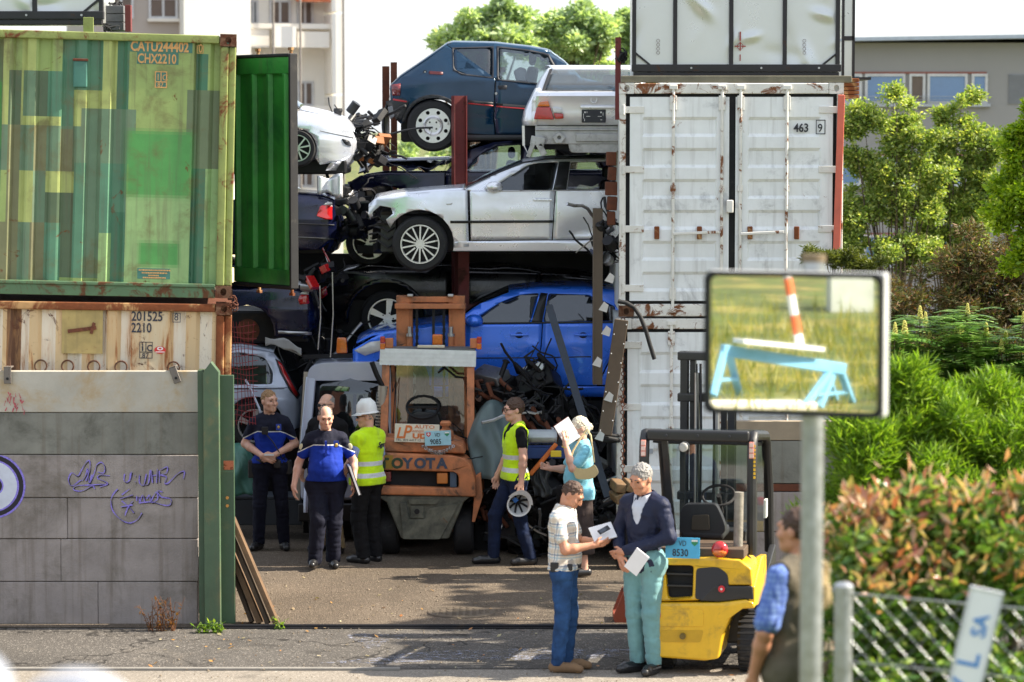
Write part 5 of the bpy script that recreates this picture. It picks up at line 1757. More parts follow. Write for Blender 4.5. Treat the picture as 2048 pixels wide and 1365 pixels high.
fw=rnd([(926,344),(962,308),(995,292),(1046,288),(1046,343)],4);rw=rnd([(1060,343),(1060,288),(1180,290),(1215,343)],4)
c.panel("cabin_frame",[(890,345),(936,302),(986,286),(1050,281),(1250,282),(1330,334),(1330,345)],holes=[fw,rw],solid=0.03)
c.panel("window",fw,CLEAR,off=-0.01,solid=0.004);c.panel("window",rw,CLEAR,off=-0.01,solid=0.004)
c.panel("quarter_panel",[(1222,346),(1415,348),(1418,465),(1202,465)])
c.wheel(738,486,48,5,depth=0.12);c.under(720,1400,395,500);c.mirror(918,334,22,16);c.seats((1020,1120),380,302)
b=MB()
rj=random.Random(8)
for k in range(40):
 b.boxc((c.X(rj.uniform(692,770)),rj.uniform(-0.7,0.5),c.Z(rj.uniform(375,470))),(rj.uniform(.03,.2),rj.uniform(.05,.35),rj.uniform(.03,.2)),(rj.uniform(-.7,.7),rj.uniform(-.7,.7),rj.uniform(-.7,.7)))
b.build("crushed_engine_bay",PLASTIC,c.T)
b=MB();b.boxc((c.X(706),-0.74,c.Z(402)),(0.10,0.05,0.24),(0,0.1,0));b.build("pale_bracket",pm("pale_plastic",C(178,176,180),0.6),c.T,bevel=0.01)
b=MB()
for k in range(9):
 p=Vector((c.X(rj.uniform(725,830)),rj.uniform(-0.7,0.6),c.Z(rj.uniform(316,334))))
 q=p+Vector((rj.uniform(-.25,.25),rj.uniform(-.3,.3),rj.uniform(-.04,.12)))
 e=Vector((rj.uniform(.05,.25),rj.uniform(-.2,.2),rj.uniform(-.05,.05)))
 b.add([p,q,q+e,p+e*1.2],[(0,1,2,3)])
b.build("torn_sheet",carpaint("torn_dark_sheet",C(30,36,54),0.5,0.3,.3),c.T,solid=0.004)
# -- black car with red tail lamp and five spoke wheel
Yb=36.5
c=Car("black_hatchback","black car with five pale wheel spokes squeezed under the silver car",636,690,Yb,1.72,NIGHT,[(636,575),(700,552),(900,556),(1300,560)],(636,1330),G1,sill=650)
prof=[(636,592),(660,560),(690,540),(740,533),(900,532),(1010,536),(1160,550),(1320,575)]
c.top("roof",660,1160,prof,wav=lambda x,t:0.02*math.sin(7*x+3*t));c.top("bonnet",1161,1318,prof)
c.panel("quarter_panel",[(640,596),(662,563),(692,544),(745,537),(905,536),(905,662),(852,664)]+arc(772,640,76,-12,186)+[(662,650),(640,630)])
c.panel("arch_lip",arc(772,640,84,-10,180,18)+arc(772,640,76,180,-10,18),NIGHT,off=0.03,solid=0.03)
c.panel("door",[(907,537),(1080,545),(1080,660),(907,662)]);c.panel("door",[(1082,545),(1300,572),(1300,655),(1082,660)])
c.end("tail_panel",[(640,592),(634,620),(640,655)],-1)
c.lens("tail_lamp",[(628,588),(652,572),(654,590),(634,606)],REDLENS,off=0.02)
c.wheel(776,637,57,5,depth=-0.03);c.wheel(1200,645,55,5);c.under(670,1300,600,670)
# -- silver coupe seen from behind
Yr_=33.9
RC=thing("silver_coupe","silver coupe seen from behind without its rear bumper, at the top of the stack","car",(xx(1187,Yr_),Yr_,zz(312,Yr_)),group=G1)
s_=FPX/Yr_
cxp=lambda px:(px-1187)/s_
czp=lambda py:(312-py)/s_
def sect(half,y0,y1,name,mat,z_of=None,curve=0.0,n=16,smooth=True,solid=0.012):
 """half = [(px offset from centre in metres, z)] right half outline going down; skin between y0 and y1 scaled"""
 pass
def rear_skin(name,prof,mat,m=18,solid=0.012,crease=None):
 """prof: rows (y, z, halfwidth, edge rollback)"""
 b=MB()
 k=len(prof)-1
 def fn(u,v):
  y,z,w,rb=prof[round(v*k)]
  t=2*u-1
  return(w*t,y+rb*abs(t)**4,z)
 b.grid(fn,m,k)
 return b.build(name,mat,RC,smooth=True,ang=50,solid=solid)
zb=czp
rear_skin("boot_lid",[(0.60,zb(181),0.60,0.02),(0.30,zb(183),0.64,0.03),(0.06,zb(187),0.66,0.05),(0.01,zb(193),0.68,0.07),(0.05,zb(204),0.70,0.06),(0.06,zb(225),0.70,0.06),(0.055,zb(251),0.70,0.06)],SILVER2)
rear_skin("roof",[(0.77,zb(137),0.47,0.02),(0.92,zb(130),0.49,0.04),(1.3,zb(127),0.52,0.0),(2.0,zb(126),0.53,0.0),(2.2,zb(129),0.53,0.0)],SILVER2)
rear_skin("rear_window",[(0.60,zb(180),0.565,0.02),(0.66,zb(165),0.535,0.02),(0.73,zb(148),0.497,0.02),(0.77,zb(138),0.475,0.02)],glassm("blue_tinted_glass",(0.42,0.58,0.66,1),opac=0.16),solid=0.004)
for s in(-1,1):
 rows_=[(0.52,0.60,0.66,zb(176)),(0.42,0.62,0.70,zb(190)),(0.16,0.64,0.745,zb(206)),(0.10,0.64,0.785,zb(222)),(0.09,0.64,0.805,zb(240)),(0.09,0.64,0.80,zb(252))]
 cols_=[(0.0,0.0),(0.02,0.35),(0.08,0.7),(0.22,0.92),(0.5,1.0),(1.1,1.02),(1.9,1.0)]
 b=MB();k,n=len(rows_)-1,len(cols_)-1
 def fq(u,v):
  y0,x0,x1,z=rows_[round(v*k)]
  dy,f=cols_[round(u*n)]
  return(s*(x0+(x1-x0)*f),min(y0,0.09)+dy*(1-y0*.6)+(y0-0.09 if y0>.09 else 0)*.9,z)
 b.grid(fq,n,k);b.build("rear_quarter",SILVER2,RC,smooth=True,ang=60,solid=0.012)
 b=MB()
 def fp(u,v):
  xi,xo=0.572-0.092*v,0.665-0.155*v**1.25
  return(s*(xi+(xo-xi)*math.sin(u*math.pi/2)),0.60+0.17*v+(0.02+0.5*u**2.5)*(1-.3*v),zb(182-47*v)+0.012*math.sin(math.pi*v))
 b.grid(fp,6,8);b.build("roof_pillar",SILVER2,RC,smooth=True,solid=0.02)
 b=MB();b.grid(lambda u,v:(s*(0.545-0.09*v+0.035*u),0.592+0.17*v,zb(181-44*v)),1,6);b.build("window_edge",INK,RC,solid=0.004)
 def lamp(nm,pts,m_,y=0.0):
  q=MB();q.prism([(s*cxp(2374-a),zb(c2))for a,c2 in pts],0.01+y,0.12+y);q.build(nm,m_,RC,bevel=0.01)
 lamp("tail_lamp",[(1067,239),(1108,240),(1100,215),(1073,215)],REDLENS)
 lamp("tail_lamp",[(1073,214),(1100,214),(1096,203),(1079,205)],AMBER)
 lamp("boot_lamp",[(1110,239),(1127,238),(1126,228),(1107,227)],REDLENS)
 lamp("boot_lamp",[(1106,226),(1126,227),(1122,218),(1103,216)],WHITELENS)
 b=MB();b.bar((s*0.795,0.10,zb(252)),(s*0.79,0.12,zb(292)),0.03,0.008);b.bar((s*0.79,0.12,zb(291)),(s*0.73,0.13,zb(312)),0.03,0.008);b.build("torn_wing_edge",SILVER2,RC)
 b=MB();b.box(min(s*.66,s*.79),max(s*.66,s*.79),.2,.3,zb(292),zb(252));b.build("wheel_arch_void",INSIDE,RC)
b=MB();b.box(cxp(1160),cxp(1330),0.025,0.05,zb(218),zb(212));b.build("chrome_strip",SILVER2,RC,bevel=0.008)
b=MB();b.box(cxp(1163),cxp(1211),0.040,0.058,zb(246),zb(220));b.build("plate_holder",INK,RC,bevel=0.006)
b=MB()
for(a_,b_,c_,d_)in((1168,224,1171,227),(1173,223,1174,227),(1200,224,1203,227),(1205,226,1206,232),(1172,233,1180,234),(1195,233,1203,234),(1168,238,1169,243),(1200,240,1204,241),(1166,228,1167,238)):
 b.box(cxp(a_),cxp(c_),0.036,0.039,zb(d_),zb(b_))
b.build("holder_clips",WHITELENS,RC)
b=MB();b.torus((cxp(1187),0.03,zb(201)),(0,1,0),0.033,0.005,20,6);b.build("badge_recess",SILVER2,RC)
GREYM=pm("bare_bumper_metal",C(172,172,172),0.5,0.35,var=0.2,vs=8,dirt=(C(90,86,80),0.5,5),bump=0.15,bs=30)
b=MB();b.box(-0.66,0.66,0.09,0.14,zb(289),zb(252));b.box(-0.66,0.66,0.07,0.088,zb(262),zb(258));b.box(-0.2,0.66,0.065,0.088,zb(284),zb(268));b.build("bare_rear_panel",GREYM,RC,bevel=0.012)
b=MB()
dm=[(cxp(1105),zb(276)),(cxp(1118),zb(265)),(cxp(1131),zb(276)),(cxp(1122),zb(287)),(cxp(1112),zb(287))]
b.prism(dm,0.02,0.10,holes=[[(cxp(1118)+0.022*math.cos(t),zb(276)+0.022*math.sin(t))for t in[2*math.pi*k/12 for k in range(12)]]])
b.build("bumper_mount",GREYM,RC,bevel=0.004)
b=MB();b.boxc((cxp(1075),0.06,zb(283)),(0.16,0.10,0.10),(0,0.2,0));b.boxc((cxp(1062),0.02,zb(298)),(0.05,0.03,0.20),(0,0.35,0));b.boxc((cxp(1083),0.02,zb(300)),(0.07,0.02,0.14),(0,-0.5,0));b.build("torn_brackets",GREYM,RC,bevel=0.006)
b=MB();b.prism(rnd([(-.27,-.07),(.27,-.07),(.30,.06),(-.30,.06)],.05),.1,.7);b.build("spare_wheel_tub",GREYM,RC,bevel=.03,loc=(cxp(1188),0,zb(294)))
b=MB();b.box(-0.66,0.66,0.22,2.0,zb(300),zb(215));b.build("boot_interior",INSIDE,RC)
b=MB()
for s in(-1,1):
 b.boxc((s*0.34,0.95,zb(180)),(0.34,0.12,0.22))
 b.boxc((s*0.33,1.7,zb(176)),(0.36,0.14,0.34))
b.build("rear_seat",INSIDE,RC,bevel=0.04)
b=MB();b.cyl((-0.55,1.95,zb(168)),(0.55,1.95,zb(168)),0.05);b.build("dashboard",INSIDE,RC)
# -- left hand group
Yb=35.2
c=Car("silver_hatchback","silver car nose pointing right beside the open green door, top left of the stack",715,365,Yb,1.7,SILVER,[(380,250),(600,246),(715,262)],(330,716),G1,sill=330,taper=(0.12,0.3),tl=(0.6,0.55))
prof=[(330,250),(370,190),(420,165),(520,165),(560,190),(600,217),(650,228),(690,242),(708,262)]
c.top("roof",420,520,prof);c.top("windscreen",521,598,prof,GLASSD,inset=0.07);c.top("bonnet",600,707,prof);c.top("tailgate",332,419,prof)
c.panel("front_fender",[(560,236),(600,222),(650,232),(690,246),(704,262),(712,285),(706,310),(690,322),(640,330)]+arc(592,298,42,-25,172)+[(540,330),(540,236)])
c.panel("door",[(380,236),(538,236),(538,335),(400,335)])
c.end("front_bumper",[(704,262),(714,280),(713,300),(700,325),(688,342)],1,curve=0.22)
c.lens("fog_lamp",rnd([(683,278),(698,282),(702,294),(690,290)],3),INK,off=0.01)
c.panel("bumper_gap",[(640,262),(706,276),(706,277.5),(640,263.5)],INK,off=0.004,solid=0.002)
c.wheel(595,297,38,9,depth=-0.01);c.under(420,690,320,350)
c=Car("navy_saloon","navy blue saloon tail with a red lamp below the silver nose, left of the stack",672,524,Yb,1.7,NAVYB,[(400,402),(672,408)],(300,674),G1,sill=500,taper=(0.12,0.16))
prof=[(300,400),(380,330),(450,325),(530,345),(590,388),(640,392),(668,402),(674,440)]
c.top("roof",380,530,prof);c.top("rear_window",531,589,prof,GLASSD,inset=0.07);c.top("boot_lid",590,667,prof)
c.panel("quarter_panel",[(560,396),(592,391),(640,395),(667,404),(672,440),(670,478),(640,500),(590,502)]+arc(530,492,58,0,180)+[(465,500),(465,400)])
c.end("rear_bumper",[(668,402),(674,430),(680,450),(680,478),(668,505)],1)
c.lens("tail_lamp",[(633,432),(640,414),(652,408),(664,409),(664,440),(650,440)],REDLENS,off=0.008);c.lens("tail_lamp",[(646,411),(655,404),(664,405),(664,411)],WHITELENS,off=0.010)
c.panel("bumper_line",[(470,444),(668,452),(668,450),(470,442)],INK,off=0.004,solid=0.002)
c.panel("bumper_strip",[(590,476),(668,482),(668,478),(590,473)],PLASTIC,off=0.012,solid=0.01)
c.under(420,660,440,512);c.wheel(530,494,50,5,far=False)
c=Car("dark_saloon","dark blue saloon without rear wheel under the navy one, left of the stack",630,700,Yb,1.7,NAVYB,[(400,590),(630,592)],(250,632),G1,sill=672,taper=(0.12,0.16))
prof=[(250,590),(330,520),(420,515),(500,545),(540,574),(590,574),(622,584),(630,620)]
c.top("roof",330,500,prof);c.top("rear_window",501,539,prof,GLASSD,inset=0.07);c.top("boot_lid",541,621,prof)
c.panel("quarter_panel",[(500,578),(542,577),(590,577),(620,587),(628,620),(624,655),(600,674),(548,674)]+arc(494,664,54,0,180)+[(420,674),(420,580)])
c.end("rear_bumper",[(622,584),(630,606),(636,625),(634,655),(622,680)],1)
c.lens("tail_lamp",[(596,600),(601,590),(616,590),(618,608),(600,610)],REDLENS,off=0.008);c.lens("tail_lamp",[(600,588),(606,583),(617,584),(617,590)],WHITELENS,off=0.01)
c.panel("rub_strip",[(556,668),(622,672),(622,666),(556,662)],STEEL,off=0.01,solid=0.01)
b=MB();b.lathe([(0.0,0),(0.06,0),(0.07,0.02),(0.135,0.03),(0.135,0.05),(0,0.05)],(c.X(492),-0.62,c.Z(664)),(c.X(492),0,c.Z(664)),26);b.build("brake_disc",RUSTY,c.T,smooth=True)
c.under(300,615,625,690)
c=Car("white_estate","white estate car tail with tall red lamp behind the standing officer",606,880,Yb,1.7,WHITEC,[(300,775),(560,772),(606,780)],(200,608),G1,sill=850,taper=(0.1,0.22),tl=(0.6,0.4))
prof=[(200,790),(300,706),(400,694),(480,690),(545,703),(566,730),(590,785),(600,810)]
c.top("roof",300,545,prof);c.top("tailgate",546,592,prof,GLASSD)
rw=rnd([(380,770),(380,712),(480,706),(528,716),(546,745),(545,768)],6)
c.panel("cabin_side",[(300,710),(400,698),(480,694),(545,707),(566,733),(585,775),(440,775),(300,775)],holes=[rw],solid=0.03)
c.panel("window",rw,GLASSD,off=-0.012,solid=0.004)
c.panel("quarter_panel",[(440,777),(586,777),(596,800),(600,835),(590,860),(566,862)]+arc(508,850,58,-5,185)+[(440,862)])
c.lens("tail_lamp",[(554,722),(562,728),(596,790),(592,794),(584,782),(566,748)],REDLENS,off=0.014)
c.lens("lamp_surround",[(549,718),(563,726),(600,792),(594,800),(580,782),(560,745)],INK,off=0.008)
c.end("rear_bumper",[(592,786),(603,810),(606,835),(598,862)],1)
c.under(300,590,820,870);c.wheel(508,852,48,5,far=False)
b=MB();b.tube([(c.X(492),-0.9,c.Z(758)),(c.X(502),-0.93,c.Z(775)),(c.X(520),-0.96,c.Z(815)),(c.X(530),-0.98,c.Z(850))],0.014,6);b.build("loose_trim",WHITEC,c.T)
def scrap(name,label,c0,size,n,seed,mats,cat="scrap",rod=True,group=None):
 r_=random.Random(seed)
 t=thing(name,label,cat,c0,group=group)
 for k in range(n):
  b=MB()
  p=Vector((r_.uniform(-size[0],size[0]),r_.uniform(-size[1],size[1]),r_.uniform(0,size[2])))
  q=r_.random()
  if q<0.2:
   b.boxc(p,(r_.uniform(.05,.22),r_.uniform(.05,.2),r_.uniform(.03,.14)),(r_.uniform(-1,1),r_.uniform(-1,1),r_.uniform(-1,1)))
   nm="bracket"
  elif q<0.5:
   d=Vector((r_.uniform(-1,1),r_.uniform(-1,1),r_.uniform(-1,1))).normalized()
   b.cyl(p,p+d*r_.uniform(.05,.2),r_.uniform(.02,.07),n=14)
   nm="pulley"
  else:
   pts=[p]
   d=Vector((r_.uniform(-1,1),r_.uniform(-.6,.6),r_.uniform(-.7,.9)))*0.12
   for i in range(6):
    d+=Vector((r_.uniform(-1,1),r_.uniform(-.6,.6),r_.uniform(-1,1)))*0.05
    pts.append(pts[-1]+d*0.7)
   b.tube(pts,r_.uniform(.006,.02),6)
   nm="hose"
  b.build(nm,r_.choice(mats),t,smooth=nm!="bracket",bevel=0.006 if nm=="bracket" else 0)
 return t
SM=[PLASTIC,BLACK,DARK,DARK,PLASTIC,STEEL]
scrap("engine_scrap","tangle of black wires and engine parts between silver nose and dark hatchback",at(722,325,36.0),(0.26,0.3,0.60),62,5,SM+[pm("rust_orange_scrap",C(140,84,40),0.7)])
tangle("wire_tangle","loose thin wires sticking up left of the dark hatchback against the sky","cable",at(715,315,35.8),(0.30,0.15,0.5),14,BLACK,12,0.008)
b=MB();b.lathe([(0,0.03),(0.05,0.03),(0.055,0.0),(0.04,-0.04),(0.03,-0.12)],(0,0,0),(0,0,1),18);tag(b.build("round_cap",PLASTIC,loc=at(676,222,35.9)),"round black cap at the top of the wire tangle beside the silver nose","cap")
scrap("engine_scrap","crushed dark parts below the silver nose and beside the navy tail lamp",at(690,470,35.6),(0.22,0.3,0.55),34,6,SM)
scrap("engine_scrap","dark crushed parts above the second dark saloon tail at left",at(640,575,35.5),(0.24,0.3,0.28),30,7,SM+[REDLENS])
scrap("engine_scrap","dark scrap behind the white estate tail and the beacon",at(640,745,36.0),(0.25,0.3,0.6),26,9,SM)
b=MB();b.grid(lambda u,v:(-0.15+0.3*u,0.1*math.sin(3*u),0.22*v+0.03*math.sin(5*u+3*v)),8,6);tag(b.build("headlamp_scrap",SILVER2,loc=at(660,390,35.3),smooth=True,solid=0.05),"crumpled silver headlamp piece between the silver nose and the navy tail","scrap")
b=MB();b.grid(lambda u,v:(-0.2+0.42*u,0.1*math.sin(3*u),0.15-0.12*u*u+0.10*v+0.02*math.sin(9*u+3*v)),8,5);tag(b.build("torn_bumper_skin",pm("dull_white_plastic",C(150,150,152),0.7),loc=at(565,718,34.9),smooth=True,solid=0.012),"torn pale bumper skin lying on the roof of the white estate","scrap")
b=MB();b.box(-0.5,0.4,0,1.2,0,0.035);tag(b.build("white_roof_panel",WHITEC,loc=at(835,322,36.6),bevel=0.02,rot=(0,-0.03,0)),"white car roof panel lying below the teal hatchback rear wheel","panel")
# -- steel posts and racks
for i,(px_,pt,pb,Yp,h)in enumerate(((919,192,1040,36.37,0.16),(773,133,330,38.6,0.09),(789,125,330,38.5,0.08))):
 zt_=zz(pt,Yp)
 b=MB();b.hbeam((0,0,0),(0,0,zt_),h,h,0.012,up=(0,1,0)if i else(1,0.25,0))
 tag(b.build("rack_post",REDST if i==0 else RUSTY,loc=(xx(px_,Yp),Yp,0)),["tall red oxide steel post standing between the silver car and the navy wreck","left one of the thin rusty posts behind the dark hatchback tail","right one of the thin rusty posts behind the dark hatchback tail"][i],"post")
RK=thing("storage_rack","dark steel rack carrying the scrap cars behind the orange forklift","rack",(0.0,34.9,0))
for px_ in(690,960,1195):
 for y_ in(0.25,1.35):
  b=MB();b.bar((xx(px_,34.9),y_,0),(xx(px_,34.9),y_,zz(812,34.9)),0.09,0.09);b.build("upright",DARK,RK)
for y_ in(0.25,1.35):
 b=MB();b.bar((xx(600,34.9),y_,zz(812,34.9)),(xx(1240,34.9),y_,zz(812,34.9)),0.1,0.09);b.build("cross_beam",DARK,RK)
for(y_,py_)in((0.2,508),(1.3,508)):
 b=MB();b.bar((xx(700,34.9),y_+1.55,zz(py_,34.9)-0.02),(xx(1240,34.9),y_+1.55,zz(py_,34.9)-0.02),0.1,0.10);b.build("cross_beam",DARK,RK)
b=MB();b.bar((xx(925,34.9),0.9,zz(812,34.9)),(xx(925,34.9),0.9,zz(508,34.9)),0.13,0.10);b.build("upright",REDST,RK)
b=MB();b.box(xx(560,34.9),xx(1240,34.9),2.2,2.3,0.0,zz(508,37.1));b.build("gap_shade_sheet",DARK,RK)  # added dark sheet standing in for the shade in the stack's gaps
LR=thing("storage_rack","dark steel rack holding the left hand scrap cars behind the officers","rack",(xx(540,35.4),35.4,0))
for px_ in(430,610):
 for y_ in(0.2,1.3):
  b=MB();b.bar((xx(px_,35.4)-LR.location.x,y_,0),(xx(px_,35.4)-LR.location.x,y_,zz(868,35.4)),0.09,0.09);b.build("upright",DARK,LR)
for y_ in(0.2,1.3):
 b=MB();b.bar((xx(300,35.4)-LR.location.x,y_,zz(868,35.4)),(xx(620,35.4)-LR.location.x,y_,zz(868,35.4)),0.1,0.09);b.build("cross_beam",DARK,LR)
b=MB();b.box(xx(300,35.4)-LR.location.x,xx(640,35.4)-LR.location.x,2.0,2.1,0.0,zz(700,35.4));b.build("gap_shade_sheet",DARK,LR)  # dark sheet in place of shade behind the left hand cars
# -- people: smooth bodies from blended volumes
class Field:
 def __init__(self,lo,hi,res):
  self.lo=np.array(lo,float);self.res=res
  self.n=np.ceil((np.array(hi)-self.lo)/res).astype(int)+1
  self.F=np.full(self.n,1.0,np.float32)
 def box(self,lo,hi):
  i0=np.clip(np.floor((np.array(lo)-self.lo)/self.res).astype(int),0,self.n-1)
  i1=np.clip(np.ceil((np.array(hi)-self.lo)/self.res).astype(int)+1,1,self.n)
  ax=[(self.lo[k]+self.res*np.arange(i0[k],i1[k])).astype(np.float32)for k in range(3)]
  return tuple(slice(a,b)for a,b in zip(i0,i1)),ax[0][:,None,None],ax[1][None,:,None],ax[2][None,None,:]
 def put(self,sl,d,k,sub=False):
  f=self.F[sl]
  if f.size==0:
   return
  if sub:
   d=-d
   h=np.clip(0.5-0.5*(f-d)/k,0,1)if k>0 else None
   self.F[sl]=np.maximum(f,d)if k<=0 else f*(1-h)+d*h+k*h*(1-h)
  else:
   h=np.clip(0.5+0.5*(f-d)/k,0,1)
   self.F[sl]=f*(1-h)+d*h-k*h*(1-h)
 def cone(self,a,b,ra,rb,k=0.02,sq=None,sub=False):
  a,b=np.array(a,float),np.array(b,float)
  m=max(ra,rb)*(1.0 if sq is None else max(1.0,1.0/1.0))+k+3*self.res
  sl,X,Y,Z=self.box(np.minimum(a,b)-m,np.maximum(a,b)+m)
  d=b-a
  L2=max(float(d@d),1e-9)
  x,y,z=X-a[0],Y-a[1],Z-a[2]
  t=np.clip((x*d[0]+y*d[1]+z*d[2])/L2,0,1)
  ex,ey,ez=x-t*d[0],y-t*d[1],z-t*d[2]
  if sq is not None:
   ey=ey/sq
   dist=np.sqrt(ex*ex+ey*ey+ez*ez)-(ra+(rb-ra)*t)
   dist=dist*min(1.0,sq+0.1)
  else:
   dist=np.sqrt(ex*ex+ey*ey+ez*ez)-(ra+(rb-ra)*t)
  self.put(sl,dist,k,sub)
 def ell(self,c,r,k=0.02,M=None,sub=False):
  c,r=np.array(c,float),np.array(r,float)
  m=r.max()+k+3*self.res
  sl,X,Y,Z=self.box(c-m,c+m)
  x,y,z=X-c[0],Y-c[1],Z-c[2]
  if M is not None:
   x,y,z=(M[0][0]*x+M[1][0]*y+M[2][0]*z,M[0][1]*x+M[1][1]*y+M[2][1]*z,M[0][2]*x+M[1][2]*y+M[2][2]*z)
  q=np.sqrt((x/r[0])**2+(y/r[1])**2+(z/r[2])**2)
  q2=np.sqrt((x/r[0]**2)**2+(y/r[1]**2)**2+(z/r[2]**2)**2)+1e-6
  self.put(sl,q*(q-1)/q2,k,sub)
 def plane(self,p,nrm):
  """cut away the side nrm points to"""
  p,nrm=np.array(p,float),np.array(nrm,float)
  nrm=nrm/np.linalg.norm(nrm)
  ax=[(self.lo[k]+self.res*np.arange(self.n[k])).astype(np.float32)for k in range(3)]
  d=(ax[0][:,None,None]-p[0])*nrm[0]+(ax[1][None,:,None]-p[1])*nrm[1]+(ax[2][None,None,:]-p[2])*nrm[2]
  self.F=np.maximum(self.F,d)
 def noise3(self,cell,r_):
  """smooth random field with the given cell size"""
  ext=self.n*self.res
  m=np.ceil(ext/np.array(cell)).astype(int)+2
  A=r_.uniform(-1,1,m).astype(np.float32)
  for ax in range(3):
   x=np.arange(self.n[ax])*self.res/cell[ax]
   i=np.floor(x).astype(int);t=x-i;t=(t*t*(3-2*t)).astype(np.float32)
   sh=[1,1,1];sh[ax]=-1
   t=t.reshape(sh)
   A=np.take(A,i,ax)*(1-t)+np.take(A,i+1,ax)*t
  return A
 def folds(self,amp,seed,cells=((.045,.045,.14),(.12,.12,.05),(.035,.035,.04))):
  r_=np.random.RandomState(seed)
  for c,w in zip(cells,(1.5,1.5,.6)):
   self.F+=(amp*w*(1-2*np.abs(self.noise3(c,r_))**.8)).astype(np.float32)
 def mesh(self,name):
  F=self.F
  S=F<0
  c=np.zeros(self.n-1,np.int8)
  for i in(0,1):
   for j in(0,1):
    for k in(0,1):
     c+=S[i:self.n[0]-1+i,j:self.n[1]-1+j,k:self.n[2]-1+k]
  act=(c>0)&(c<8)
  I=np.argwhere(act)
  vid=np.full(self.n-1,-1,np.int32)
  vid[act]=np.arange(len(I))
  acc=np.zeros((len(I),3));cnt=np.zeros(len(I))
  for ax in range(3):
   o1,o2=[q for q in range(3)if q!=ax]
   for u in(0,1):
    for v in(0,1):
     A=I.copy();A[:,o1]+=u;A[:,o2]+=v
     B=A.copy();B[:,ax]+=1
     fa,fb=F[tuple(A.T)],F[tuple(B.T)]
     m=(fa<0)!=(fb<0)
     t=fa[m]/(fa[m]-fb[m])
     P=A[m].astype(float);P[:,ax]+=t
     acc[m]+=P;cnt[m]+=1
  V=acc/cnt[:,None]*self.res+self.lo
  quads=[]
  for ax in range(3):
   o1,o2=[(1,2),(2,0),(0,1)][ax]
   sh=[slice(0,self.n[q]-1)for q in range(3)]
   s0=[slice(None)]*3;s1=[slice(None)]*3
   s0[ax]=slice(0,self.n[ax]-1);s1[ax]=slice(1,self.n[ax])
   E=np.argwhere(S[tuple(s0)]!=S[tuple(s1)])
   ok=(E[:,o1]>0)&(E[:,o2]>0)&(E[:,o1]<self.n[o1]-1)&(E[:,o2]<self.n[o2]-1)
   E=E[ok]
   ins=S[tuple(E.T)]
   def cell(d1,d2):
    q=E.copy();q[:,o1]+=d1;q[:,o2]+=d2
    return vid[tuple(q.T)]
   Q=np.stack([cell(-1,-1),cell(0,-1),cell(0,0),cell(-1,0)],1)
   Q[~ins]=Q[~ins][:,::-1]
   quads.append(Q)
  Q=np.concatenate(quads)
  Q=Q[(Q>=0).all(1)]
  return np_mesh(name,V,Q,True)
def skinm(name,col):
 if name in MATS:
  return MATS[name]
 m=pm(name,col,0.5,var=0.10,vs=14,bump=0.04,bs=120)
 m.node_tree.nodes["Principled BSDF"].inputs["Subsurface Weight"].default_value=0.12
 m.node_tree.nodes["Principled BSDF"].inputs["Subsurface Radius"].default_value=(0.02,0.008,0.004)
 return m
SKIN=skinm("fair_skin",C(212,164,142))
SKIN2=skinm("tanned_skin",C(194,138,110))
EYEM=pm("dark_eye",(0.02,0.015,0.012,1),0.2)
def fabric(name,col,var=0.10,rough=0.85,sheen=0.2):
 m=pm(name,col,rough,var=var,vs=7,bump=0.25,bs=140)
 m.node_tree.nodes["Principled BSDF"].inputs["Sheen Weight"].default_value=sheen if max(col[:3])>.2 else 0
 m.node_tree.nodes["Principled BSDF"].inputs["Specular IOR Level"].default_value=.25
 return m
V3=lambda*a:np.array(a,float)
def unit(v):
 v=np.array(v,float)
 return v/(np.linalg.norm(v)+1e-9)
DEFJ=dict(pel=(0,0,.95),waist=(0,0,1.09),chest=(0,.0,1.27),neck=(0,.02,1.455),head=(0,-.012,1.635),shL=(.178,.01,1.395),shR=(-.178,.01,1.395),elL=(.245,.03,1.14),elR=(-.245,.03,1.14),wrL=(.255,-.05,.90),wrR=(-.255,-.05,.90),hipL=(.092,0,.92),hipR=(-.092,0,.92),knL=(.10,-.02,.50),knR=(-.10,-.02,.50),anL=(.105,.03,.085),anR=(-.105,.03,.085),toeL=(.13,-.16,.035),toeR=(-.13,-.16,.035),fiL=(0,-.15,-1),fiR=(0,-.15,-1),paL=(-1,0,0),paR=(1,0,0))
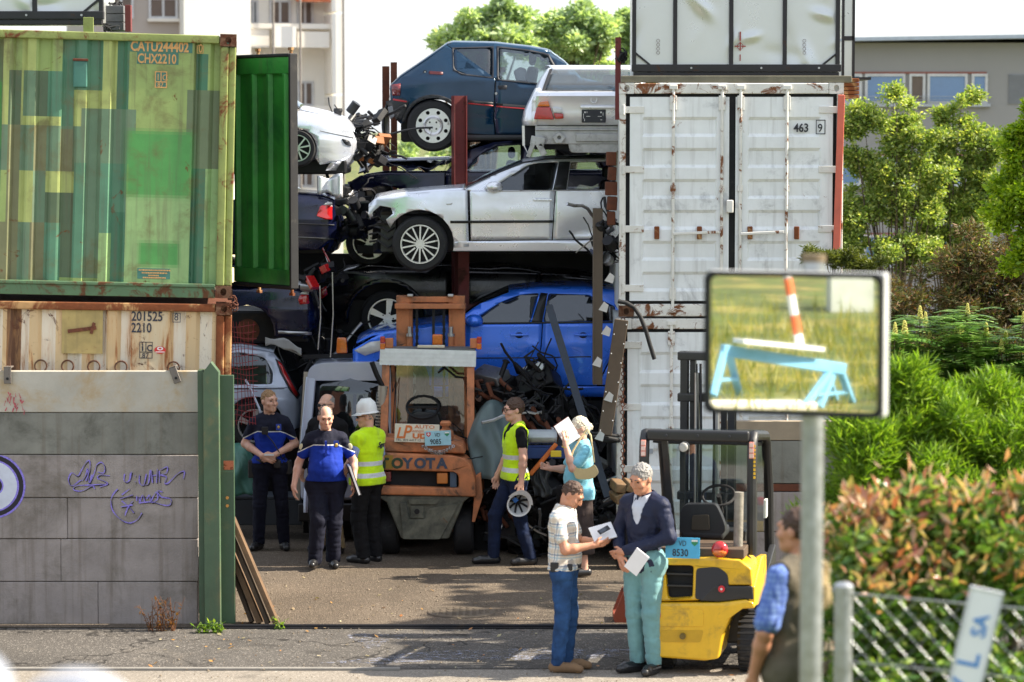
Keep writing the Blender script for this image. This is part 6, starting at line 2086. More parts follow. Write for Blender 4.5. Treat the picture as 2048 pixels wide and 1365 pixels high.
class Person:
 def __init__(self,label,base,yaw,H,J=None,fat=0.0,hyaw=0,hpitch=0,hroll=0,skin=SKIN,slim=1.0,curl=0.5,seed=1,res=0.0082):
  k=H/1.75
  self.k,self.fat,self.slim,self.skin,self.seed,self.res,self.curl=k,fat,slim,skin,seed,res,curl
  j=dict(DEFJ);j.update(J or{})
  self.J={n:(np.array(v,float)*(k if n[:2]not in("fi","pa")else 1))for n,v in j.items()}
  self.T=thing("person",label,"person",base,rotz=yaw)
  self.HM=Matrix.Rotation(R(hyaw),3,'Z')@Matrix.Rotation(R(hpitch),3,'X')@Matrix.Rotation(R(hroll),3,'Y')
  self.hm=np.array(self.HM)
  al=np.array([v for n,v in self.J.items()if n[:2]not in("fi","pa")])
  self.lo=al.min(0)-0.26*k;self.hi=al.max(0)+0.26*k
  self.lo[2]=-0.01
 def hp(self,x,y,z):
  return self.J["head"]+self.hm@(np.array([x,y,z])*self.k)
 def field(self,res,z0=None,z1=None):
  lo,hi=self.lo.copy(),self.hi.copy()
  if z0 is not None:
   lo[2]=z0*self.k
  if z1 is not None:
   hi[2]=z1*self.k
  return Field(lo,hi,res)
 def trunk(self,f,g,k=0.05):
  J,s,sl=self.J,self.k,self.slim
  f.cone(J["hipL"],J["hipR"],(.112*sl+g)*s,(.112*sl+g)*s,k,0.95)
  f.ell(J["pel"],V3(.160*sl+g,.112*sl+g,.13+g)*s,k)
  f.ell(J["waist"],V3(.140*sl+g,.102*sl+g,.15+g)*s,k)
  f.ell(J["chest"],V3(.162*sl+g,.112*sl+g,.18+g)*s,k)
  f.cone(J["shL"]*.92+J["shR"]*.08,J["shR"]*.92+J["shL"]*.08,(.050*sl+g)*s,(.050*sl+g)*s,k)
  for q in "LR":
   f.cone(J["neck"]+V3(0,0,.01)*s,J["sh"+q]*.85+J["neck"]*.15,(.05+g)*s,(.045+g)*s,k)
  f.cone(J["chest"]+V3(0,0,.1)*s,J["neck"]-V3(0,0,.02)*s,(.09+g)*s,(.055+g)*s,k)
  if self.fat:
   c=J["waist"]*.75+J["pel"]*.25
   f.ell(c+V3(0,-.055,.03)*s*min(self.fat,1.6),V3(.15,.12,.15)*s*(0.8+0.25*self.fat)+g,0.08)
 def body(self):
  J,s=self.J,self.k
  f=self.field(self.res)
  fa,self.fat=self.fat,0
  self.trunk(f,-0.006,0.04)
  self.fat=fa
  f.cone(J["neck"]-V3(0,0,.05)*s,J["head"]+self.hm@V3(0,.02,-.06)*s,.058*s,.054*s,.02)
  for q in "LR":
   f.cone(J["hip"+q],J["kn"+q],.082*s,.056*s,.03)
   f.cone(J["kn"+q],J["an"+q],.053*s,.038*s,.02)
   f.cone(J["an"+q]+V3(0,.01,-.03)*s,J["toe"+q],.036*s,.028*s,.02)
   f.cone(J["sh"+q],J["el"+q],.053*s,.043*s,.03)
   mid=J["el"+q]*.7+J["wr"+q]*.3
   f.cone(J["el"+q],mid,.042*s,.044*s,.02);f.cone(mid,J["wr"+q],.043*s,.028*s,.02)
   self.hand(f,q)
  h=lambda x,y,z:self.hp(x,y,z)
  M=self.hm
  f.ell(h(0,.012,.025),V3(.074,.094,.092)*s,.02,M)
  f.ell(h(0,-.025,-.02),V3(.064,.072,.088)*s,.03,M)
  f.ell(h(0,-.052,-.082),V3(.042,.04,.034)*s,.03,M)
  f.cone(h(.042,-.005,-.07),h(.012,-.068,-.095),.022*s,.02*s,.02);f.cone(h(-.042,-.005,-.07),h(-.012,-.068,-.095),.022*s,.02*s,.02)
  f.cone(h(.04,-.082,.028),h(-.04,-.082,.028),.014*s,.014*s,.015)
  for x in(-1,1):
   f.ell(h(x*.031,-.098,.006),V3(.017,.013,.010)*s,.010,M,sub=True)
   f.ell(h(x*.045,-.066,-.028),V3(.024,.022,.022)*s,.02,M)
   f.ell(h(x*.077,.012,-.008),V3(.011,.022,.031)*s,.008,M)
  f.cone(h(0,-.092,.016),h(0,-.113,-.030),.0095*s,.013*s,.010)
  f.ell(h(.012,-.100,-.034),V3(.009,.011,.008)*s,.006,M);f.ell(h(-.012,-.100,-.034),V3(.009,.011,.008)*s,.006,M)
  f.ell(h(0,-.094,-.057),V3(.024,.010,.007)*s,.008,M);f.ell(h(0,-.092,-.070),V3(.021,.011,.007)*s,.008,M)
  f.cone(h(-.02,-.105,-.0635),h(.02,-.105,-.0635),.004*s,.004*s,.004,sub=True)
  o=link_mesh(f.mesh("body"),"body",self.skin,self.T)
  b=MB()
  for x in(-1,1):
   b.ell(Vector(h(x*.031,-.0835,.006)),(.0125*s,.008*s,.0065*s),10,6,self.HM.to_euler())
  b.build("eyes",EYEM,self.T,smooth=True)
  return o
 def hand(self,f,q):
  J,s=self.J,self.k
  d=unit(J["fi"+q]);n=J["pa"+q];n=unit(n-d*(n@d))
  sd=np.cross(d,n)*(1 if q=="L" else-1)
  w=J["wr"+q]
  f.cone(w,w+d*.03*s,.028*s,.028*s,.015)
  c0=w+d*.045*s
  for o_ in(-1,1):
   f.cone(c0+sd*.016*o_*s,c0+sd*.022*o_*s+d*.04*s,.017*s,.014*s,.015)
  cu=self.curl
  for i,(off,L)in enumerate(((-.030,.066),(-.010,.076),(.010,.072),(.029,.056))):
   p0=c0+d*.045*s+sd*off*s
   a1,a2=cu*0.6+.05*i,cu*1.5+.08*i
   d1=unit(d*math.cos(a1)+n*math.sin(a1)+sd*off*1.5);d2=unit(d*math.cos(a2)+n*math.sin(a2)+sd*off)
   p1=p0+d1*L*.5*s
   f.cone(p0,p1,.0098*s,.0092*s,.004);f.cone(p1,p1+d2*L*.5*s,.0092*s,.008*s,.004)
  p0=w+d*.03*s-sd*.026*s
  d1=unit(d*.7-sd*.75+n*.35);p1=p0+d1*.035*s
  f.cone(p0,p1,.013*s,.011*s,.008);f.cone(p1,p1+unit(d*.95-sd*.1+n*.45)*.032*s,.011*s,.009*s,.004)
 def hair(self,mat,style="short",name="hair",grow=0.010):
  s,M,h=self.k,self.hm,self.hp
  c=self.J["head"]
  f=Field(c-.2*s,c+.2*s,.005)
  g=grow
  f.ell(h(0,.016,.030),V3(.076+g,.094+g,.092+g)*s,.01,M)
  if style=="bun":
   f.ell(h(0,.05,-.01),V3(.075,.07,.09)*s,.02,M);f.ell(h(0,.125,-.01),V3(.035,.035,.045)*s,.015,M)
  f.folds(0.0030,self.seed+9,((.014,.03,.014),(.03,.014,.03),(.012,.012,.012)))
  f.ell(h(0,-.105,-.035),V3(.078,.075,.105)*s,.008,M,sub=True)
  for x in(-1,1):
   f.ell(h(x*.082,-.012,-.045),V3(.03,.045,.055)*s,.006,M,sub=True)
  if style in("bald","receding"):
   f.ell(h(0,-.03 if style=="bald" else-.065,.095),V3(.066,.105,.075)*s,.01,M,sub=True)
  nz=self.hm@V3(0,0.35,1)
  if style!="bun":
   f.plane(h(0,.06,-.055),-nz)
  return link_mesh(f.mesh(name),name,mat,self.T)
 def brows(self,mat):
  b=MB();s=self.k
  for x in(-1,1):
   b.tube([Vector(self.hp(x*.015,-.100,.028)),Vector(self.hp(x*.032,-.098,.034)),Vector(self.hp(x*.050,-.084,.028))],.0042*s,5)
  b.build("eyebrows",mat,self.T,smooth=True)
 def glasses(self,dark=True):
  b=MB();s=self.k
  for x in(-1,1):
   if dark:
    b.ell(Vector(self.hp(x*.034,-.101,.005)),(.026*s,.008*s,.017*s),12,8,self.HM.to_euler())
   else:
    b.torus(Vector(self.hp(x*.034,-.104,.005)),tuple(self.hm@V3(x*.2,-1,0)),.022*s,.0024*s,16,5)
   b.tube([Vector(self.hp(x*.058,-.09,.010)),Vector(self.hp(x*.076,-.04,.012)),Vector(self.hp(x*.080,.02,.004))],.003*s,5)
  b.tube([Vector(self.hp(-.012,-.108,.008)),Vector(self.hp(.012,-.108,.008))],.003*s,5)
  b.build("sunglasses" if dark else "glasses",INK,self.T,smooth=True)
 def torso_wear(self,name,mat,sleeve=0.62,g=0.014,z0=0.90,collar=None,res=0.0105,fold=0.0028,vee=None,sl_r=(.058,.058),open_front=None,k=0.045,label=None,armcut=False):
  J,s=self.J,self.k
  f=self.field(res,z0-.03,1.62)
  self.trunk(f,g,k)
  for q in "LR":
   if sleeve>0:
    a,b_,c=J["sh"+q],J["el"+q],J["wr"+q]
    if sleeve<=1:
     f.cone(a,a+(b_-a)*sleeve,sl_r[0]*s,sl_r[1]*s,.03)
    else:
     f.cone(a,b_,sl_r[0]*s,sl_r[1]*s,.03);f.cone(b_,b_+(c-b_)*(sleeve-1),sl_r[1]*s,sl_r[1]*.82*s,.025)
  if fold:
   f.folds(fold,self.seed)
  nk=J["neck"]
  f.cone(nk-V3(0,.0,.0)*s,nk+V3(0,-.03,.2)*s,.058*s,.10*s,.004,sub=True)
  if vee:
   f.cone(nk+V3(0,-.06,0.06)*s,J["chest"]+V3(0,-.17,vee)*s,.085*s,.01*s,.004,sub=True)
  f.F=np.maximum(f.F,0)if False else f.F
  f.plane((0,0,z0*s),(0,0,-1))
  if armcut:
   for q in "LR":
    sg=1 if q=="L" else-1
    f.cone(J["sh"+q]+V3(sg*.05,0,.03)*s,J["sh"+q]+V3(sg*.07,0,-.13)*s,.085*s,.075*s,.006,sub=True)
  return link_mesh(f.mesh(name),name,mat,self.T,label=label)
 def collar(self,mat,r=.064,h=.045):
  b=MB();s=self.k;nk=self.J["neck"]
  def fn(u,v):
   a=-math.pi/2+0.22+(2*math.pi-0.44)*u
   rr=(r+0.018*(1-v)**1.5)*s
   drop=0.035*max(0,-math.sin(a))**2
   return(nk[0]+rr*math.cos(a),nk[1]-.008*s+rr*1.02*math.sin(a),nk[2]+(-.012+h*v-drop)*s)
  b.grid(fn,22,4)
  for x in(-1,1):
   b.add([(nk[0]+x*.012*s,nk[1]-.074*s,nk[2]-.035*s),(nk[0]+x*.05*s,nk[1]-.074*s,nk[2]+.005*s),(nk[0]+x*.062*s,nk[1]-.095*s,nk[2]-.062*s)],[(0,1,2)])
  return b.build("collar",mat,self.T,smooth=True,solid=0.004)
 def trousers(self,mat,hem=0.06,g=0.016,top=1.04,res=0.0105,fold=0.0032,loose=0.0,name="trousers"):
  J,s=self.J,self.k
  f=self.field(res,0.0,1.12)
  f.cone(J["hipL"],J["hipR"],(.114+g)*s,(.114+g)*s,.04,0.92)
  f.ell(J["pel"]+V3(0,0,.03)*s,V3(.156+g,.108+g,.12)*s,.04)
  for q in "LR":
   f.cone(J["hip"+q],J["kn"+q],(.088+g)*s,(.062+g+loose)*s,.03)
   f.cone(J["kn"+q],J["an"+q]-V3(0,0,.02)*s,(.060+g+loose)*s,(.050+g+loose)*s,.02)
  f.folds(fold,self.seed+3)
  f.plane((0,0,top*s),(0,0,1))
  f.plane((0,0,hem*s),(0,0,-1))
  return link_mesh(f.mesh(name),name,mat,self.T)
 def shoes(self,mat,name="shoe",low=False):
  J,s=self.J,self.k
  for q in "LR":
   a,t=J["an"+q],J["toe"+q]
   z0=min(t[2]-.035*s,a[2]-.085*s)
   c=(a+t)/2
   f=Field(np.minimum(a,t)-.12*s,np.maximum(a,t)+.12*s,.007)
   d=unit((t-a)*V3(1,1,0))
   heel=V3(a[0],a[1],z0+.04*s)-d*.035*s
   tip=V3(t[0],t[1],t[2]+.002*s)
   f.cone(heel,tip,.042*s,.036*s,.02);f.cone(heel,tip-d*.06*s+V3(0,0,.012)*s,.045*s,.044*s,.02)
   if not low:
    f.cone(heel+d*.03*s,a+V3(0,0,.02)*s,.045*s,.046*s,.03)
   f.plane((0,0,z0),(0,0,-1))
   link_mesh(f.mesh(name),name,mat,self.T)
 def belt(self,mat,z=.985,w=.036,g=0.022):
  b=MB();s=self.k;p=self.J["pel"]
  def fn(u,v):
   a=2*math.pi*u
   fb=1.0
   return(p[0]+(.160+g)*s*math.cos(a),p[1]+(.110+g)*s*math.sin(a),(z+w*(v-.5))*s)
  b.grid(fn,36,1)
  o=b.build("belt",mat,self.T,smooth=True,solid=0.006)
  return o
HAIR_BL=pm("blond_hair",C(150,116,80),0.6,var=0.3,vs=60,bump=0.5,bs=150)
HAIR_BR=pm("brown_hair",C(74,52,40),0.6,var=0.3,vs=60,bump=0.5,bs=150)
HAIR_GR=pm("grey_hair",C(140,137,134),0.6,var=0.3,vs=60,bump=0.5,bs=150)
HAIR_WG=pm("greyish_blond_hair",C(206,196,176),0.6,var=0.25,vs=60,bump=0.5,bs=150)
HAIR_DG=pm("dark_grey_hair",C(92,84,78),0.6,var=0.3,vs=60,bump=0.5,bs=150)
DKNAVY=fabric("dark_navy_cloth",C(22,24,40));BLKCL=fabric("black_cloth",C(17,17,20));KHAKI=fabric("khaki_cloth",C(172,150,112));DENIM=fabric("dark_denim",C(24,36,64),0.4);DENIM2=fabric("blue_denim",C(40,72,116),0.5)
SHOE=pm("black_leather",(0.016,0.016,0.018,1),0.35,coat=0.2);BROWNSH=pm("brown_suede",C(122,96,70),0.85,var=0.2)
def polo_material():
 t=NT("police_polo")
 tc=t.node("ShaderNodeTexCoord")
 sp=t.node("ShaderNodeSeparateXYZ")
 t.link(tc.outputs["Object"],sp.inputs[0])
 ax=t.math('ABSOLUTE',sp.outputs[0])
 z=t.math('ADD',sp.outputs[2],t.math('MULTIPLY',t.math('MAXIMUM',t.math('SUBTRACT',ax,0.13),0.0),0.5))
 up=t.step(z,1.373,1.377)
 line=t.math('MULTIPLY',t.step(z,1.362,1.365),t.math('SUBTRACT',1.0,up))
 n=t.noise(t.coord(),9,4)
 blue=t.mix(n,C(16,44,140),C(26,60,170))
 c=t.mix(up,blue,C(24,26,44))
 c=t.mix(line,c,C(222,222,214))
 t.link(c,t.p.inputs["Base Color"])
 t.p.inputs["Roughness"].default_value=0.8
 t.p.inputs["Specular IOR Level"].default_value=0.25
 t.bump(t.noise(t.coord(),130,3),0.2)
 return t.m
POLO=polo_material()
COLB=fabric("blue_collar",C(22,52,160))
GOLD=pm("gold_badge",C(206,176,84),0.4,0.5)
def badge(p,x,z,y,m=GOLD,r=0.026,name="badge"):
 b=MB();b.ell((x,y,z),(r,0.006,r*1.25),14,8);return b.build(name,m,p.T,smooth=True)
def foot_z(py,px=1024):
 return gy(py)
Y_=gy(1102)
p=Person("police officer with clasped hands standing at the left in front of the white estate",(xx(540,Y_,1000),Y_,0.015),0,1.83,dict(elL=(.275,.05,1.16),elR=(-.275,.05,1.16),wrL=(.065,-.175,1.06),wrR=(-.065,-.175,1.05),fiL=(-.9,-.25,-.3),fiR=(.9,-.3,-.35),paL=(0,1,-.1),paR=(0,1,-.1),knL=(.13,-.02,.50),anL=(.15,.03,.085),knR=(-.11,-.02,.5),anR=(-.13,.03,.085),toeL=(.19,-.15,.035),toeR=(-.18,-.15,.035)),hyaw=38,slim=.97,seed=3)
p.body();p.hair(HAIR_BL,grow=0.006);p.brows(HAIR_BL);p.torso_wear("polo_shirt",POLO,0.62,z0=.96,g=0.02);p.collar(COLB);p.trousers(DKNAVY);p.shoes(SHOE,"boot");p.belt(INK,g=0.026)
for c_,d_ in(((-0.21,0.0,.93),(.07,.14,.2)),((.21,0.0,.95),(.07,.12,.16)),((.1,-.15,1.0),(.08,.05,.09))):
 b=MB();b.boxc(c_,d_);b.build("belt_pouch",PLASTIC,p.T,bevel=0.012)
b=MB();b.boxc((-.04,-.165,1.385),(.07,.04,.085));b.tube([(-.04,-.165,1.36),(.05,-.17,1.26),(.12,-.165,1.14),(.16,-.12,1.05)],.008,6);b.build("radio",PLASTIC,p.T,bevel=0.006)
b=MB();b.box(.085,.145,-.155,-.145,1.39,1.46);b.build("chest_badge",pm("blue_badge",C(40,70,170),.5),p.T);badge(p,.115,1.425,-.156,r=0.014)
b=MB();b.torus((.085,-.165,1.075),(.9,.2,.3),.036,.010,18,6);b.build("wristwatch",INK,p.T)
b=MB();b.boxc((0.01,-.225,1.115),(.11,.012,.02));b.build("notebook",PAPER,p.T)
Y_=gy(1139)
p=Person("stout balding police officer walking towards the camera, looking down",(xx(652,Y_,1000),Y_,0.015),R(4),1.78,dict(elL=(.30,.06,1.15),wrL=(.30,-.07,.93),elR=(-.29,.05,1.14),wrR=(-.345,-.06,.90),fiL=(.0,-.2,-1),fiR=(.05,-.2,-1),paL=(-1,.1,0),paR=(1,.2,0),hipL=(.10,.0,.91),hipR=(-.10,0,.91),knR=(-.085,-.14,.53),anR=(-.125,-.10,.11),toeR=(-.155,-.28,.07),knL=(.085,-.03,.49),anL=(.075,.06,.085),toeL=(.10,-.12,.035)),fat=1.15,hpitch=16,hyaw=6,slim=1.04,seed=6)
p.body();p.hair(HAIR_DG,"receding",grow=0.004);p.brows(HAIR_BR);p.torso_wear("polo_shirt",POLO,0.62,z0=.955,g=0.02,sl_r=(.064,.064));p.collar(COLB);p.trousers(DKNAVY,g=0.022,loose=0.008);p.shoes(SHOE);p.belt(INK,g=0.036)
badge(p,-.262,1.34,-.02,pm("cream_badge",C(214,206,170),.6),.03,"sleeve_badge");badge(p,.262,1.34,-.02,MATS["cream_badge"],.03,"sleeve_badge")
b=MB();b.box(.085,.14,-.168,-.158,1.345,1.42);b.build("chest_badge",MATS["blue_badge"],p.T);badge(p,.112,1.372,-.168,r=.018)
b=MB();b.box(-.012,.012,-.195,-.165,1.26,1.42);b.build("button_placket",COLB,p.T)
fo=thing("document_folder","black folder with white papers carried under the walking officer's arm","folder",p.T.location+Vector((.30,-.05,1.0)),rot=(0,-.33,R(8)))
b=MB();b.box(-.020,-.012,-.15,.14,-.19,.16);b.box(.012,.020,-.15,.14,-.19,.16);b.build("cover",INK,fo,bevel=.003)
b=MB();b.box(-.010,.010,-.152,.12,-.18,.15);b.build("papers",PAPER,fo)
Y_=34.0
p=Person("balding man in sunglasses and black jacket behind the walking police officer",(xx(655,Y_,1000),Y_,0.015),R(-28),1.80,dict(knL=(.15,-.10,.5),anL=(.20,-.08,.085),toeL=(.26,-.26,.035),elL=(.28,-.02,1.15),elR=(-.29,.03,1.15),wrR=(-.28,-.08,.92)),fat=.6,slim=1.1,hpitch=4,seed=9,res=.009)
p.body();p.hair(HAIR_GR,"bald",grow=0.004);p.glasses(True);p.torso_wear("white_shirt",fabric("white_shirt",C(200,204,214)),0.3,z0=.95);p.collar(MATS["white_shirt"])
p.torso_wear("black_jacket",BLKCL,1.92,g=0.030,z0=.86,vee=.02,sl_r=(.068,.060));p.trousers(KHAKI);p.shoes(SHOE)
Y_=33.15
p=Person("man in white hard hat and yellow vest, his back turned, beside the orange forklift",(xx(735,Y_,1000),Y_,0.015),R(-128),1.74,dict(elL=(.27,-.02,1.14),wrL=(.22,-.17,1.0),elR=(-.27,-.04,1.14),wrR=(-.2,-.22,1.05),knL=(.11,-.04,.5)),fat=.9,slim=1.1,hyaw=34,hpitch=6,seed=12)
def vest_cloth(name,zs,w=.026):
 m=fabric(name,C(200,240,24),.06)
 q=NT.__new__(NT);q.m,q.t,q.n=m,m.node_tree,m.node_tree.nodes;q.p=q.n["Principled BSDF"]
 sp=q.node("ShaderNodeSeparateXYZ");q.link(q.coord(),sp.inputs[0])
 old=q.p.inputs["Base Color"].links[0].from_socket
 c=old
 for z in zs:
  d=q.math('ABSOLUTE',q.math('SUBTRACT',sp.outputs[2],z))
  c=q.mix(q.math('SUBTRACT',1.0,q.step(d,w-.002,w)),c,C(204,208,212))
 q.link(c,q.p.inputs["Base Color"])
 return m
VESTM=vest_cloth("hi_vis_yellow",(1.115,.985));VESTM2=vest_cloth("hi_vis_yellow_cloth",(1.20,1.06))
p.body();p.hair(HAIR_GR,grow=0.003);p.glasses(True);p.torso_wear("blue_shirt",fabric("light_blue_shirt",C(142,160,206)),0.75,z0=.93,sl_r=(.062,.062));p.collar(MATS["light_blue_shirt"],h=.05)
p.torso_wear("hi_vis_vest",VESTM,0.16,g=0.034,z0=.88,vee=.0,sl_r=(.085,.08),fold=.003)
p.trousers(BLKCL,g=.02,loose=.01);p.shoes(SHOE)
def hardhat(parent,M,mat,label=None):
 b=MB()
 prof=[(0.002,.150),(.03,.148),(.06,.138),(.09,.115),(.108,.08),(.116,.04),(.118,.0),(.134,-.012),(.134,-.018),(.114,-.010),(.11,.03),(.10,.075),(.08,.105),(.05,.128),(.002,.138)]
 b.lathe(prof,(0,0,0),(0,0,1),36)
 b.grid(lambda u,v:((.115+.055*v)*math.cos(R(200+140*u))*(1-.1*v),(.12+.055*v*math.sin(math.pi*(0.15+.7*u)))*math.sin(R(200+140*u)),-.012-.012*v),16,3)
 for k in(-1,0,1):
  b.tube([(.03*k,-.10,.085),(.028*k,-.05,.143),(.026*k,.05,.143),(.03*k,.10,.085)],.006,6)
 o=b.build("hard_hat",mat,parent,smooth=True,ang=50,label=label)
 o.matrix_local=M
 return o
HATM=pm("white_helmet",C(222,224,224),.35,coat=.3,var=.03)
Mh=Matrix.Translation(Vector(p.hp(0,.012,.055)))@p.HM.to_4x4()
hardhat(p.T,Mh,HATM)
t_=text("Sgs",INK,p.T,(-.02,.185,1.30),.075,rot=(math.pi/2-.05,0,math.pi),shear=.3,name="vest_print",align='CENTER',bold=.003)
b=MB();b.box(-.10,-.03,.1805,.183,1.325,1.330);b.build("vest_print",INK,p.T)
Y_=gy(1131)
p=Person("young man with glasses in a yellow vest walking left, holding a white helmet",(xx(1030,Y_,1000),Y_,0.015),R(-74),1.84,dict(shL=(.178,.02,1.395),elL=(.245,.02,1.15),wrL=(.235,-.0,.90),fiL=(0,-.1,-1),elR=(-.25,.0,1.14),wrR=(-.26,-.12,.92),knR=(-.09,-.19,.52),anR=(-.10,-.21,.085),toeR=(-.11,-.41,.035),knL=(.09,.03,.49),anL=(.10,.14,.085),toeL=(.12,-.05,.035)),hpitch=5,slim=.97,seed=15)
p.body();p.hair(HAIR_BR,grow=0.012);p.brows(HAIR_BR);p.glasses(False);p.torso_wear("black_tshirt",BLKCL,0.5,z0=.93,g=.012)
p.torso_wear("hi_vis_vest",VESTM2,0.0,g=0.026,z0=.90,vee=-.02,fold=.003,armcut=True);p.trousers(DENIM,fold=.0030);p.shoes(SHOE)
hh=thing("hard_hat","white hard hat held upside down at the walking man's thigh","helmet",Vector((xx(1037,Y_-.32,1008),Y_-.32,zz(1008,Y_-.32))),rot=(R(-80),R(20),R(10)))
hardhat(hh,Matrix.Translation((0,0,-.03)),HATM)
b=MB()
for k in range(4):
 a=k*math.pi/4
 b.tube([(.105*math.cos(a),.105*math.sin(a),.0),(.06*math.cos(a),.06*math.sin(a),.06),(0,0,.08),(-.06*math.cos(a),-.06*math.sin(a),.06),(-.105*math.cos(a),-.105*math.sin(a),.0)],.012,6)
b.build("harness",BLACK,hh,smooth=True)
b=MB();b.boxc((-.04,-.02,.035),(.05,.05,.006),(0,0,.5));b.build("blue_label",pm("blue_label",C(60,120,200),.5),hh)
Y_=gy(1156)
p=Person("grey haired woman in a light blue top shading her face with a white board",(xx(1160,Y_,1000),Y_,0.015),R(-72),1.72,dict(elL=(.21,-.16,1.22),wrL=(.14,-.22,1.48),fiL=(-.1,.05,1),paL=(-1,-.1,0),elR=(-.22,-.08,1.16),wrR=(-.18,-.28,1.18),fiR=(.1,-.9,.3),hipL=(.09,0,.92),knL=(.07,0,.5),knR=(-.07,-.03,.5),anL=(.07,.03,.1),anR=(-.07,-.03,.1),toeL=(.08,-.14,.05),toeR=(-.08,-.20,.05)),fat=.7,slim=1.06,hpitch=10,seed=18)
AQUA=fabric("aqua_top",C(122,190,212));BRN=fabric("dark_brown_cloth",C(62,52,50))
p.body();p.hair(HAIR_WG,"bun",grow=0.012);p.torso_wear("aqua_top",AQUA,0.7,z0=.86,g=.024,sl_r=(.064,.068));p.trousers(BRN,hem=.26,loose=.05,g=.02);p.shoes(SHOE,low=True)
b=MB();b.torus(Vector(p.J["wrL"])+Vector((0,0,-.03)),(.2,.1,1),.034,.006,18,6);b.build("bracelet",GOLD,p.T)
bd=thing("clip_board","white board held up by the woman to shade her face","board",Vector((xx(1131,Y_-.12,862),Y_-.12,zz(862,Y_-.12))),rot=(0,R(-32),R(18)))
b=MB();b.box(-.085,.105,-.006,.006,-.15,.11);b.build("sheet",PAPER,bd,bevel=.003);b=MB();b.box(-.087,.107,.007,.012,-.152,.112);b.build("back_card",pm("red_brown_card",C(138,74,60),.8),bd)
hb=thing("handbag","beige shoulder handbag hanging at the woman's side","handbag",Vector((xx(1168,Y_-.26,940),Y_-.26,zz(940,Y_-.26))),rotz=R(-8))
b=MB();b.prism(rnd([(-.15,.07),(-.10,-.05),(-.08,-.10),(.08,-.10),(.14,-.06),(.16,-.02),(.11,.07),(.06,.02),(-.04,-.0)],.05),-.035,.035);b.build("bag",pm("beige_leather",C(196,176,128),.5,var=.1),hb,bevel=.02)
b=MB();b.tube([(-.15,0,.07),(-.12,.03,.2),(-.04,.10,.34),(.02,.14,.42),(.06,.10,.36),(.11,0,.08)],.010,6);b.build("strap",MATS["beige_leather"],hb,smooth=True)
b=MB();b.grid(lambda u,v:(-.16+.16*u+.03*math.sin(6*v),-.20-.03*math.sin(7*u+2*v),.98-.42*v*(1-.25*u)),8,10);b.build("black_scarf",BLKCL,p.T,smooth=True,solid=.012)
Y_=gy(1343)
def plaid():
 t=NT("plaid_cotton")
 v=t.coord()
 sp=t.node("ShaderNodeSeparateXYZ");t.link(v,sp.inputs[0])
 c=C(226,222,212)
 h=t.math('ADD',t.math('MULTIPLY',sp.outputs[0],.7),t.math('MULTIPLY',sp.outputs[1],.7))
 def stripe(coord,per,ph,w):
  m=t.math('ABSOLUTE',t.math('SUBTRACT',t.math('FRACT',t.math('ADD',t.math('DIVIDE',coord,per),ph)),.5))
  return t.math('SUBTRACT',1.0,t.step(m,w,w+.02))
 for co in(h,sp.outputs[2]):
  for per,ph,w,col,k in((.095,.0,.16,C(196,178,156),.5),(.095,.35,.06,C(96,112,136),.65),(.095,.62,.05,C(140,176,196),.55)):
   c=t.mix(t.math('MULTIPLY',stripe(co,per,ph,w),k),c,col)
 t.link(c,t.p.inputs["Base Color"]);t.p.inputs["Roughness"].default_value=.85
 return t.m
p=Person("man in a plaid shirt and jeans at the front, looking down at his phone",(xx(1128,Y_,1200),Y_,0.008),R(76),1.73,dict(head=(0,-.075,1.60),neck=(0,-.005,1.45),chest=(0,.01,1.27),pel=(0,-.01,.95),waist=(0,.0,1.09),shR=(-.18,.02,1.395),shL=(.18,.0,1.39),elR=(-.25,-.07,1.13),wrR=(-.15,-.30,1.17),fiR=(.35,-.9,.15),paR=(.7,.2,.5),elL=(.24,-.08,1.14),wrL=(.10,-.30,1.17),fiL=(-.3,-.9,.1),paL=(-.5,.2,.6),knR=(-.09,-.01,.5),anR=(-.09,.04,.085),toeR=(-.10,-.17,.035),knL=(.10,-.03,.5),anL=(.10,.0,.085),toeL=(.11,-.20,.035)),hpitch=36,skin=SKIN2,seed=21,fat=.25,slim=.95)
p.body();p.hair(HAIR_BR,grow=0.005);p.brows(HAIR_BR);p.torso_wear("plaid_shirt",plaid(),0.60,z0=.93,g=.028,sl_r=(.064,.070),fold=.0030);p.collar(MATS["plaid_cotton"]if "plaid_cotton" in MATS else bpy.data.materials["plaid_cotton"]);p.trousers(DENIM2,fold=.0038,g=.014);p.shoes(BROWNSH);p.belt(INK,z=.965,g=.034,w=.05)
for c_,d_ in(((-.195,.04,.955),(.035,.075,.085)),((-.17,-.09,.955),(.03,.05,.06))):
 b=MB();b.boxc(c_,d_);b.build("phone_pouch",PLASTIC,p.T,bevel=.008)
b=MB();b.prism([(-.02,.84),(.10,.84),(.11,.74),(.04,.71),(-.03,.74)],-.128,-.124,axis='x');b.build("back_pocket",pm("pocket_denim",C(54,84,120),.85),p.T,rot=(0,0,R(28)),loc=(.035,.02,.03))
hx_=Vector((xx(1207,Y_,1072),Y_-.03,zz(1066,Y_)))
ps=thing("paper_sheets","white sheets held by the man in the plaid shirt","paper",hx_,rot=(R(38),R(-14),R(10)))
b=MB();b.box(-.11,.10,-.09,.10,0,.012);b.build("sheet_stack",PAPER,ps,bevel=.002)
ph=thing("mobile_phone","dark mobile phone held over the white sheets","phone",hx_+Vector((.0,-.07,.035)),rot=(R(35),R(-25),R(20)))
b=MB();b.box(-.055,.055,-.026,.026,0,.011);b.build("phone_body",INK,ph,bevel=.004);b=MB();b.box(-.04,.02,-.021,.021,.0112,.012);b.build("screen",PANE,ph)
Y_=gy(1347)
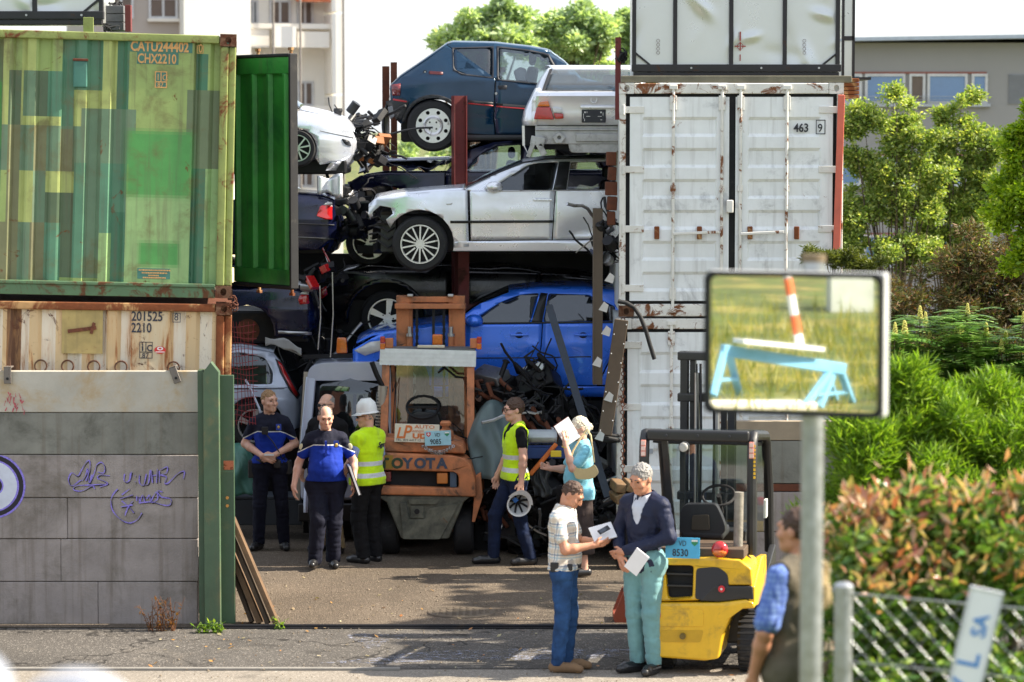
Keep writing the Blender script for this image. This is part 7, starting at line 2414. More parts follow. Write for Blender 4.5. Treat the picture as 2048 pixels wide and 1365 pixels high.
p=Person("smiling grey haired man in a navy jacket and turquoise trousers holding a paper",(xx(1288,Y_,1200),Y_,0.008),R(-38),1.88,dict(head=(0,-.045,1.62),elL=(.265,-.01,1.15),wrL=(-.05,-.215,1.03),fiL=(-.9,-.1,-.35),paL=(0,1,.2),elR=(-.26,.0,1.15),wrR=(-.10,-.20,.99),fiR=(.45,-.3,-.85),paR=(.3,.9,.1),knL=(.085,-.02,.5),knR=(-.085,-.02,.5),anL=(.09,.02,.085),anR=(-.07,.02,.085)),hpitch=20,hyaw=-4,hroll=4,skin=SKIN2,slim=.88,seed=24)
p.body();p.hair(HAIR_GR,grow=0.009);p.brows(HAIR_DG);p.torso_wear("white_shirt",MATS["white_shirt"],0,z0=.95,g=.014)
JACK=fabric("navy_jacket",C(32,38,62),.15,.6);TURQ=fabric("turquoise_cloth",C(112,156,160),.14)
p.torso_wear("navy_jacket",JACK,1.93,g=.026,z0=.84,vee=-.10,sl_r=(.068,.060),fold=.0032);p.collar(JACK,.072,.07);p.trousers(TURQ,fold=.0035,hem=.075);p.shoes(SHOE,low=True)
b=MB();b.box(-.02,.02,-.157,-.150,1.16,1.46);b.build("shirt_front",MATS["white_shirt"],p.T,rot=(R(-2),0,0),bevel=.003)
pw=thing("folded_paper","folded white paper held in front by the man in the navy jacket","paper",Vector((xx(1274,Y_-.36,1124),Y_-.30,zz(1124,Y_-.3))),rot=(R(8),R(36),R(-20)))
b=MB();b.box(-.07,.07,-.003,.003,-.11,.11);b.build("sheet",PAPER,pw);b=MB();b.box(-.068,.072,-.008,-.005,-.108,.108);b.build("sheet",PAPER,pw)
Y_=15.6
gz9=ground_z(0,Y_)
p=Person("man in a grey vest and blue checked shirt seen from behind, beside the mirror pole",(xx(1598,Y_,1300),Y_,zz(1018,Y_)-1.76),R(-136),1.76,dict(elL=(.27,.0,1.13),wrL=(.24,-.1,.9),head=(0,-.02,1.635)),fat=.5,slim=1.02,hyaw=10,seed=27,skin=SKIN2)
def check():
 t=NT("blue_check")
 sp=t.node("ShaderNodeSeparateXYZ");t.link(t.coord(),sp.inputs[0])
 c=C(118,146,204)
 for co in(sp.outputs[1],sp.outputs[2],sp.outputs[0]):
  m=t.math('ABSOLUTE',t.math('SUBTRACT',t.math('FRACT',t.math('DIVIDE',co,.03)),.5))
  c=t.mix(t.math('MULTIPLY',t.math('SUBTRACT',1.0,t.step(m,.14,.2)),.55),c,C(70,96,176))
 t.link(c,t.p.inputs["Base Color"]);t.p.inputs["Roughness"].default_value=.85
 return t.m
p.body();p.hair(HAIR_BR,grow=0.008);p.torso_wear("checked_shirt",check(),0.8,z0=.93,sl_r=(.068,.074),g=.018)
p.torso_wear("grey_vest",fabric("grey_khaki_vest",C(104,97,84),.12),0.0,g=.034,z0=.82,fold=.0030,armcut=True);p.collar(MATS["grey_khaki_vest"],.074,.055);p.trousers(BLKCL);p.shoes(SHOE)
# -- orange forklift (rear view)
ORANGE=pm("worn_orange_paint",C(192,120,78),.6,var=.22,vs=4,dirt=(C(92,74,60),.62,3.6),rust=(C(92,74,62),.28,3.6),bump=.12,bs=25)
CWT=pm("greasy_counterweight",C(104,104,92),.65,.1,var=.4,vs=5,dirt=(C(36,44,42),.75,3.5),rust=(C(120,84,56),.25,6),bump=.5,bs=18)
DIAM=pm("white_tread_plate",C(226,231,232),.5,.05,var=.1,vs=10)
YF=33.4;sF=FPX/YF
FK=thing("forklift","worn orange forklift seen from behind, with a white tread plate across its roof","forklift",(xx(850,YF,1120),YF,.015),rotz=R(-1.5))
fx=lambda p:(p-850)/sF
fz=lambda p:(1124-p)/sF
def fpoly(pts):
 return[(fx(a),fz(b))for a,b in pts]
def fbox(n,x0,x1,y0,y1,d0,d1,m,bev=.008,**k):
 b=MB();b.box(fx(x0),fx(x1),d0,d1,fz(y1),fz(y0));return b.build(n,m,FK,bevel=bev,**k)
b=MB();b.prism(fpoly([(748,996),(944,996),(928,1010),(898,1084),(802,1084),(772,1010)]),.02,.5);cw=b.build("counterweight",CWT,FK,bevel=.02)
for i,(pts,d)in enumerate((([(815,1003),(880,1003),(874,1013),(820,1013)],.025),([(800,1010),(812,1010),(818,1044),(850,1044),(856,1022),(920,1010),(880,1084),(806,1084)],.024))):
 b=MB();b.prism(fpoly(rnd(pts,3)),-.012,.03);b.build("cast_relief",CWT,FK,bevel=.006)
fbox("tow_recess",798,842,1052,1070,.022,.06,INSIDE);fbox("tow_pin_plate",820,848,1016,1042,-.0,.03,CWT)
b=MB();b.cyl((fx(834),-.012,fz(1028)),(fx(834),.04,fz(1028)),.03,n=16);b.build("tow_pin",DARK,FK)
b=MB();b.prism(fpoly([(738,908),(900,914),(930,920),(942,930),(952,962),(954,998),(738,994)]),-.02,.42,holes=[fpoly(rnd([(756,944),(912,948),(918,956),(918,980),(756,976)],5))]);b.build("rear_body",ORANGE,FK,bevel=.02)
fbox("rear_body_end",706,738,908,992,0,.42,ORANGE,.02)
fbox("lamp_cavity",745,922,942,984,.10,.12,INSIDE,0)
fbox("tail_lamp",762,782,948,968,-.0,.08,pm("dull_red_lens",C(120,50,50),.3),.012);fbox("tail_lamp",874,896,950,972,-.0,.08,pm("dull_amber_lens",C(186,112,50),.3),.012);fbox("blue_tray",900,914,948,980,.03,.09,pm("blue_grey",C(70,88,110),.6))
b=MB();b.prism(fpoly([(745,886),(905,889),(926,896),(932,912),(745,908)]),.04,.9);b.build("engine_hood",ORANGE,FK,bevel=.02)
for ch_,px_,col in zip("TOYOTA",(760,783,807,829,853,875),(0,0,1,1,1,1)):
 text(ch_,pm("green_letter",C(38,62,42),.6)if col==0 else pm("blue_letter",C(58,70,92),.6),FK,(fx(px_),-.024,fz(939.5)+(px_-800)*.000+(0)),.158,ext=.006,sx=1.02,bold=.007)
fbox("yellow_patch",738,786,914,941,-.0215,-.0195,pm("mustard_patch",C(150,116,40),.7),0)
for s_ in(1,-1):
 q=lambda p:850+s_*(p-850)
 b=MB();b.prism([(fx(q(a)),fz(c2))for a,c2 in((952,958),(962,952),(966,1000),(950,1052),(944,1052))],.1,.9);b.build("side_fender",ORANGE,FK,bevel=.008)
 b=MB();b.prism([(fx(q(a)),fz(c2))for a,c2 in((964,964),(976,968),(974,1048),(960,1058))],.75,1.5);b.build("step_plate",ORANGE,FK,bevel=.008)
 b=MB();c0=fx(q(905));b.lathe([(.16,0),(.25,.005),(.275,.03),(.28,.06),(.28,.17),(.275,.2),(.25,.225),(.16,.23)],(c0,.42,.28),(c0+s_*1,.42,.28),36);b.build("rear_wheel",BLACK,FK,smooth=True,ang=30)
 b=MB();c0=fx(q(908));b.lathe([(.2,0),(.33,.01),(.36,.05),(.36,.22),(.33,.27),(.2,.28)],(c0,1.2,.36),(c0+s_*1,1.2,.36),36);b.build("front_wheel",BLACK,FK,smooth=True,ang=30)
 b=MB();b.bar((fx(q(939)),.50,fz(915)),(fx(q(937)),.78,fz(738)),.085,.10,up=(0,1,0));b.build("guard_post",ORANGE,FK,bevel=.008)
 b=MB();b.bar((fx(q(926)),1.15,fz(940)),(fx(q(926)),1.05,fz(730)),.05,.09,up=(0,1,0));b.build("guard_post",ORANGE,FK,bevel=.008)
 b=MB();b.hbeam((fx(q(908)),1.40,.12),(fx(q(908)),1.33,fz(606)),.15,.13,.03,up=(0,1,0));b.build("mast_channel",ORANGE,FK,bevel=.004)
 b=MB();b.bar((fx(q(893)),1.37,.2),(fx(q(893)),1.33,fz(612)),.06,.10,up=(0,1,0));b.build("inner_channel",ORANGE,FK,bevel=.004)
 b=MB();b.cyl((fx(q(893)),1.25,fz(905)),(fx(q(893)),1.23,fz(684)),.034,n=14);b.build("lift_cylinder",ORANGE,FK,smooth=True)
 b=MB();b.cyl((fx(q(893)),1.23,fz(684)),(fx(q(893)),1.23,fz(670)),.022,n=14);b.cyl((fx(q(893)),1.23,fz(690)),(fx(q(893)),1.23,fz(684)),.042,n=14);b.build("piston_rod",STEEL,FK,smooth=True)
 b=MB()
 for k in range(34):
  z=fz(880)+k*(fz(625)-fz(880))/34
  b.boxc((fx(q(878)),1.23,z),(.035 if k%2 else.024,.02,.045))
 b.build("lift_chain",DARK,FK)["kind"]="stuff"
b=MB();b.prism(rnd([(fx(776),-.10),(fx(924),-.10),(fx(924),.06),(fx(776),.06)],.04),fz(632),fz(622),axis='z');b.build("mast_top_bar",ORANGE,FK,bevel=.01,loc=(0,1.27,0))
fbox("mast_cross_member",800,900,608,620,1.27,1.39,ORANGE);fbox("mast_cross_member",795,905,880,900,1.35,1.45,ORANGE)
fbox("chain_anchor",802,814,602,608,1.23,1.35,STEEL);fbox("chain_anchor",886,898,602,608,1.23,1.35,STEEL)
b=MB();b.bar((fx(853),1.25,fz(900)),(fx(857),1.25,fz(625)),.03,.03);b.build("hydraulic_hose",BLACK,FK)
b=MB();b.prism([(fx(750),fz(742)),(fx(948),fz(746)),(fx(949),fz(713)),(fx(752),fz(708))],.70,.712);b.build("tread_plate",DIAM,FK,bevel=.003)
b=MB()
for i in range(22):
 for j in range(4):
  b.boxc((fx(755)+i*.049,.697,fz(741)+j*.045-i*.0008),(.026,.006,.009),(0,.7 if(i+j)%2 else-.7,0))
b.build("tread_bars",DIAM,FK)["kind"]="stuff"
b=MB();b.box(fx(754),fx(946),.715,1.1,fz(714),fz(709));b.build("guard_roof",pm("grey_roof",C(100,102,104),.6),FK)
fbox("roof_batten",828,884,702,707.5,.72,.78,pm("cream_batten",C(206,198,178),.7))
for s_,xo in((-1,758),(1,956)):
 fbox("lamp_bracket",xo-(-4 if s_<0 else 20),xo+(20 if s_<0 else-4),688,708,.72,.80,ORANGE)
 b=MB();b.box(fx(xo-6),fx(xo+4),.69,.75,fz(697),fz(684));b.build("roof_lamp",REDLENS,FK,bevel=.008)
 b=MB();b.box(fx(xo-6),fx(xo+4),.69,.75,fz(710),fz(697.5));b.build("roof_lamp",AMBER,FK,bevel=.008)
fbox("warning_beacon",857,878,682,704,.9,1.02,AMBER,.012)
b=MB();b.box(fx(775),fx(925),1.16,1.164,fz(905),fz(738));b.build("windscreen",CLEAR,FK)
b=MB();b.prism(fpoly([(800,882),(806,852),(822,842),(868,846),(880,882)]),1.0,1.3);b.build("dashboard",PLASTIC,FK,bevel=.02)
b=MB();b.torus((fx(836),1.02,fz(834)),(0,.62,-.78),.185,.016,32,8);b.cyl((fx(836),1.02,fz(834)),(fx(838),1.15,fz(850)),.02);b.bar((fx(836)-.18,1.02,fz(834)),(fx(836)+.18,1.02,fz(834)),.02,.025);b.build("steering_wheel",BLACK,FK,smooth=True)
b=MB();b.box(fx(790),fx(905),.55,1.0,fz(905),fz(888));b.build("seat",PLASTIC,FK,bevel=.03)
b=MB();b.lathe([(0,0),(.085,0),(.095,.03),(.085,.09),(.04,.12),(.04,.15),(.06,.155),(.065,.185),(.05,.205),(0,.21)],(fx(890),.25,fz(886)),(fx(890),.25,fz(800)),24);b.build("air_intake",ORANGE,FK,smooth=True)
b=MB();b.tube([(fx(736),.6,fz(735)),(fx(746),.62,fz(762)),(fx(757),.64,fz(785))],.03,12);b.build("exhaust_pipe",DARK,FK,smooth=True)
b=MB();b.cyl((fx(758),.64,fz(784)),(fx(750),.66,fz(885)),.055,n=18);ex=b.build("exhaust_guard",pm("pale_guard",C(176,170,160),.5,.5),FK,smooth=True)
b=MB()
for i in range(15):
 for j in range(9):
  a=-math.pi/2+(j-4)*.36+(i%2)*.18
  z=fz(880)+i*.0365
  x=fx(750)+(fx(758)-fx(750))*i/15
  b.boxc((x+.0545*math.cos(a),.655+.0545*math.sin(a),z),(.014,.014,.017),(0,0,a+math.pi/2))
b.build("guard_holes",INK,FK)["kind"]="stuff"
b=MB();b.tube([(fx(772),.8,fz(745)),(fx(776),.8,fz(800)),(fx(782),.82,fz(780)),(fx(779),.8,fz(830)),(fx(776),.8,fz(885))],.006,5);b.build("cable",BLACK,FK)
ADV=thing("sign_board","white and orange sign board lettered AUTO leaning on the orange forklift's hood","sign",FK.location+Vector((fx(834),-.012,fz(888))),rot=(R(-6),R(1.5),0))
b=MB();b.box(-.25,.25,0,.012,0,.205);b.build("board",pm("cream_board",C(214,206,190),.6,dirt=(C(150,130,104),.3,6)),ADV,bevel=.003)
ORL=pm("orange_letter",C(206,112,52),.6)
text("P",ORL,ADV,(-.165,-.001,.045),.205,sx=.85,shear=.25,bold=.004);text("L",ORL,ADV,(-.235,-.001,.045),.17,sx=.9,shear=.25,bold=.004)
text("AUTO",ORL,ADV,(-.03,-.001,.157),.054,sx=1.5,bold=.0005);text("emoli",ORL,ADV,(-.055,-.001,.112),.05,sx=1.15);text("UD",ORL,ADV,(-.05,-.001,.046),.075,sx=1.5,bold=.004)
text("TEL. 022 6417 13",INK,ADV,(-.235,-.001,.012),.034,sx=1.15)
def plate(par_loc,label,num,w,h,rot,col,yaw=0):
 T=thing("number_plate",label,"number plate",par_loc,rot=rot)
 b=MB();b.box(-w/2,w/2,0,.006,0,h);b.build("plate",col,T,bevel=.003)
 text("VD",INK,T,(-.035,-.001,h*.60),h*.37,sx=.75);text(num,INK,T,(-w*.30,-.001,h*.11),h*.48,sx=.80,bold=.001)
 for sx_,m_ in((-1,pm("red_shield",C(204,52,60),.5)),(1,pm("green_shield",C(40,132,90),.5))):
  x0=sx_*w*.35;z0=h*.76;r=h*.15
  b=MB();b.prism([(x0-r,z0+r),(x0+r,z0+r),(x0+r,z0-r*.2),(x0,z0-r*1.1),(x0-r,z0-r*.2)],-.0015,-.0005);b.build("shield",m_,T)
  b=MB()
  if sx_<0:
   b.box(x0-r*.6,x0+r*.6,-.0025,-.0016,z0-r*.0,z0+r*.4);b.box(x0-r*.2,x0+r*.2,-.0025,-.0016,z0-r*.45,z0+r*.8)
  else:
   b.box(x0-r*.95,x0+r*.95,-.0025,-.0016,z0+r*.35,z0+r*.95)
  b.build("shield_mark",WHITE,T)
 return T
plate(FK.location+Vector((fx(877),-.035,fz(894))),"pale blue number plate VD 9085 on the orange forklift","9085",.295,.165,(R(-4),R(-2),0),pm("pale_blue_plate",C(150,196,212),.5,var=.12,vs=12))
ch=thing("chain","steel chain drooping below the pale number plate of the orange forklift","chain",FK.location+Vector((fx(877),-.06,fz(893))))
for k in range(22):
 u=(k%11)/10;row=k//11
 b=MB();b.torus(((u-.5)*.34,-.01*row,-.085*math.sin(math.pi*u)*(1-.3*row)-.01),(math.sin(k*2.1),.8,math.cos(k*1.7)),.016,.0045,12,5);b.build("link",STEEL,ch)
# -- yellow forklift (rear view, turned a little)
YEL=pm("yellow_paint",C(222,176,30),.38,var=.1,vs=4,coat=.3,dirt=(C(130,104,48),.4,3.2),bump=.05,bs=20)
BLKM=pm("black_machine_paint",C(34,34,36),.45,var=.15,vs=5,coat=.15)
YY=26.25;sY=FPX/YY
YK=thing("forklift","yellow and black forklift seen from behind at the right of the entrance","forklift",(xx(1405,YY,1300),YY,.008),rotz=R(-11))
yx=lambda p:(p-1418)/sY
yz=lambda p:(1336-p)/sY
def ypoly(pts):
 return[(yx(a),yz(c2))for a,c2 in pts]
def ybox(n,x0,x1,y0,y1,d0,d1,m,bev=.01):
 b=MB();b.box(yx(x0),yx(x1),d0,d1,yz(y1),yz(y0));return b.build(n,m,YK,bevel=bev)
low=[(1312,1196),(1330,1190),(1450,1186),(1505,1178),(1522,1184),(1524,1196)]+[(1498,1198),(1474,1216),(1460,1250),(1452,1300),(1420,1306),(1316,1302)]
b=MB();b.prism(ypoly(low),.0,.55);b.build("counterweight",YEL,YK,bevel=.03)
b=MB();b.prism(ypoly(rnd([(1328,1204),(1420,1200),(1420,1236),(1328,1238)],8)),-.006,.01);b.build("raised_panel",YEL,YK,bevel=.006)
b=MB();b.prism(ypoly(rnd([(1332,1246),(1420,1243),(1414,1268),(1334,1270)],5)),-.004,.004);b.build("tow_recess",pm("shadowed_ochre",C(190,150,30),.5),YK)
b=MB();b.cyl((yx(1378),-.03,yz(1256)),(yx(1378),.02,yz(1256)),.028,n=16);b.cyl((yx(1378),-.04,yz(1256)),(yx(1378),-.02,yz(1256)),.014,n=12);b.build("tow_pin",pm("dull_brass",C(120,104,60),.5,.6),YK)
b=MB();b.prism(ypoly([(1306,1100),(1440,1094),(1492,1098),(1516,1116),(1518,1150),(1440,1152),(1410,1184),(1306,1190)]),.02,.6,holes=[ypoly(rnd([(1340,1114),(1398,1113),(1396,1178),(1346,1182)],7)),]);b.build("engine_cover",YEL,YK,bevel=.025)
b=MB();b.prism(ypoly(rnd([(1404,1118),(1448,1114),(1468,1128),(1472,1176),(1402,1182)],8)),.012,.04);b.build("black_grille",INK,YK,bevel=.005)
ybox("grille_cavity",1334,1402,1108,1188,.10,.14,INSIDE,0);ybox("grille_slats",1342,1396,1130,1134,.05,.09,BLKM,.003);ybox("grille_slats",1342,1396,1154,1158,.05,.09,BLKM,.003)
b=MB();b.prism(ypoly([(1410,1184),(1440,1153),(1518,1151),(1521,1178),(1505,1177),(1450,1185)]),.01,.6);b.build("black_band",BLKM,YK,bevel=.012)
b=MB();b.cyl((yx(1456),-.01,yz(1158)),(yx(1456),.02,yz(1158)),.03,n=18);b.build("red_knob",pm("red_knob",C(206,44,56),.35),YK);b=MB();b.cyl((yx(1456),-.016,yz(1158)),(yx(1456),-.008,yz(1158)),.010,n=12);b.build("knob_centre",WHITE,YK)
b=MB();b.prism([(.55,yz(1192)),(1.55,yz(1192)),(1.62,yz(1240)),(1.5,yz(1290)),(.55,yz(1290))],yx(1345),yx(1498),axis='x');b.build("chassis",BLKM,YK,bevel=.02)
for xs0,xs1 in((1510,1523),(1310,1323)):
 b=MB();b.prism([(.02,yz(1192)),(.02,yz(1152)),(.60,yz(1110)),(.95,yz(1116)),(1.02,yz(1190)),(.60,yz(1196)),(.30,yz(1200))],yx(xs0),yx(xs1),axis='x');b.build("side_panel",YEL,YK,bevel=.012)
 b=MB();b.prism([(.98,yz(1205)),(1.02,yz(1160)),(1.75,yz(1120)),(1.85,yz(1210)),(1.6,yz(1260)),(1.1,yz(1262))],yx(xs0),yx(xs1),axis='x');b.build("front_fender",BLKM,YK,bevel=.012)
for s_ in(1,-1):
 c0=yx(1484)if s_>0 else yx(1352)
 b=MB();b.lathe([(.13,0),(.235,.004),(.26,.03),(.265,.06),(.265,.13),(.26,.16),(.235,.185),(.13,.19)],(c0,.36,.265),(c0+s_,.36,.265),40);b.build("rear_wheel",BLACK,YK,smooth=True,ang=30)
 b=MB()
 for k in range(30):
  a=2*math.pi*k/30
  b.boxc((c0+s_*.095,.36+.268*math.cos(a),.265+.268*math.sin(a)),(.17,.018,.012),(-a+math.pi/2,0,0)if False else(a-math.pi/2,0,0))
 b.build("tyre_tread",BLACK,YK)["kind"]="stuff"
 c0=yx(1492)if s_>0 else yx(1344)
 b=MB();b.lathe([(.15,0),(.30,.01),(.325,.04),(.325,.18),(.30,.22),(.15,.23)],(c0,1.55,.325),(c0+s_,1.55,.325),36);b.build("front_wheel",BLACK,YK,smooth=True,ang=30)
for s_,x0 in((-1,1284),(1,1506)):
 b=MB();b.tube([(yx(x0),.42,yz(1100)),(yx(x0),.40,yz(905)),(yx(x0),.43,yz(868)),(yx(x0),.50,yz(856))],.046,10);b.build("guard_post",BLKM,YK,smooth=True)
 b=MB();b.tube([(yx(x0),.50,yz(858)),(yx(x0),1.45,yz(880)),(yx(x0),1.56,yz(895)),(yx(x0),1.82,yz(1010)),(yx(x0),1.90,yz(1140))],.046,10);b.build("guard_post",BLKM,YK,smooth=True)
 b=MB();b.box(yx(x0)-.022,yx(x0)+.022,.345,.365,yz(902),yz(868));b.build("lamp_strip",pm("faded_red_lens",C(206,130,116),.4),YK,bevel=.006)
 b=MB()
 for k in range(3):
  b.box(yx(x0)-.018,yx(x0)+.018,.340,.346,yz(900-11*k),yz(892-11*k))
 b.build("lamp_cells",pm("pale_lens",C(226,196,186),.3),YK)
b=MB();b.box(yx(1290),yx(1500),.38,.46,yz(870),yz(847));b.build("roof_bar",BLKM,YK,bevel=.02)
b=MB()
for k in(1330,1395,1460):
 b.cyl((yx(k),.36,yz(858)),(yx(k),.40,yz(858)),.012,n=10)
b.build("roof_bolts",INK,YK)
b=MB()
for k in range(7):
 b.box(yx(1290+30*k),yx(1319+30*k),.46,1.45,yz(868),yz(862))
b.build("roof_bars",pm("matt_black_machine",C(22,22,24),.7),YK,loc=(0,.068,0),rot=(-.115,0,0))
ybox("roof_bar",1288,1502,882,898,1.46,1.52,BLKM)
b=MB();b.box(yx(1290),yx(1500),1.62,1.626,yz(1090),yz(872));b.build("windscreen",CLEAR,YK)
b=MB();b.cyl((yx(1362),.50,yz(885)),(yx(1362),.58,yz(885)),.045,n=20);b.build("work_lamp",BLKM,YK,smooth=True);b=MB();b.ell((yx(1362),.50,yz(885)),(.042,.014,.042));b.build("lamp_glass",WHITELENS,YK,smooth=True)
b=MB();b.bar((yx(1322),.52,yz(868)),(yx(1340),.6,yz(1090)),.055,.05,up=(0,1,0));b.build("inner_post",BLKM,YK)
b=MB();b.prism(ypoly(rnd([(1350,1066),(1352,1020),(1362,1006),(1426,1004),(1436,1024),(1446,1050),(1444,1066)],8)),.62,.74);b.build("seat_back",PLASTIC,YK,bevel=.03)
b=MB();b.prism(ypoly(rnd([(1376,1058),(1378,1028),(1412,1026),(1414,1058)],4)),.595,.63);b.build("seat_plate",pm("dark_olive",C(54,48,38),.6),YK,bevel=.01)
ybox("seat_cushion",1352,1442,1058,1080,.62,1.1,PLASTIC,.03)
b=MB();b.torus((yx(1412),1.32,yz(1006)),(0,.5,-.8),.15,.013,28,8);b.cyl((yx(1412),1.32,yz(1006)),(yx(1412),1.55,yz(1050)),.022);b.build("steering_wheel",BLACK,YK,smooth=True)
b=MB();b.cyl((yx(1482),.25,yz(1090)),(yx(1484),.25,yz(968)),.042,n=16);b.build("exhaust_pipe",pm("pale_exhaust",C(148,142,132),.6,.4,var=.3,vs=12,bump=.4,bs=40),YK,smooth=True)
ybox("rear_deck",1312,1500,1078,1098,.05,.60,pm("brown_deck",C(84,68,54),.7),.01);ybox("dash_panel",1340,1470,1080,1110,1.3,1.6,BLKM)
b=MB();b.ell((yx(1452),.0,yz(1078)),(.075,.05,.075));b.build("tail_lamp",REDLENS,YK,smooth=True);b=MB();b.ell((yx(1452),-.012,yz(1083)),(.066,.045,.035));b.build("tail_lamp",AMBER,YK,smooth=True)
plate(YK.location+Vector((yx(1377),.0,yz(1097))),"bright blue number plate VD 8530 on the yellow forklift","8530",.305,.185,(0,0,R(-11)),pm("bright_blue_plate",C(76,170,214),.45))
b=MB();b.cyl((yx(1316),-.008,yz(1214)),(yx(1316),.01,yz(1214)),.075,n=28);b.build("round_sign",pm("red_ring",C(206,60,50),.5),YK);b=MB();b.cyl((yx(1316),-.012,yz(1214)),(yx(1316),-.006,yz(1214)),.055,n=28);b.build("sign_centre",WHITE,YK);b=MB();b.box(yx(1316)-.008,yx(1316)+.008,-.015,-.012,yz(1222),yz(1206));b.box(yx(1316)-.03,yx(1316)+.03,-.015,-.012,yz(1216),yz(1212));b.build("sign_mark",INK,YK)
b=MB()
for k in range(9):
 b.box(yx(1510),yx(1514),.352,.360,yz(874+8*k+5),yz(874+8*k))
b.build("yellow_print",YEL,YK)
b=MB();b.box(yx(1509),yx(1514),1.25,1.4,yz(1050),yz(1012));b.build("side_bottle",pm("pale_plastic_tank",C(200,206,200),.5),YK)
for s_ in(1,-1):
 c0=1366+s_*52
 b=MB();b.hbeam((yx(c0),2.12,.1),(yx(c0),2.12,yz(716)),.07,.13,.02,up=(0,1,0));b.build("mast_channel",BLKM,YK,bevel=.004)
 b=MB();b.bar((yx(c0-s_*18),2.14,.1),(yx(c0-s_*18),2.14,yz(722)),.05,.10,up=(0,1,0));b.build("inner_channel",BLKM,YK)
 b=MB();b.cyl((yx(c0-s_*30),2.02,.3),(yx(c0-s_*30),2.02,yz(760)),.026,n=12);b.build("lift_cylinder",STEEL,YK,smooth=True)
for py_ in(716,806,1020):
 b=MB();b.box(yx(1300),yx(1432),2.05,2.22,yz(py_+18),yz(py_));b.build("mast_cross_member",BLKM,YK,bevel=.01)
for k,h_ in((1404,.012),(1432,.010),(1396,.008)):
 b=MB();b.tube([(yx(k-52),2.0,yz(1080)),(yx(k-50),2.0,yz(900)),(yx(k-52),2.0,yz(740))],h_,6);b.build("hydraulic_hose",BLACK,YK,smooth=True)
for s_ in(1,-1):
 b=MB();b.box(yx(1418+s_*34)-.06,yx(1418+s_*34)+.06,2.3,3.3,.08,.115);b.build("fork",DARK,YK,bevel=.006)
# -- engines and scrap behind the people
def engine(loc,rot,label,scale=1.0,src=None,seed=0):
 r_=random.Random(seed)
 t=thing("scrap_engine",label,"engine",loc,rot=rot,group="scrap engines heaped below the blue car")
 b=MB();b.box(-.22,.22,-.2,.2,0,.26);b.build("block",DARK,t,bevel=.025)
 b=MB();b.prism([(-.2,.26),(.2,.26),(.17,.36),(-.17,.36)],-.13,.13);b.build("head_cover",pm("dull_aluminium",C(132,134,138),.45,.8,dirt=((.05,.045,.04,1),.5,5))if seed%3==0 else PLASTIC,t,bevel=.02)
 for k in range(3):
  b=MB();c0=Vector((r_.uniform(-.16,.16),-.2,r_.uniform(.05,.28)));r0=r_.uniform(.04,.085);b.lathe([(0,0),(r0*.3,0),(r0*.4,.02),(r0,.015),(r0,.045),(r0*.9,.05),(0,.05)],c0,c0-Vector((0,1,0)),18);b.build("pulley",DARK if k else STEEL,t,smooth=True)
 for k in range(3):
  b=MB();x0=-.17+.15*k;b.tube([(x0,-.15,.3),(x0+.02,-.27,.36),(x0+.08,-.30,.24),(x0+.14,-.22,.14)],.026,9);b.build("manifold_pipe",RUSTY if seed%2 else DARK,t,smooth=True)
 for k in range(4):
  b=MB();p0=Vector((r_.uniform(-.2,.2),r_.uniform(-.24,.1),r_.uniform(.1,.36)));pts=[p0]
  for q in range(5):
   pts.append(pts[-1]+Vector((r_.uniform(-.12,.12),r_.uniform(-.1,.06),r_.uniform(-.1,.12))))
  b.tube(pts,r_.uniform(.008,.018),6);b.build("hose",BLACK,t,smooth=True)
 t.scale=(scale,)*3
 return t
ELAB=["topmost engine of the heap, against the blue car door","engine left of the topmost one, beside the grey tarpaulin","engine with pipes under the leaning steel beam","dark engine in the middle of the heap behind the vest man's head","engine at the right of the heap beside the brown riveted column","engine with a bare aluminium cover above the woman's head","engine behind the young man's shoulder","low engine behind the woman's back","low engine between the vest man and the woman","engine at the left end beside the orange mast post","dark engine at the foot of the heap behind the plaid shirt man","dark engine at the foot of the heap behind the vest man's legs","engine half hidden behind the woman's handbag","engine low behind the walking young man"]
rj=random.Random(31)
for i,(px_,py_,Yq)in enumerate(((1085,760,34.5),(1010,800,34.4),(1125,820,34.3),(1050,850,34.2),(1165,850,34.4),(1110,890,34.0),(1060,930,33.9),(1185,950,34.1),(1090,980,33.8),(985,770,34.5),(1130,1060,33.6),(1010,1060,33.9),(1175,1010,33.9),(960,1000,34.2))):
 engine(at(px_,py_+30,Yq),(rj.uniform(-.5,.5),rj.uniform(-.5,.5),rj.uniform(-1,1)),ELAB[i],rj.uniform(.8,1.1),seed=i)
for i,(px_,py_,Yq,lab)in enumerate(((1050,800,34.1,"black hoses and brackets lying over the engine heap left of the leaning beam"),(1150,900,33.8,"black parts piled behind the woman's head"),(1000,900,34.0,"dark parts piled beside the grey tarpaulin"),(1205,1000,33.5,"dark machine parts piled against the lower white container"),(1210,470,33.5,"small black parts hung beside the upper white container"),(1090,1080,33.7,"dark parts on the ground behind the plaid shirt man"))):
 scrap("scrap_heap",lab,at(px_,py_+60,Yq),(.34 if px_<1200 else.08,.25,.5),34,50+i,SM,"scrap",group="scrap heaps around the engines")
WHP=pm("pale_plastic_scrap",C(176,182,188),.5)
b=MB();b.grid(lambda u,v:(.32*u-.16,-.1*math.sin(math.pi*v),.16*v),6,6);tag(b.build("bumper_scrap",WHP,loc=at(1085,888,33.3),smooth=True,solid=.02),"pale grey bumper lying beneath the engines between the vest man and the woman","scrap")
b=MB();b.boxc((0,0,.06),(.5,.3,.12));tag(b.build("plastic_crate",pm("blue_crate",C(36,62,120),.6),loc=at(1090,915,33.4),bevel=.01),"blue plastic crate beneath the pale bumper behind the woman","crate")
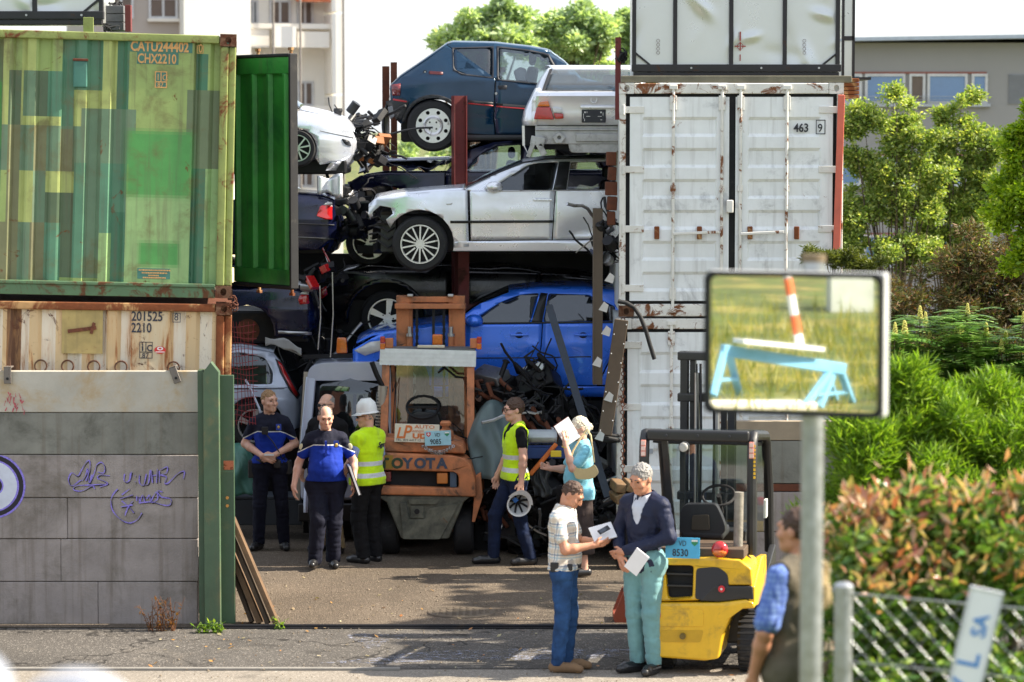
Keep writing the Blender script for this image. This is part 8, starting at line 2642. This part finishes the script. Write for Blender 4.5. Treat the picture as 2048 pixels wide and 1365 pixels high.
b=MB();b.bar((0,0,0),(at(1113,888,33.2)-at(1060,950,33.2)),.05,.05);tag(b.build("tool_shaft",pm("tool_shaft",C(206,108,48),.5),loc=at(1060,950,33.2),bevel=.012),"orange tool handle leaning behind the woman","handle")
b=MB();b.boxc((0,0,0),(.12,.06,.07));tag(b.build("yellow_box",pm("yellow_box",C(206,178,40),.5),loc=at(1112,908,33.1),bevel=.01),"small yellow box beside the woman's elbow","box")
def drape(name,label,cat,pxs,Y,dep,m,seed,cols=20,rows=16):
 (x0,y0,x1,y1)=pxs
 o=at(x0,y1,Y);W_,H_=xx(x1,Y)-xx(x0,Y),zz(y0,Y)-zz(y1,Y)
 r_=random.Random(seed);ph=[r_.uniform(0,6)for _ in range(4)]
 b=MB()
 def fn(u,v):
  e=math.sin(math.pi*u)
  z=H_*(1-v)*(0.72+.28*e)
  y=-dep*(v**.6)*(.6+.4*e)+.035*math.sin(9*u+5*v+ph[0])+.02*math.sin(17*u-8*v+ph[1])
  return(W_*u+.02*math.sin(8*v+ph[2]),y,z+.012*math.sin(11*u+ph[3]))
 b.grid(fn,cols,rows)
 return tag(b.build(name,m,loc=o,smooth=True,ang=80,solid=.01),label,cat)
drape("tarpaulin","grey tarpaulin draped over a load right of the orange forklift","tarpaulin",(938,800,1034,950),34.0,.5,pm("grey_tarp",C(88,104,106),.5,var=.12,vs=4,bump=.3,bs=10),3)
b=MB();b.box(0,.55,0,.5,0,zz(860,34.2));tag(b.build("covered_crate",DARK,loc=(xx(940,34.2),34.1,0),bevel=.02),"dark crate under the grey tarpaulin","crate")
drape("tarpaulin","dull green tarpaulin hanging below the white estate beside the gate leaf","tarpaulin",(440,885,512,985),34.9,.3,pm("green_tarp",C(72,122,108),.5,var=.12,vs=4,bump=.3,bs=10),5)
b=MB();b.box(0,1.2,0,.5,0,.04);b.box(0,1.2,0,.03,-.3,0);tag(b.build("grey_cabinet",pm("grey_cabinet",C(62,68,76),.6),loc=at(400,1000,34.95),bevel=.01),"dark grey cabinet top below the green tarpaulin","cabinet")
drape("black_sack","black sack behind the young man's legs","sack",(1066,915,1100,990),33.4,.2,pm("black_sack",C(52,54,56),.6),8)
b=MB();p0,p1=at(1216,995,33.2),at(1098,612,34.0);b.hbeam((0,0,0),p1-p0,.085,.06,.012,up=(0,1,0));b.boxc((p1-p0)+Vector((-.01,0,.02)),(.03,.03,.06));tag(b.build("steel_beam",pm("dark_blue_steel",C(58,64,74),.5,.5,var=.25,vs=10,rust=(RUSTC,.15,8)),loc=p0),"dark steel beam leaning diagonally across the engine heap","beam")
b=MB();p0,p1=at(972,812,34.2),at(1004,722,34.3);b.cyl((0,0,0),p1-p0,.03,n=12);b.lathe([(0,.02),(.03,.01),(.045,0),(.045,-.02)],p1-p0,(p1-p0)+Vector((.1,0,.3)),12);tag(b.build("shock_absorber",DARK,loc=p0+Vector((.05,0,0)),smooth=True),"black shock absorber standing before the blue car sill","shock absorber")
cl=thing("riveted_column","brown riveted steel column leaning beside the lower white container","column",at(1210,870,32.75))
BRST=pm("brown_steel",C(92,78,64),.65,.3,var=.2,vs=5,rust=(RUSTC,.2,5))
b=MB();tp=at(1243,640,32.8)-at(1210,870,32.75);b.bar((0,0,0),tp,.15,.05,up=(0,1,0));b.build("web",BRST,cl,bevel=.006)
b=MB()
for k in range(12):
 u=(k+.5)/12
 b.ell(tp*u+Vector((.06 if k%2 else-.06,-.03,0)),(.008,.006,.008),8,5)
b.build("rivets",WHITELENS,cl)
b=MB();b.torus((0,.05,-.02),(.1,.2,1),.17,.022,24,8);b.torus((0.02,.05,.03),(.1,.1,1),.15,.016,24,8);tag(b.build("black_hoop",BLACK,loc=at(1208,876,32.9),smooth=True),"black rubber hoops stacked at the foot of the riveted column","hoop")
b=MB();b.box(-.04,.05,0,.3,0,zz(418,33.3)-zz(770,33.3));b.box(-.055,-.04,-.01,.31,0,zz(418,33.3)-zz(770,33.3));tag(b.build("steel_plate",pm("grey_brown_plate",C(96,84,72),.7,.2,rust=(RUSTC,.25,4)),loc=at(1196,770,33.3)),"tall grey brown plate standing upright left of the upper white container","plate")
b=MB()
for k in range(5):
 b.boxc((.01*(k%2),0,.10+.165*k),(.09+.02*(k%3),.25,.15),(0,.06*(k%2),0))
tag(b.build("rusty_stack",RUSTY,loc=at(1222,455,33.3),bevel=.01),"stack of rusty red plates beside the upper white container","plates")
b=MB();b.box(-.03,.03,0,.1,0,zz(75,33.4)-zz(240,33.4));tag(b.build("red_steel_bar",REDST,loc=at(1236,240,33.4)),"tall red oxide bar standing left of the silver tank frame","bar")
tangle("wire_tangle","black wire tangle beside the silver tank frame's lower left corner","cable",at(1243,135,33.4),(.08,.08,.22),10,BLACK,21,.01)
FLAP=pm("pale_flap",C(190,188,184),.6)
for i,(px_,py_)in enumerate(((1220,562),(1213,668),(1218,800),(1208,620),(1200,878),(1195,730))):
 b=MB();b.prism([(-.06,0),(.03,-.03),(.05,.05),(.0,.09)],-.003,.003);tag(b.build("pale_flap",FLAP,loc=at(px_,py_,32.70)),["pale torn flap near the corner of the upper white container","pale torn flap beside the top part of the riveted column","pale torn flap below the middle of the riveted column","pale torn flap just above the black hose end","lowest pale torn flap beside the black hoops","pale torn flap at the foot of the tall grey brown plate"][i],"flap")
hs=thing("black_hose","thick black hose end drooping in front of the white containers","hose",at(1240,605,32.85))
q0=hs.location
b=MB();b.tube([at(a,c2,32.85)-q0 for a,c2 in((1236,603),(1252,606),(1268,615),(1281,634),(1292,662),(1300,690),(1309,719))],.024,12);b.build("hose",BLACK,hs,smooth=True)
ch=thing("hanging_chain","long rusty chain hanging down the corner of the lower white container","chain",at(1246,640,32.86))
for k in range(44):
 b=MB();b.torus((.004*math.sin(k),0,-.0425*k),(1,0,0)if k%2 else(.2,1,0),.021,.0055,12,5);o=b.build("link",RUSTY,ch)
for i,(px_,py_,r0)in enumerate(((1248,985,.13),(1262,1012,.11))):
 t=thing("wood_bundle",["upper bundle of old wooden blocks beside the lower white container","lower grey bundle of wooden blocks beside the navy jacket man"][i],"wood",at(px_,py_+20,32.6))
 for k in range(4):
  b=MB();b.boxc(((k%2)*r0-r0/2,0,r0*.5+(k//2)*r0*.9),(r0*.95,.3,r0*.8),(.1,.2*(k-1.5),.2));b.build("block",WOOD if i==0 else MATS["grey_wood"],t,bevel=.015)
b=MB();b.boxc((0,.2,zz(1030,32.8)/2),(.24,.3,zz(1030,32.8)));tag(b.build("steel_drum_stand",DARK,loc=(xx(1258,32.5),32.5,.016),bevel=.01),"dark stand under the wooden blocks at the lower white container","stand")
pt=thing("pallet_truck","orange red pallet truck nose standing behind the man in turquoise trousers","pallet truck",(xx(1262,gy(1258)),gy(1258)+.3,.012))
ORR=pm("orange_red_paint",C(140,66,42),.6,dirt=(C(80,50,40),.4,5))
for y_ in(-.03,.3):
 b=MB();b.prism([(-.14,0),(.16,0),(.14,.06),(-.02,.30),(-.06,.30),(-.15,.07)],y_,y_+.03);b.build("side_plate",ORR,pt,bevel=.008)
b=MB();b.bar((-.12,0,.05),(-.12,.3,.05),.06,.06);b.bar((.1,0,.04),(.1,.3,.04),.05,.05);b.build("cross_bar",ORR,pt)
b=MB();b.tube([(-.03,.15,.28),(.12,.15,.7),(.2,.15,1.05)],.02,8);b.torus((.22,.15,1.12),(0,1,0),.08,.014,18,6);b.build("handle",DARK,pt,smooth=True)
# -- white utility truck behind the officers
YT=34.9
TR=thing("utility_truck","white utility truck cab with an amber beacon behind the officers","truck",(xx(690,YT),YT,.015))
ux=lambda p:xx(p,YT)-TR.location.x
uz=lambda p:zz(p,YT)-.015
b=MB();b.prism(rnd([(ux(612),uz(762)),(ux(618),uz(735)),(ux(640),uz(726)),(ux(760),uz(724)),(ux(782),uz(735)),(ux(788),uz(762))],.06),.0,1.2);b.build("cab_roof",WHITEC,TR,bevel=.04)
for s_,a,c2 in((1,621,606),(-1,779,794)):
 b=MB();b.bar((ux(c2),-.08,uz(930)),(ux(a),.05,uz(755)),.12,.10,up=(0,1,0));b.build("windscreen_pillar",WHITEC,TR,bevel=.02)
 b=MB();b.bar((ux(c2-s_*12),-.04,uz(1000)),(ux(a-s_*10),.06,uz(745)),.05,.06,up=(0,1,0));b.build("door_edge",pm("beige_trim",C(176,164,148),.6),TR)
 b=MB();b.lathe([(.2,0),(.33,.01),(.36,.05),(.36,.18),(.33,.22),(.2,.22)],(ux(614 if s_>0 else 786),.15,.36),(ux(614 if s_>0 else 786)+s_,.15,.36),36);b.build("wheel",BLACK,TR,smooth=True,ang=30)
 b=MB();b.torus((ux(612 if s_>0 else 788),.15,.36),(1,0,0),.37,.03,28,6,0,math.pi);b.build("wheel_arch",WHITEC,TR,smooth=True)
b=MB();b.grid(lambda u,v:(ux(630)+(ux(770)-ux(630))*u,-.02+.06*v-.04*math.sin(math.pi*u),uz(885)+(uz(757)-uz(885))*v),10,4);b.build("windscreen",GLASSD,TR,smooth=True,solid=.004)
b=MB();b.box(ux(600),ux(800),-.12,1.3,uz(1000),uz(888));b.build("cab_front",WHITEC,TR,bevel=.05)
b=MB();b.box(ux(596),ux(804),-.18,-.1,uz(1040),uz(1004));b.build("bumper",PLASTIC,TR,bevel=.02)
b=MB();b.box(ux(618),ux(782),.0,1.4,uz(1030),uz(1000));b.build("chassis",DARK,TR)
b=MB();b.torus((ux(680),.25,uz(868)),(0,.6,-.7),.17,.014,24,6);b.box(ux(640),ux(765),.3,.45,uz(880),uz(868));b.boxc((ux(690),.7,uz(850)),(.4,.12,.4));b.build("cab_interior",INSIDE,TR)
b=MB();b.bar((ux(602),.3,uz(718)),(ux(780),.3,uz(714)),.06,.05);b.tube([(ux(603),.3,uz(770)),(ux(605),.3,uz(750)),(ux(622),.3,uz(718))],.02,8);b.build("roof_rack",DARK,TR)
b=MB();b.prism([(ux(669),uz(711)),(ux(692),uz(711)),(ux(690),uz(679)),(ux(671),uz(679))],.26,.38);b.build("warning_beacon",AMBER,TR,bevel=.015)
for i,(a,y0,y1)in enumerate(((638,572,700),(663,545,715))):
 p0,p1=at(a-2,y1,34.7),at(a+2,y0,34.7);b=MB();b.tube([(0,0,0),(p1-p0)*.5+Vector((.02,0,0)),p1-p0],.008,6);tag(b.build("thin_rod",STEEL,loc=p0),["left one of two thin steel rods above the white truck cab","right one of two thin steel rods, just left of the amber beacon"][i],"rod")
ms=thing("wire_mesh","bent red wire mesh hanging between the rusty container and the white estate","mesh",at(462,850,33.2))
REDW=pm("red_wire",C(132,40,46),.6)
for k in range(7):
 b=MB();b.tube([(.045*k+.03*math.sin(3*v+.5*k),.04*math.sin(4*v),1.15*v)for v in[j/8 for j in range(9)]],.0035,5);b.build("wire",REDW,ms)
for k in range(17):
 z=.03+.067*k
 b=MB();b.tube([(-.03+.30*u+.03*math.sin(2.6*z),.03*math.sin(5*u+3.5*z),z+.015*math.sin(4*u+k))for u in[j/5 for j in range(6)]],.0035,5);b.build("wire",REDW,ms)
# -- traffic mirror, pole, fence and sign close to the camera
YM=12.0
th=R(-20)
mc_=at(1588,688,YM)
MR=thing("traffic_mirror","rectangular traffic mirror on a grey pole reflecting a meadow and blue trestle","traffic mirror",mc_,rotz=th)
hw,hh_=.368,.288
def rrect(w,h,r,n=6):
 out=[]
 for cx0,cz0,a0 in((w-r,h-r,0),(-w+r,h-r,90),(-w+r,-h+r,180),(w-r,-h+r,270)):
  out+=[(cx0+r*math.cos(R(a0+90*k/n)),cz0+r*math.sin(R(a0+90*k/n)))for k in range(n+1)]
 return out
b=MB();b.prism(rrect(hw,hh_,.035),-.03,.0,holes=[rrect(hw-.02,hh_-.02,.03)]);b.build("rubber_rim",BLACK,MR,bevel=.006)
b=MB();b.prism(rrect(hw,hh_,.012),.001,.075);b.build("housing",pm("pale_grey_housing",C(186,188,188),.5),MR,bevel=.008)
q=NT("mirror_glass");q.p.inputs["Base Color"].default_value=(.92,.92,.88,1);q.p.inputs["Metallic"].default_value=1;q.p.inputs["Roughness"].default_value=.02
b=MB();b.grid(lambda u,v:((2*u-1)*(hw-.018),-.012+.010*((2*u-1)**2+(2*v-1)**2)*.0,(2*v-1)*(hh_-.018)),12,10);b.build("mirror_glass",q.m,MR,smooth=True)
YPo=12.14
PX=xx(1624,YPo,1000)
PO=thing("mirror_pole","galvanised steel pole carrying the traffic mirror","pole",(PX,YPo,ground_z(0,YPo)))
ztop=zz(524,YPo)-PO.location.z
b=MB();b.cyl((0,0,-.1),(0,0,ztop),.046,n=28);b.build("pole",GALV,PO,smooth=True)
b=MB();b.cyl((0,0,ztop-.0),(0,0,ztop+.03),.05,n=20);b.build("pole_cap",pm("brown_cap",C(112,96,72),.7),PO)
for dz in(-.16,.16):
 b=MB();b.torus((0,0,mc_.z-PO.location.z+dz),(0,0,1),.052,.012,24,6);b.boxc((-.03,-.055,mc_.z-PO.location.z+dz),(.08,.06,.04));b.build("clamp",GALV,PO)
rp=thing("rope_coil","coil of beige rope hung behind the mirror pole","rope",Vector((PX+.028,YPo+.10,zz(1185,YPo))))
rj=random.Random(5)
ROPE=pm("beige_rope",C(176,156,118),.9,var=.25,vs=60,bump=.5,bs=120)
for k in range(5):
 b=MB();r0=rj.uniform(.062,.082);pts=[]
 for j in range(25):
  a=2*math.pi*j/24
  pts.append((.012*k-.02+r0*.42*math.cos(a)+.01*math.sin(3*a+k),.012*k,r0*1.35*math.sin(a)+rj.uniform(-.01,.01)))
 b.tube(pts,.011,7);b.build("loop",ROPE,rp,smooth=True)
for i,(px_,pt_,Yp,r0)in enumerate(((1687,1172,13.0,.040),(1680,1052,16.6,.036))):
 t=thing("fence_post",["round galvanised fence post at the end of the chain link fence","further bright fence post right behind the mirror pole"][i],"fence post",(xx(px_,Yp,pt_),Yp,ground_z(0,Yp)))
 z1=zz(pt_,Yp)-t.location.z
 b=MB();b.cyl((0,0,-.1),(0,0,z1),r0,n=20);b.build("post",GALV,t,smooth=True)
 b=MB();b.lathe([(0,.018),(r0*.7,.014),(r0*1.1,0),(r0*1.1,-.03)],(0,0,z1),(0,0,z1+1),20);b.build("cap",GALV,t,smooth=True)
FA,FB=at(1702,1188,12.98),at(2260,1236,12.5)
FN=thing("chain_link_fence","galvanised chain link fence in front of the photinia hedge","fence",FA)
dF=(FB-FA);Lf=dF.length;eF=dF.normalized()
hF=.75;pit=.0505
nw=int(Lf/(2*pit))
def wire(x0,sgn):
 pts=[]
 n=int(hF/pit)
 for j in range(n+1):
  pts.append(eF*(x0+(pit if j%2 else 0)*sgn)+Vector((0,.004 if j%2 else-.004,-j*pit)))
 b=MB();b.tube(pts,.0014,5);return b
for k in range(nw):
 for sgn in(1,-1):
  wire(2*pit*k+(0 if sgn>0 else 2*pit),sgn).build("wire",GALV,FN)
b=MB();b.tube([(0,0,0),eF*Lf],.004,6);b.build("top_wire",GALV,FN)
b=MB();b.tube([(0,0,-.30),eF*Lf+Vector((0,0,-.3))],.003,6);b.build("tension_wire",GALV,FN)
SB=thing("leaning_sign","white leaning sign board with blue letters in front of the chain link fence","sign",at(1930,1372,12.1),rot=(0,R(12.5),R(0)))
b=MB();b.box(-.062,.062,0,.02,-.5,.40);b.build("board",pm("white_sign",C(226,230,236),.5,var=.03),SB,bevel=.004)
b=MB();b.box(-.068,-.060,-.004,.024,-.5,.405);b.box(.060,.068,-.004,.024,-.5,.405);b.box(-.0595,.0595,-.004,.024,.396,.405);b.build("edge_trim",pm("grey_trim",C(196,200,206),.5),SB)
BLT=pm("blue_letter_paint",C(66,134,206),.5)
for s_,z,sz in(("SA",.205,.085),("L",.075,.125),("V",-.05,.125)):
 text(s_,BLT,SB,(.032,-.0015,z),sz,rot=(math.pi/2,-math.pi/2,0),ext=.001,bold=.002)
vn=thing("parked_van","white parked van with its wing mirror just showing at the bottom left corner","van",(-1.62,2.3,2.4))
b=MB();b.prism(rnd([(-1.9,.35),(1.75,.35),(1.95,.8),(1.6,1.1),(1.1,1.95),(-1.9,2.0)],.25),-.8,.78,axis='x');b.build("body",WHITEC,vn,bevel=.08)
c0=at(-84,1405,4.0)-vn.location
b=MB();b.ell(c0,(.075,.09,.075),20,14);b.build("door_pillar",SILVER,vn,smooth=True)
c0=at(155,1420,4.0)-vn.location
b=MB();b.ell(c0,(.072,.06,.050),24,14);b.tube([c0,c0+Vector((-.2,0,-.05)),c0+Vector((-.42,0,-.08))],.02,8);mir=b.build("wing_mirror",SILVER,vn,smooth=True)
b=MB();b.ell(c0+Vector((0,-.035,-.001)),(.063,.045,.0465),20,12);b.build("mirror_glass",PANE,mir,smooth=True)
for yy_ in(-1.2,1.2):
 for s_ in(-.75,.55):
  b=MB();b.lathe([(.2,0),(.3,.01),(.33,.05),(.33,.17),(.3,.2),(.2,.2)],(s_,yy_,.33),(s_+1,yy_,.33),28);b.build("wheel",BLACK,vn,smooth=True,ang=30)
# -- what the mirror sees: meadow, trestle, striped pole, sheds
nM=Vector((math.sin(th),-math.cos(th),0))
def refl(px,py,L,z=None):
 """place of a thing seen in the mirror at that picture point, path length L"""
 p=at(px,py,L)
 p=p-2*((p-mc_).dot(nM))*nM
 return p
LB=pm("light_blue_paint",C(120,178,214),.5,var=.1)
TS=thing("trestle","light blue trestle with a white plank on the meadow, seen in the mirror","trestle",refl(1565,800,26))
o0=TS.location
def rb(name,pts,w,h,m,par,o):
 for(a,c2)in pts:
  b=MB();b.bar(refl(*a)-o,refl(*c2)-o,w,h);b.build(name,m,par,bevel=.006)
rb("top_beam",[((1445,700,26),(1690,738,26.3))],.10,.10,LB,TS,o0)
rb("leg",[((1452,700,26),(1428,792,25.7)),((1458,702,26.1),(1480,788,26.5)),((1668,735,26.3),(1612,812,25.9)),((1672,735,26.3),(1640,815,26.1)),((1680,735,26.3),(1706,806,26.6)),((1650,733,26.3),(1672,800,26.9))],.06,.05,LB,TS,o0)
rb("cross_brace",[((1440,760,25.9),(1475,758,26.3)),((1630,790,26.0),(1695,785,26.5))],.035,.03,LB,TS,o0)
pk=thing("white_plank","white plank lying on the light blue trestle in the mirror","plank",refl(1550,688,26))
rb("plank",[((1478,682,25.9),(1640,698,26.2))],.22,.04,WHITE,pk,pk.location)
sp_=thing("striped_pole","red and white striped pole standing on the white plank in the mirror","pole",refl(1601,689,26.15))
RW=pm("signal_red",C(214,104,60),.6)
ed=[(1570,520),(1577,556),(1583,590),(1590,630),(1597,668),(1601,689)]
for k,(a,c2)in enumerate(zip(ed,ed[1:])):
 b=MB();b.cyl(refl(*a,26.15)-sp_.location,refl(*c2,26.15)-sp_.location,.04,n=12);b.build("pole_section",WHITE if k%2==0 else RW,sp_,smooth=True)
b=MB();b.box(-.55,.55,-.2,.2,0,.06);tag(b.build("white_slab",pm("white_slab",C(224,218,200),.8),loc=Vector((refl(1505,815,26).x,refl(1505,815,26).y,2.405)),rot=(0,0,2*th)),"white slab lying on the meadow in front of the trestle in the mirror","slab")
p=refl(1700,640,40);b=MB();b.box(-.28,.28,-.3,.3,0,.75);b.box(-.30,.30,-.32,.32,.75,.80);tag(b.build("grey_cabinet",pm("pale_cabinet",C(168,174,168),.7),loc=(p.x,p.y,2.4),rot=(0,0,2*th)),"pale grey cabinet on the meadow at the right of the mirror image","cabinet")
p=refl(1520,560,62);b=MB();b.box(-3.4,2.0,-1.5,1.5,0,3.2);tag(b.build("white_shed",pm("white_shed",C(232,226,212),.8,var=.05),loc=(p.x,p.y,2.4),rot=(0,0,2*th)),"white shed at the far end of the meadow in the mirror","shed")
p=refl(1540,572,52);b=MB();b.box(-1.3,.9,-.03,.03,0,.28);tag(b.build("orange_fence",pm("orange_net",C(226,130,70),.7),loc=(p.x,p.y,2.4),rot=(0,0,2*th)),"low orange site fence across the meadow in the mirror","fence")
tree("meadow_tree","dark tree beside the white shed in the mirror",(refl(1690,560,58).x,refl(1690,560,58).y,2.4),5,[(0,0,3.0,1.4,1.2,1.3)],111,LF_DK,2500,.2,.12,clumps=18,csize=(.4,.7))
tree("meadow_tree","green tree at the far left of the meadow in the mirror",(refl(1380,560,66).x,refl(1380,560,66).y,2.4),6,[(0,0,3.6,1.8,1.2,1.6)],112,LF_MID,2500,.2,.12,clumps=18,csize=(.4,.8))
rr=np.random.RandomState(9);N=9000
c_=refl(1570,760,30)
P0=np.stack([rr.normal(c_.x,4.0,N),rr.normal(c_.y-2.0,5.0,N),np.full(N,2.38)],1)
P0=P0[P0[:,1]<3.0];N=len(P0)
a=rr.uniform(0,6.28,N);hgt=rr.uniform(.08,.30,N);w=.012
dx=np.stack([np.cos(a)*w,np.sin(a)*w,np.zeros(N)],1)
tip=np.stack([rr.normal(0,.07,N),rr.normal(0,.07,N),hgt],1)
V=np.stack([P0-dx,P0+dx,P0+tip],1).reshape(-1,3)
o=link_mesh(np_mesh("meadow_grass",V,np.arange(N*3).reshape(-1,3),False),"meadow_grass",leafm("grass_blade",[C(96,112,40),C(156,150,70),C(76,98,34),C(188,170,96)],.4))
o["kind"]="stuff"
bpy.context.view_layer.update()
bake_texts()
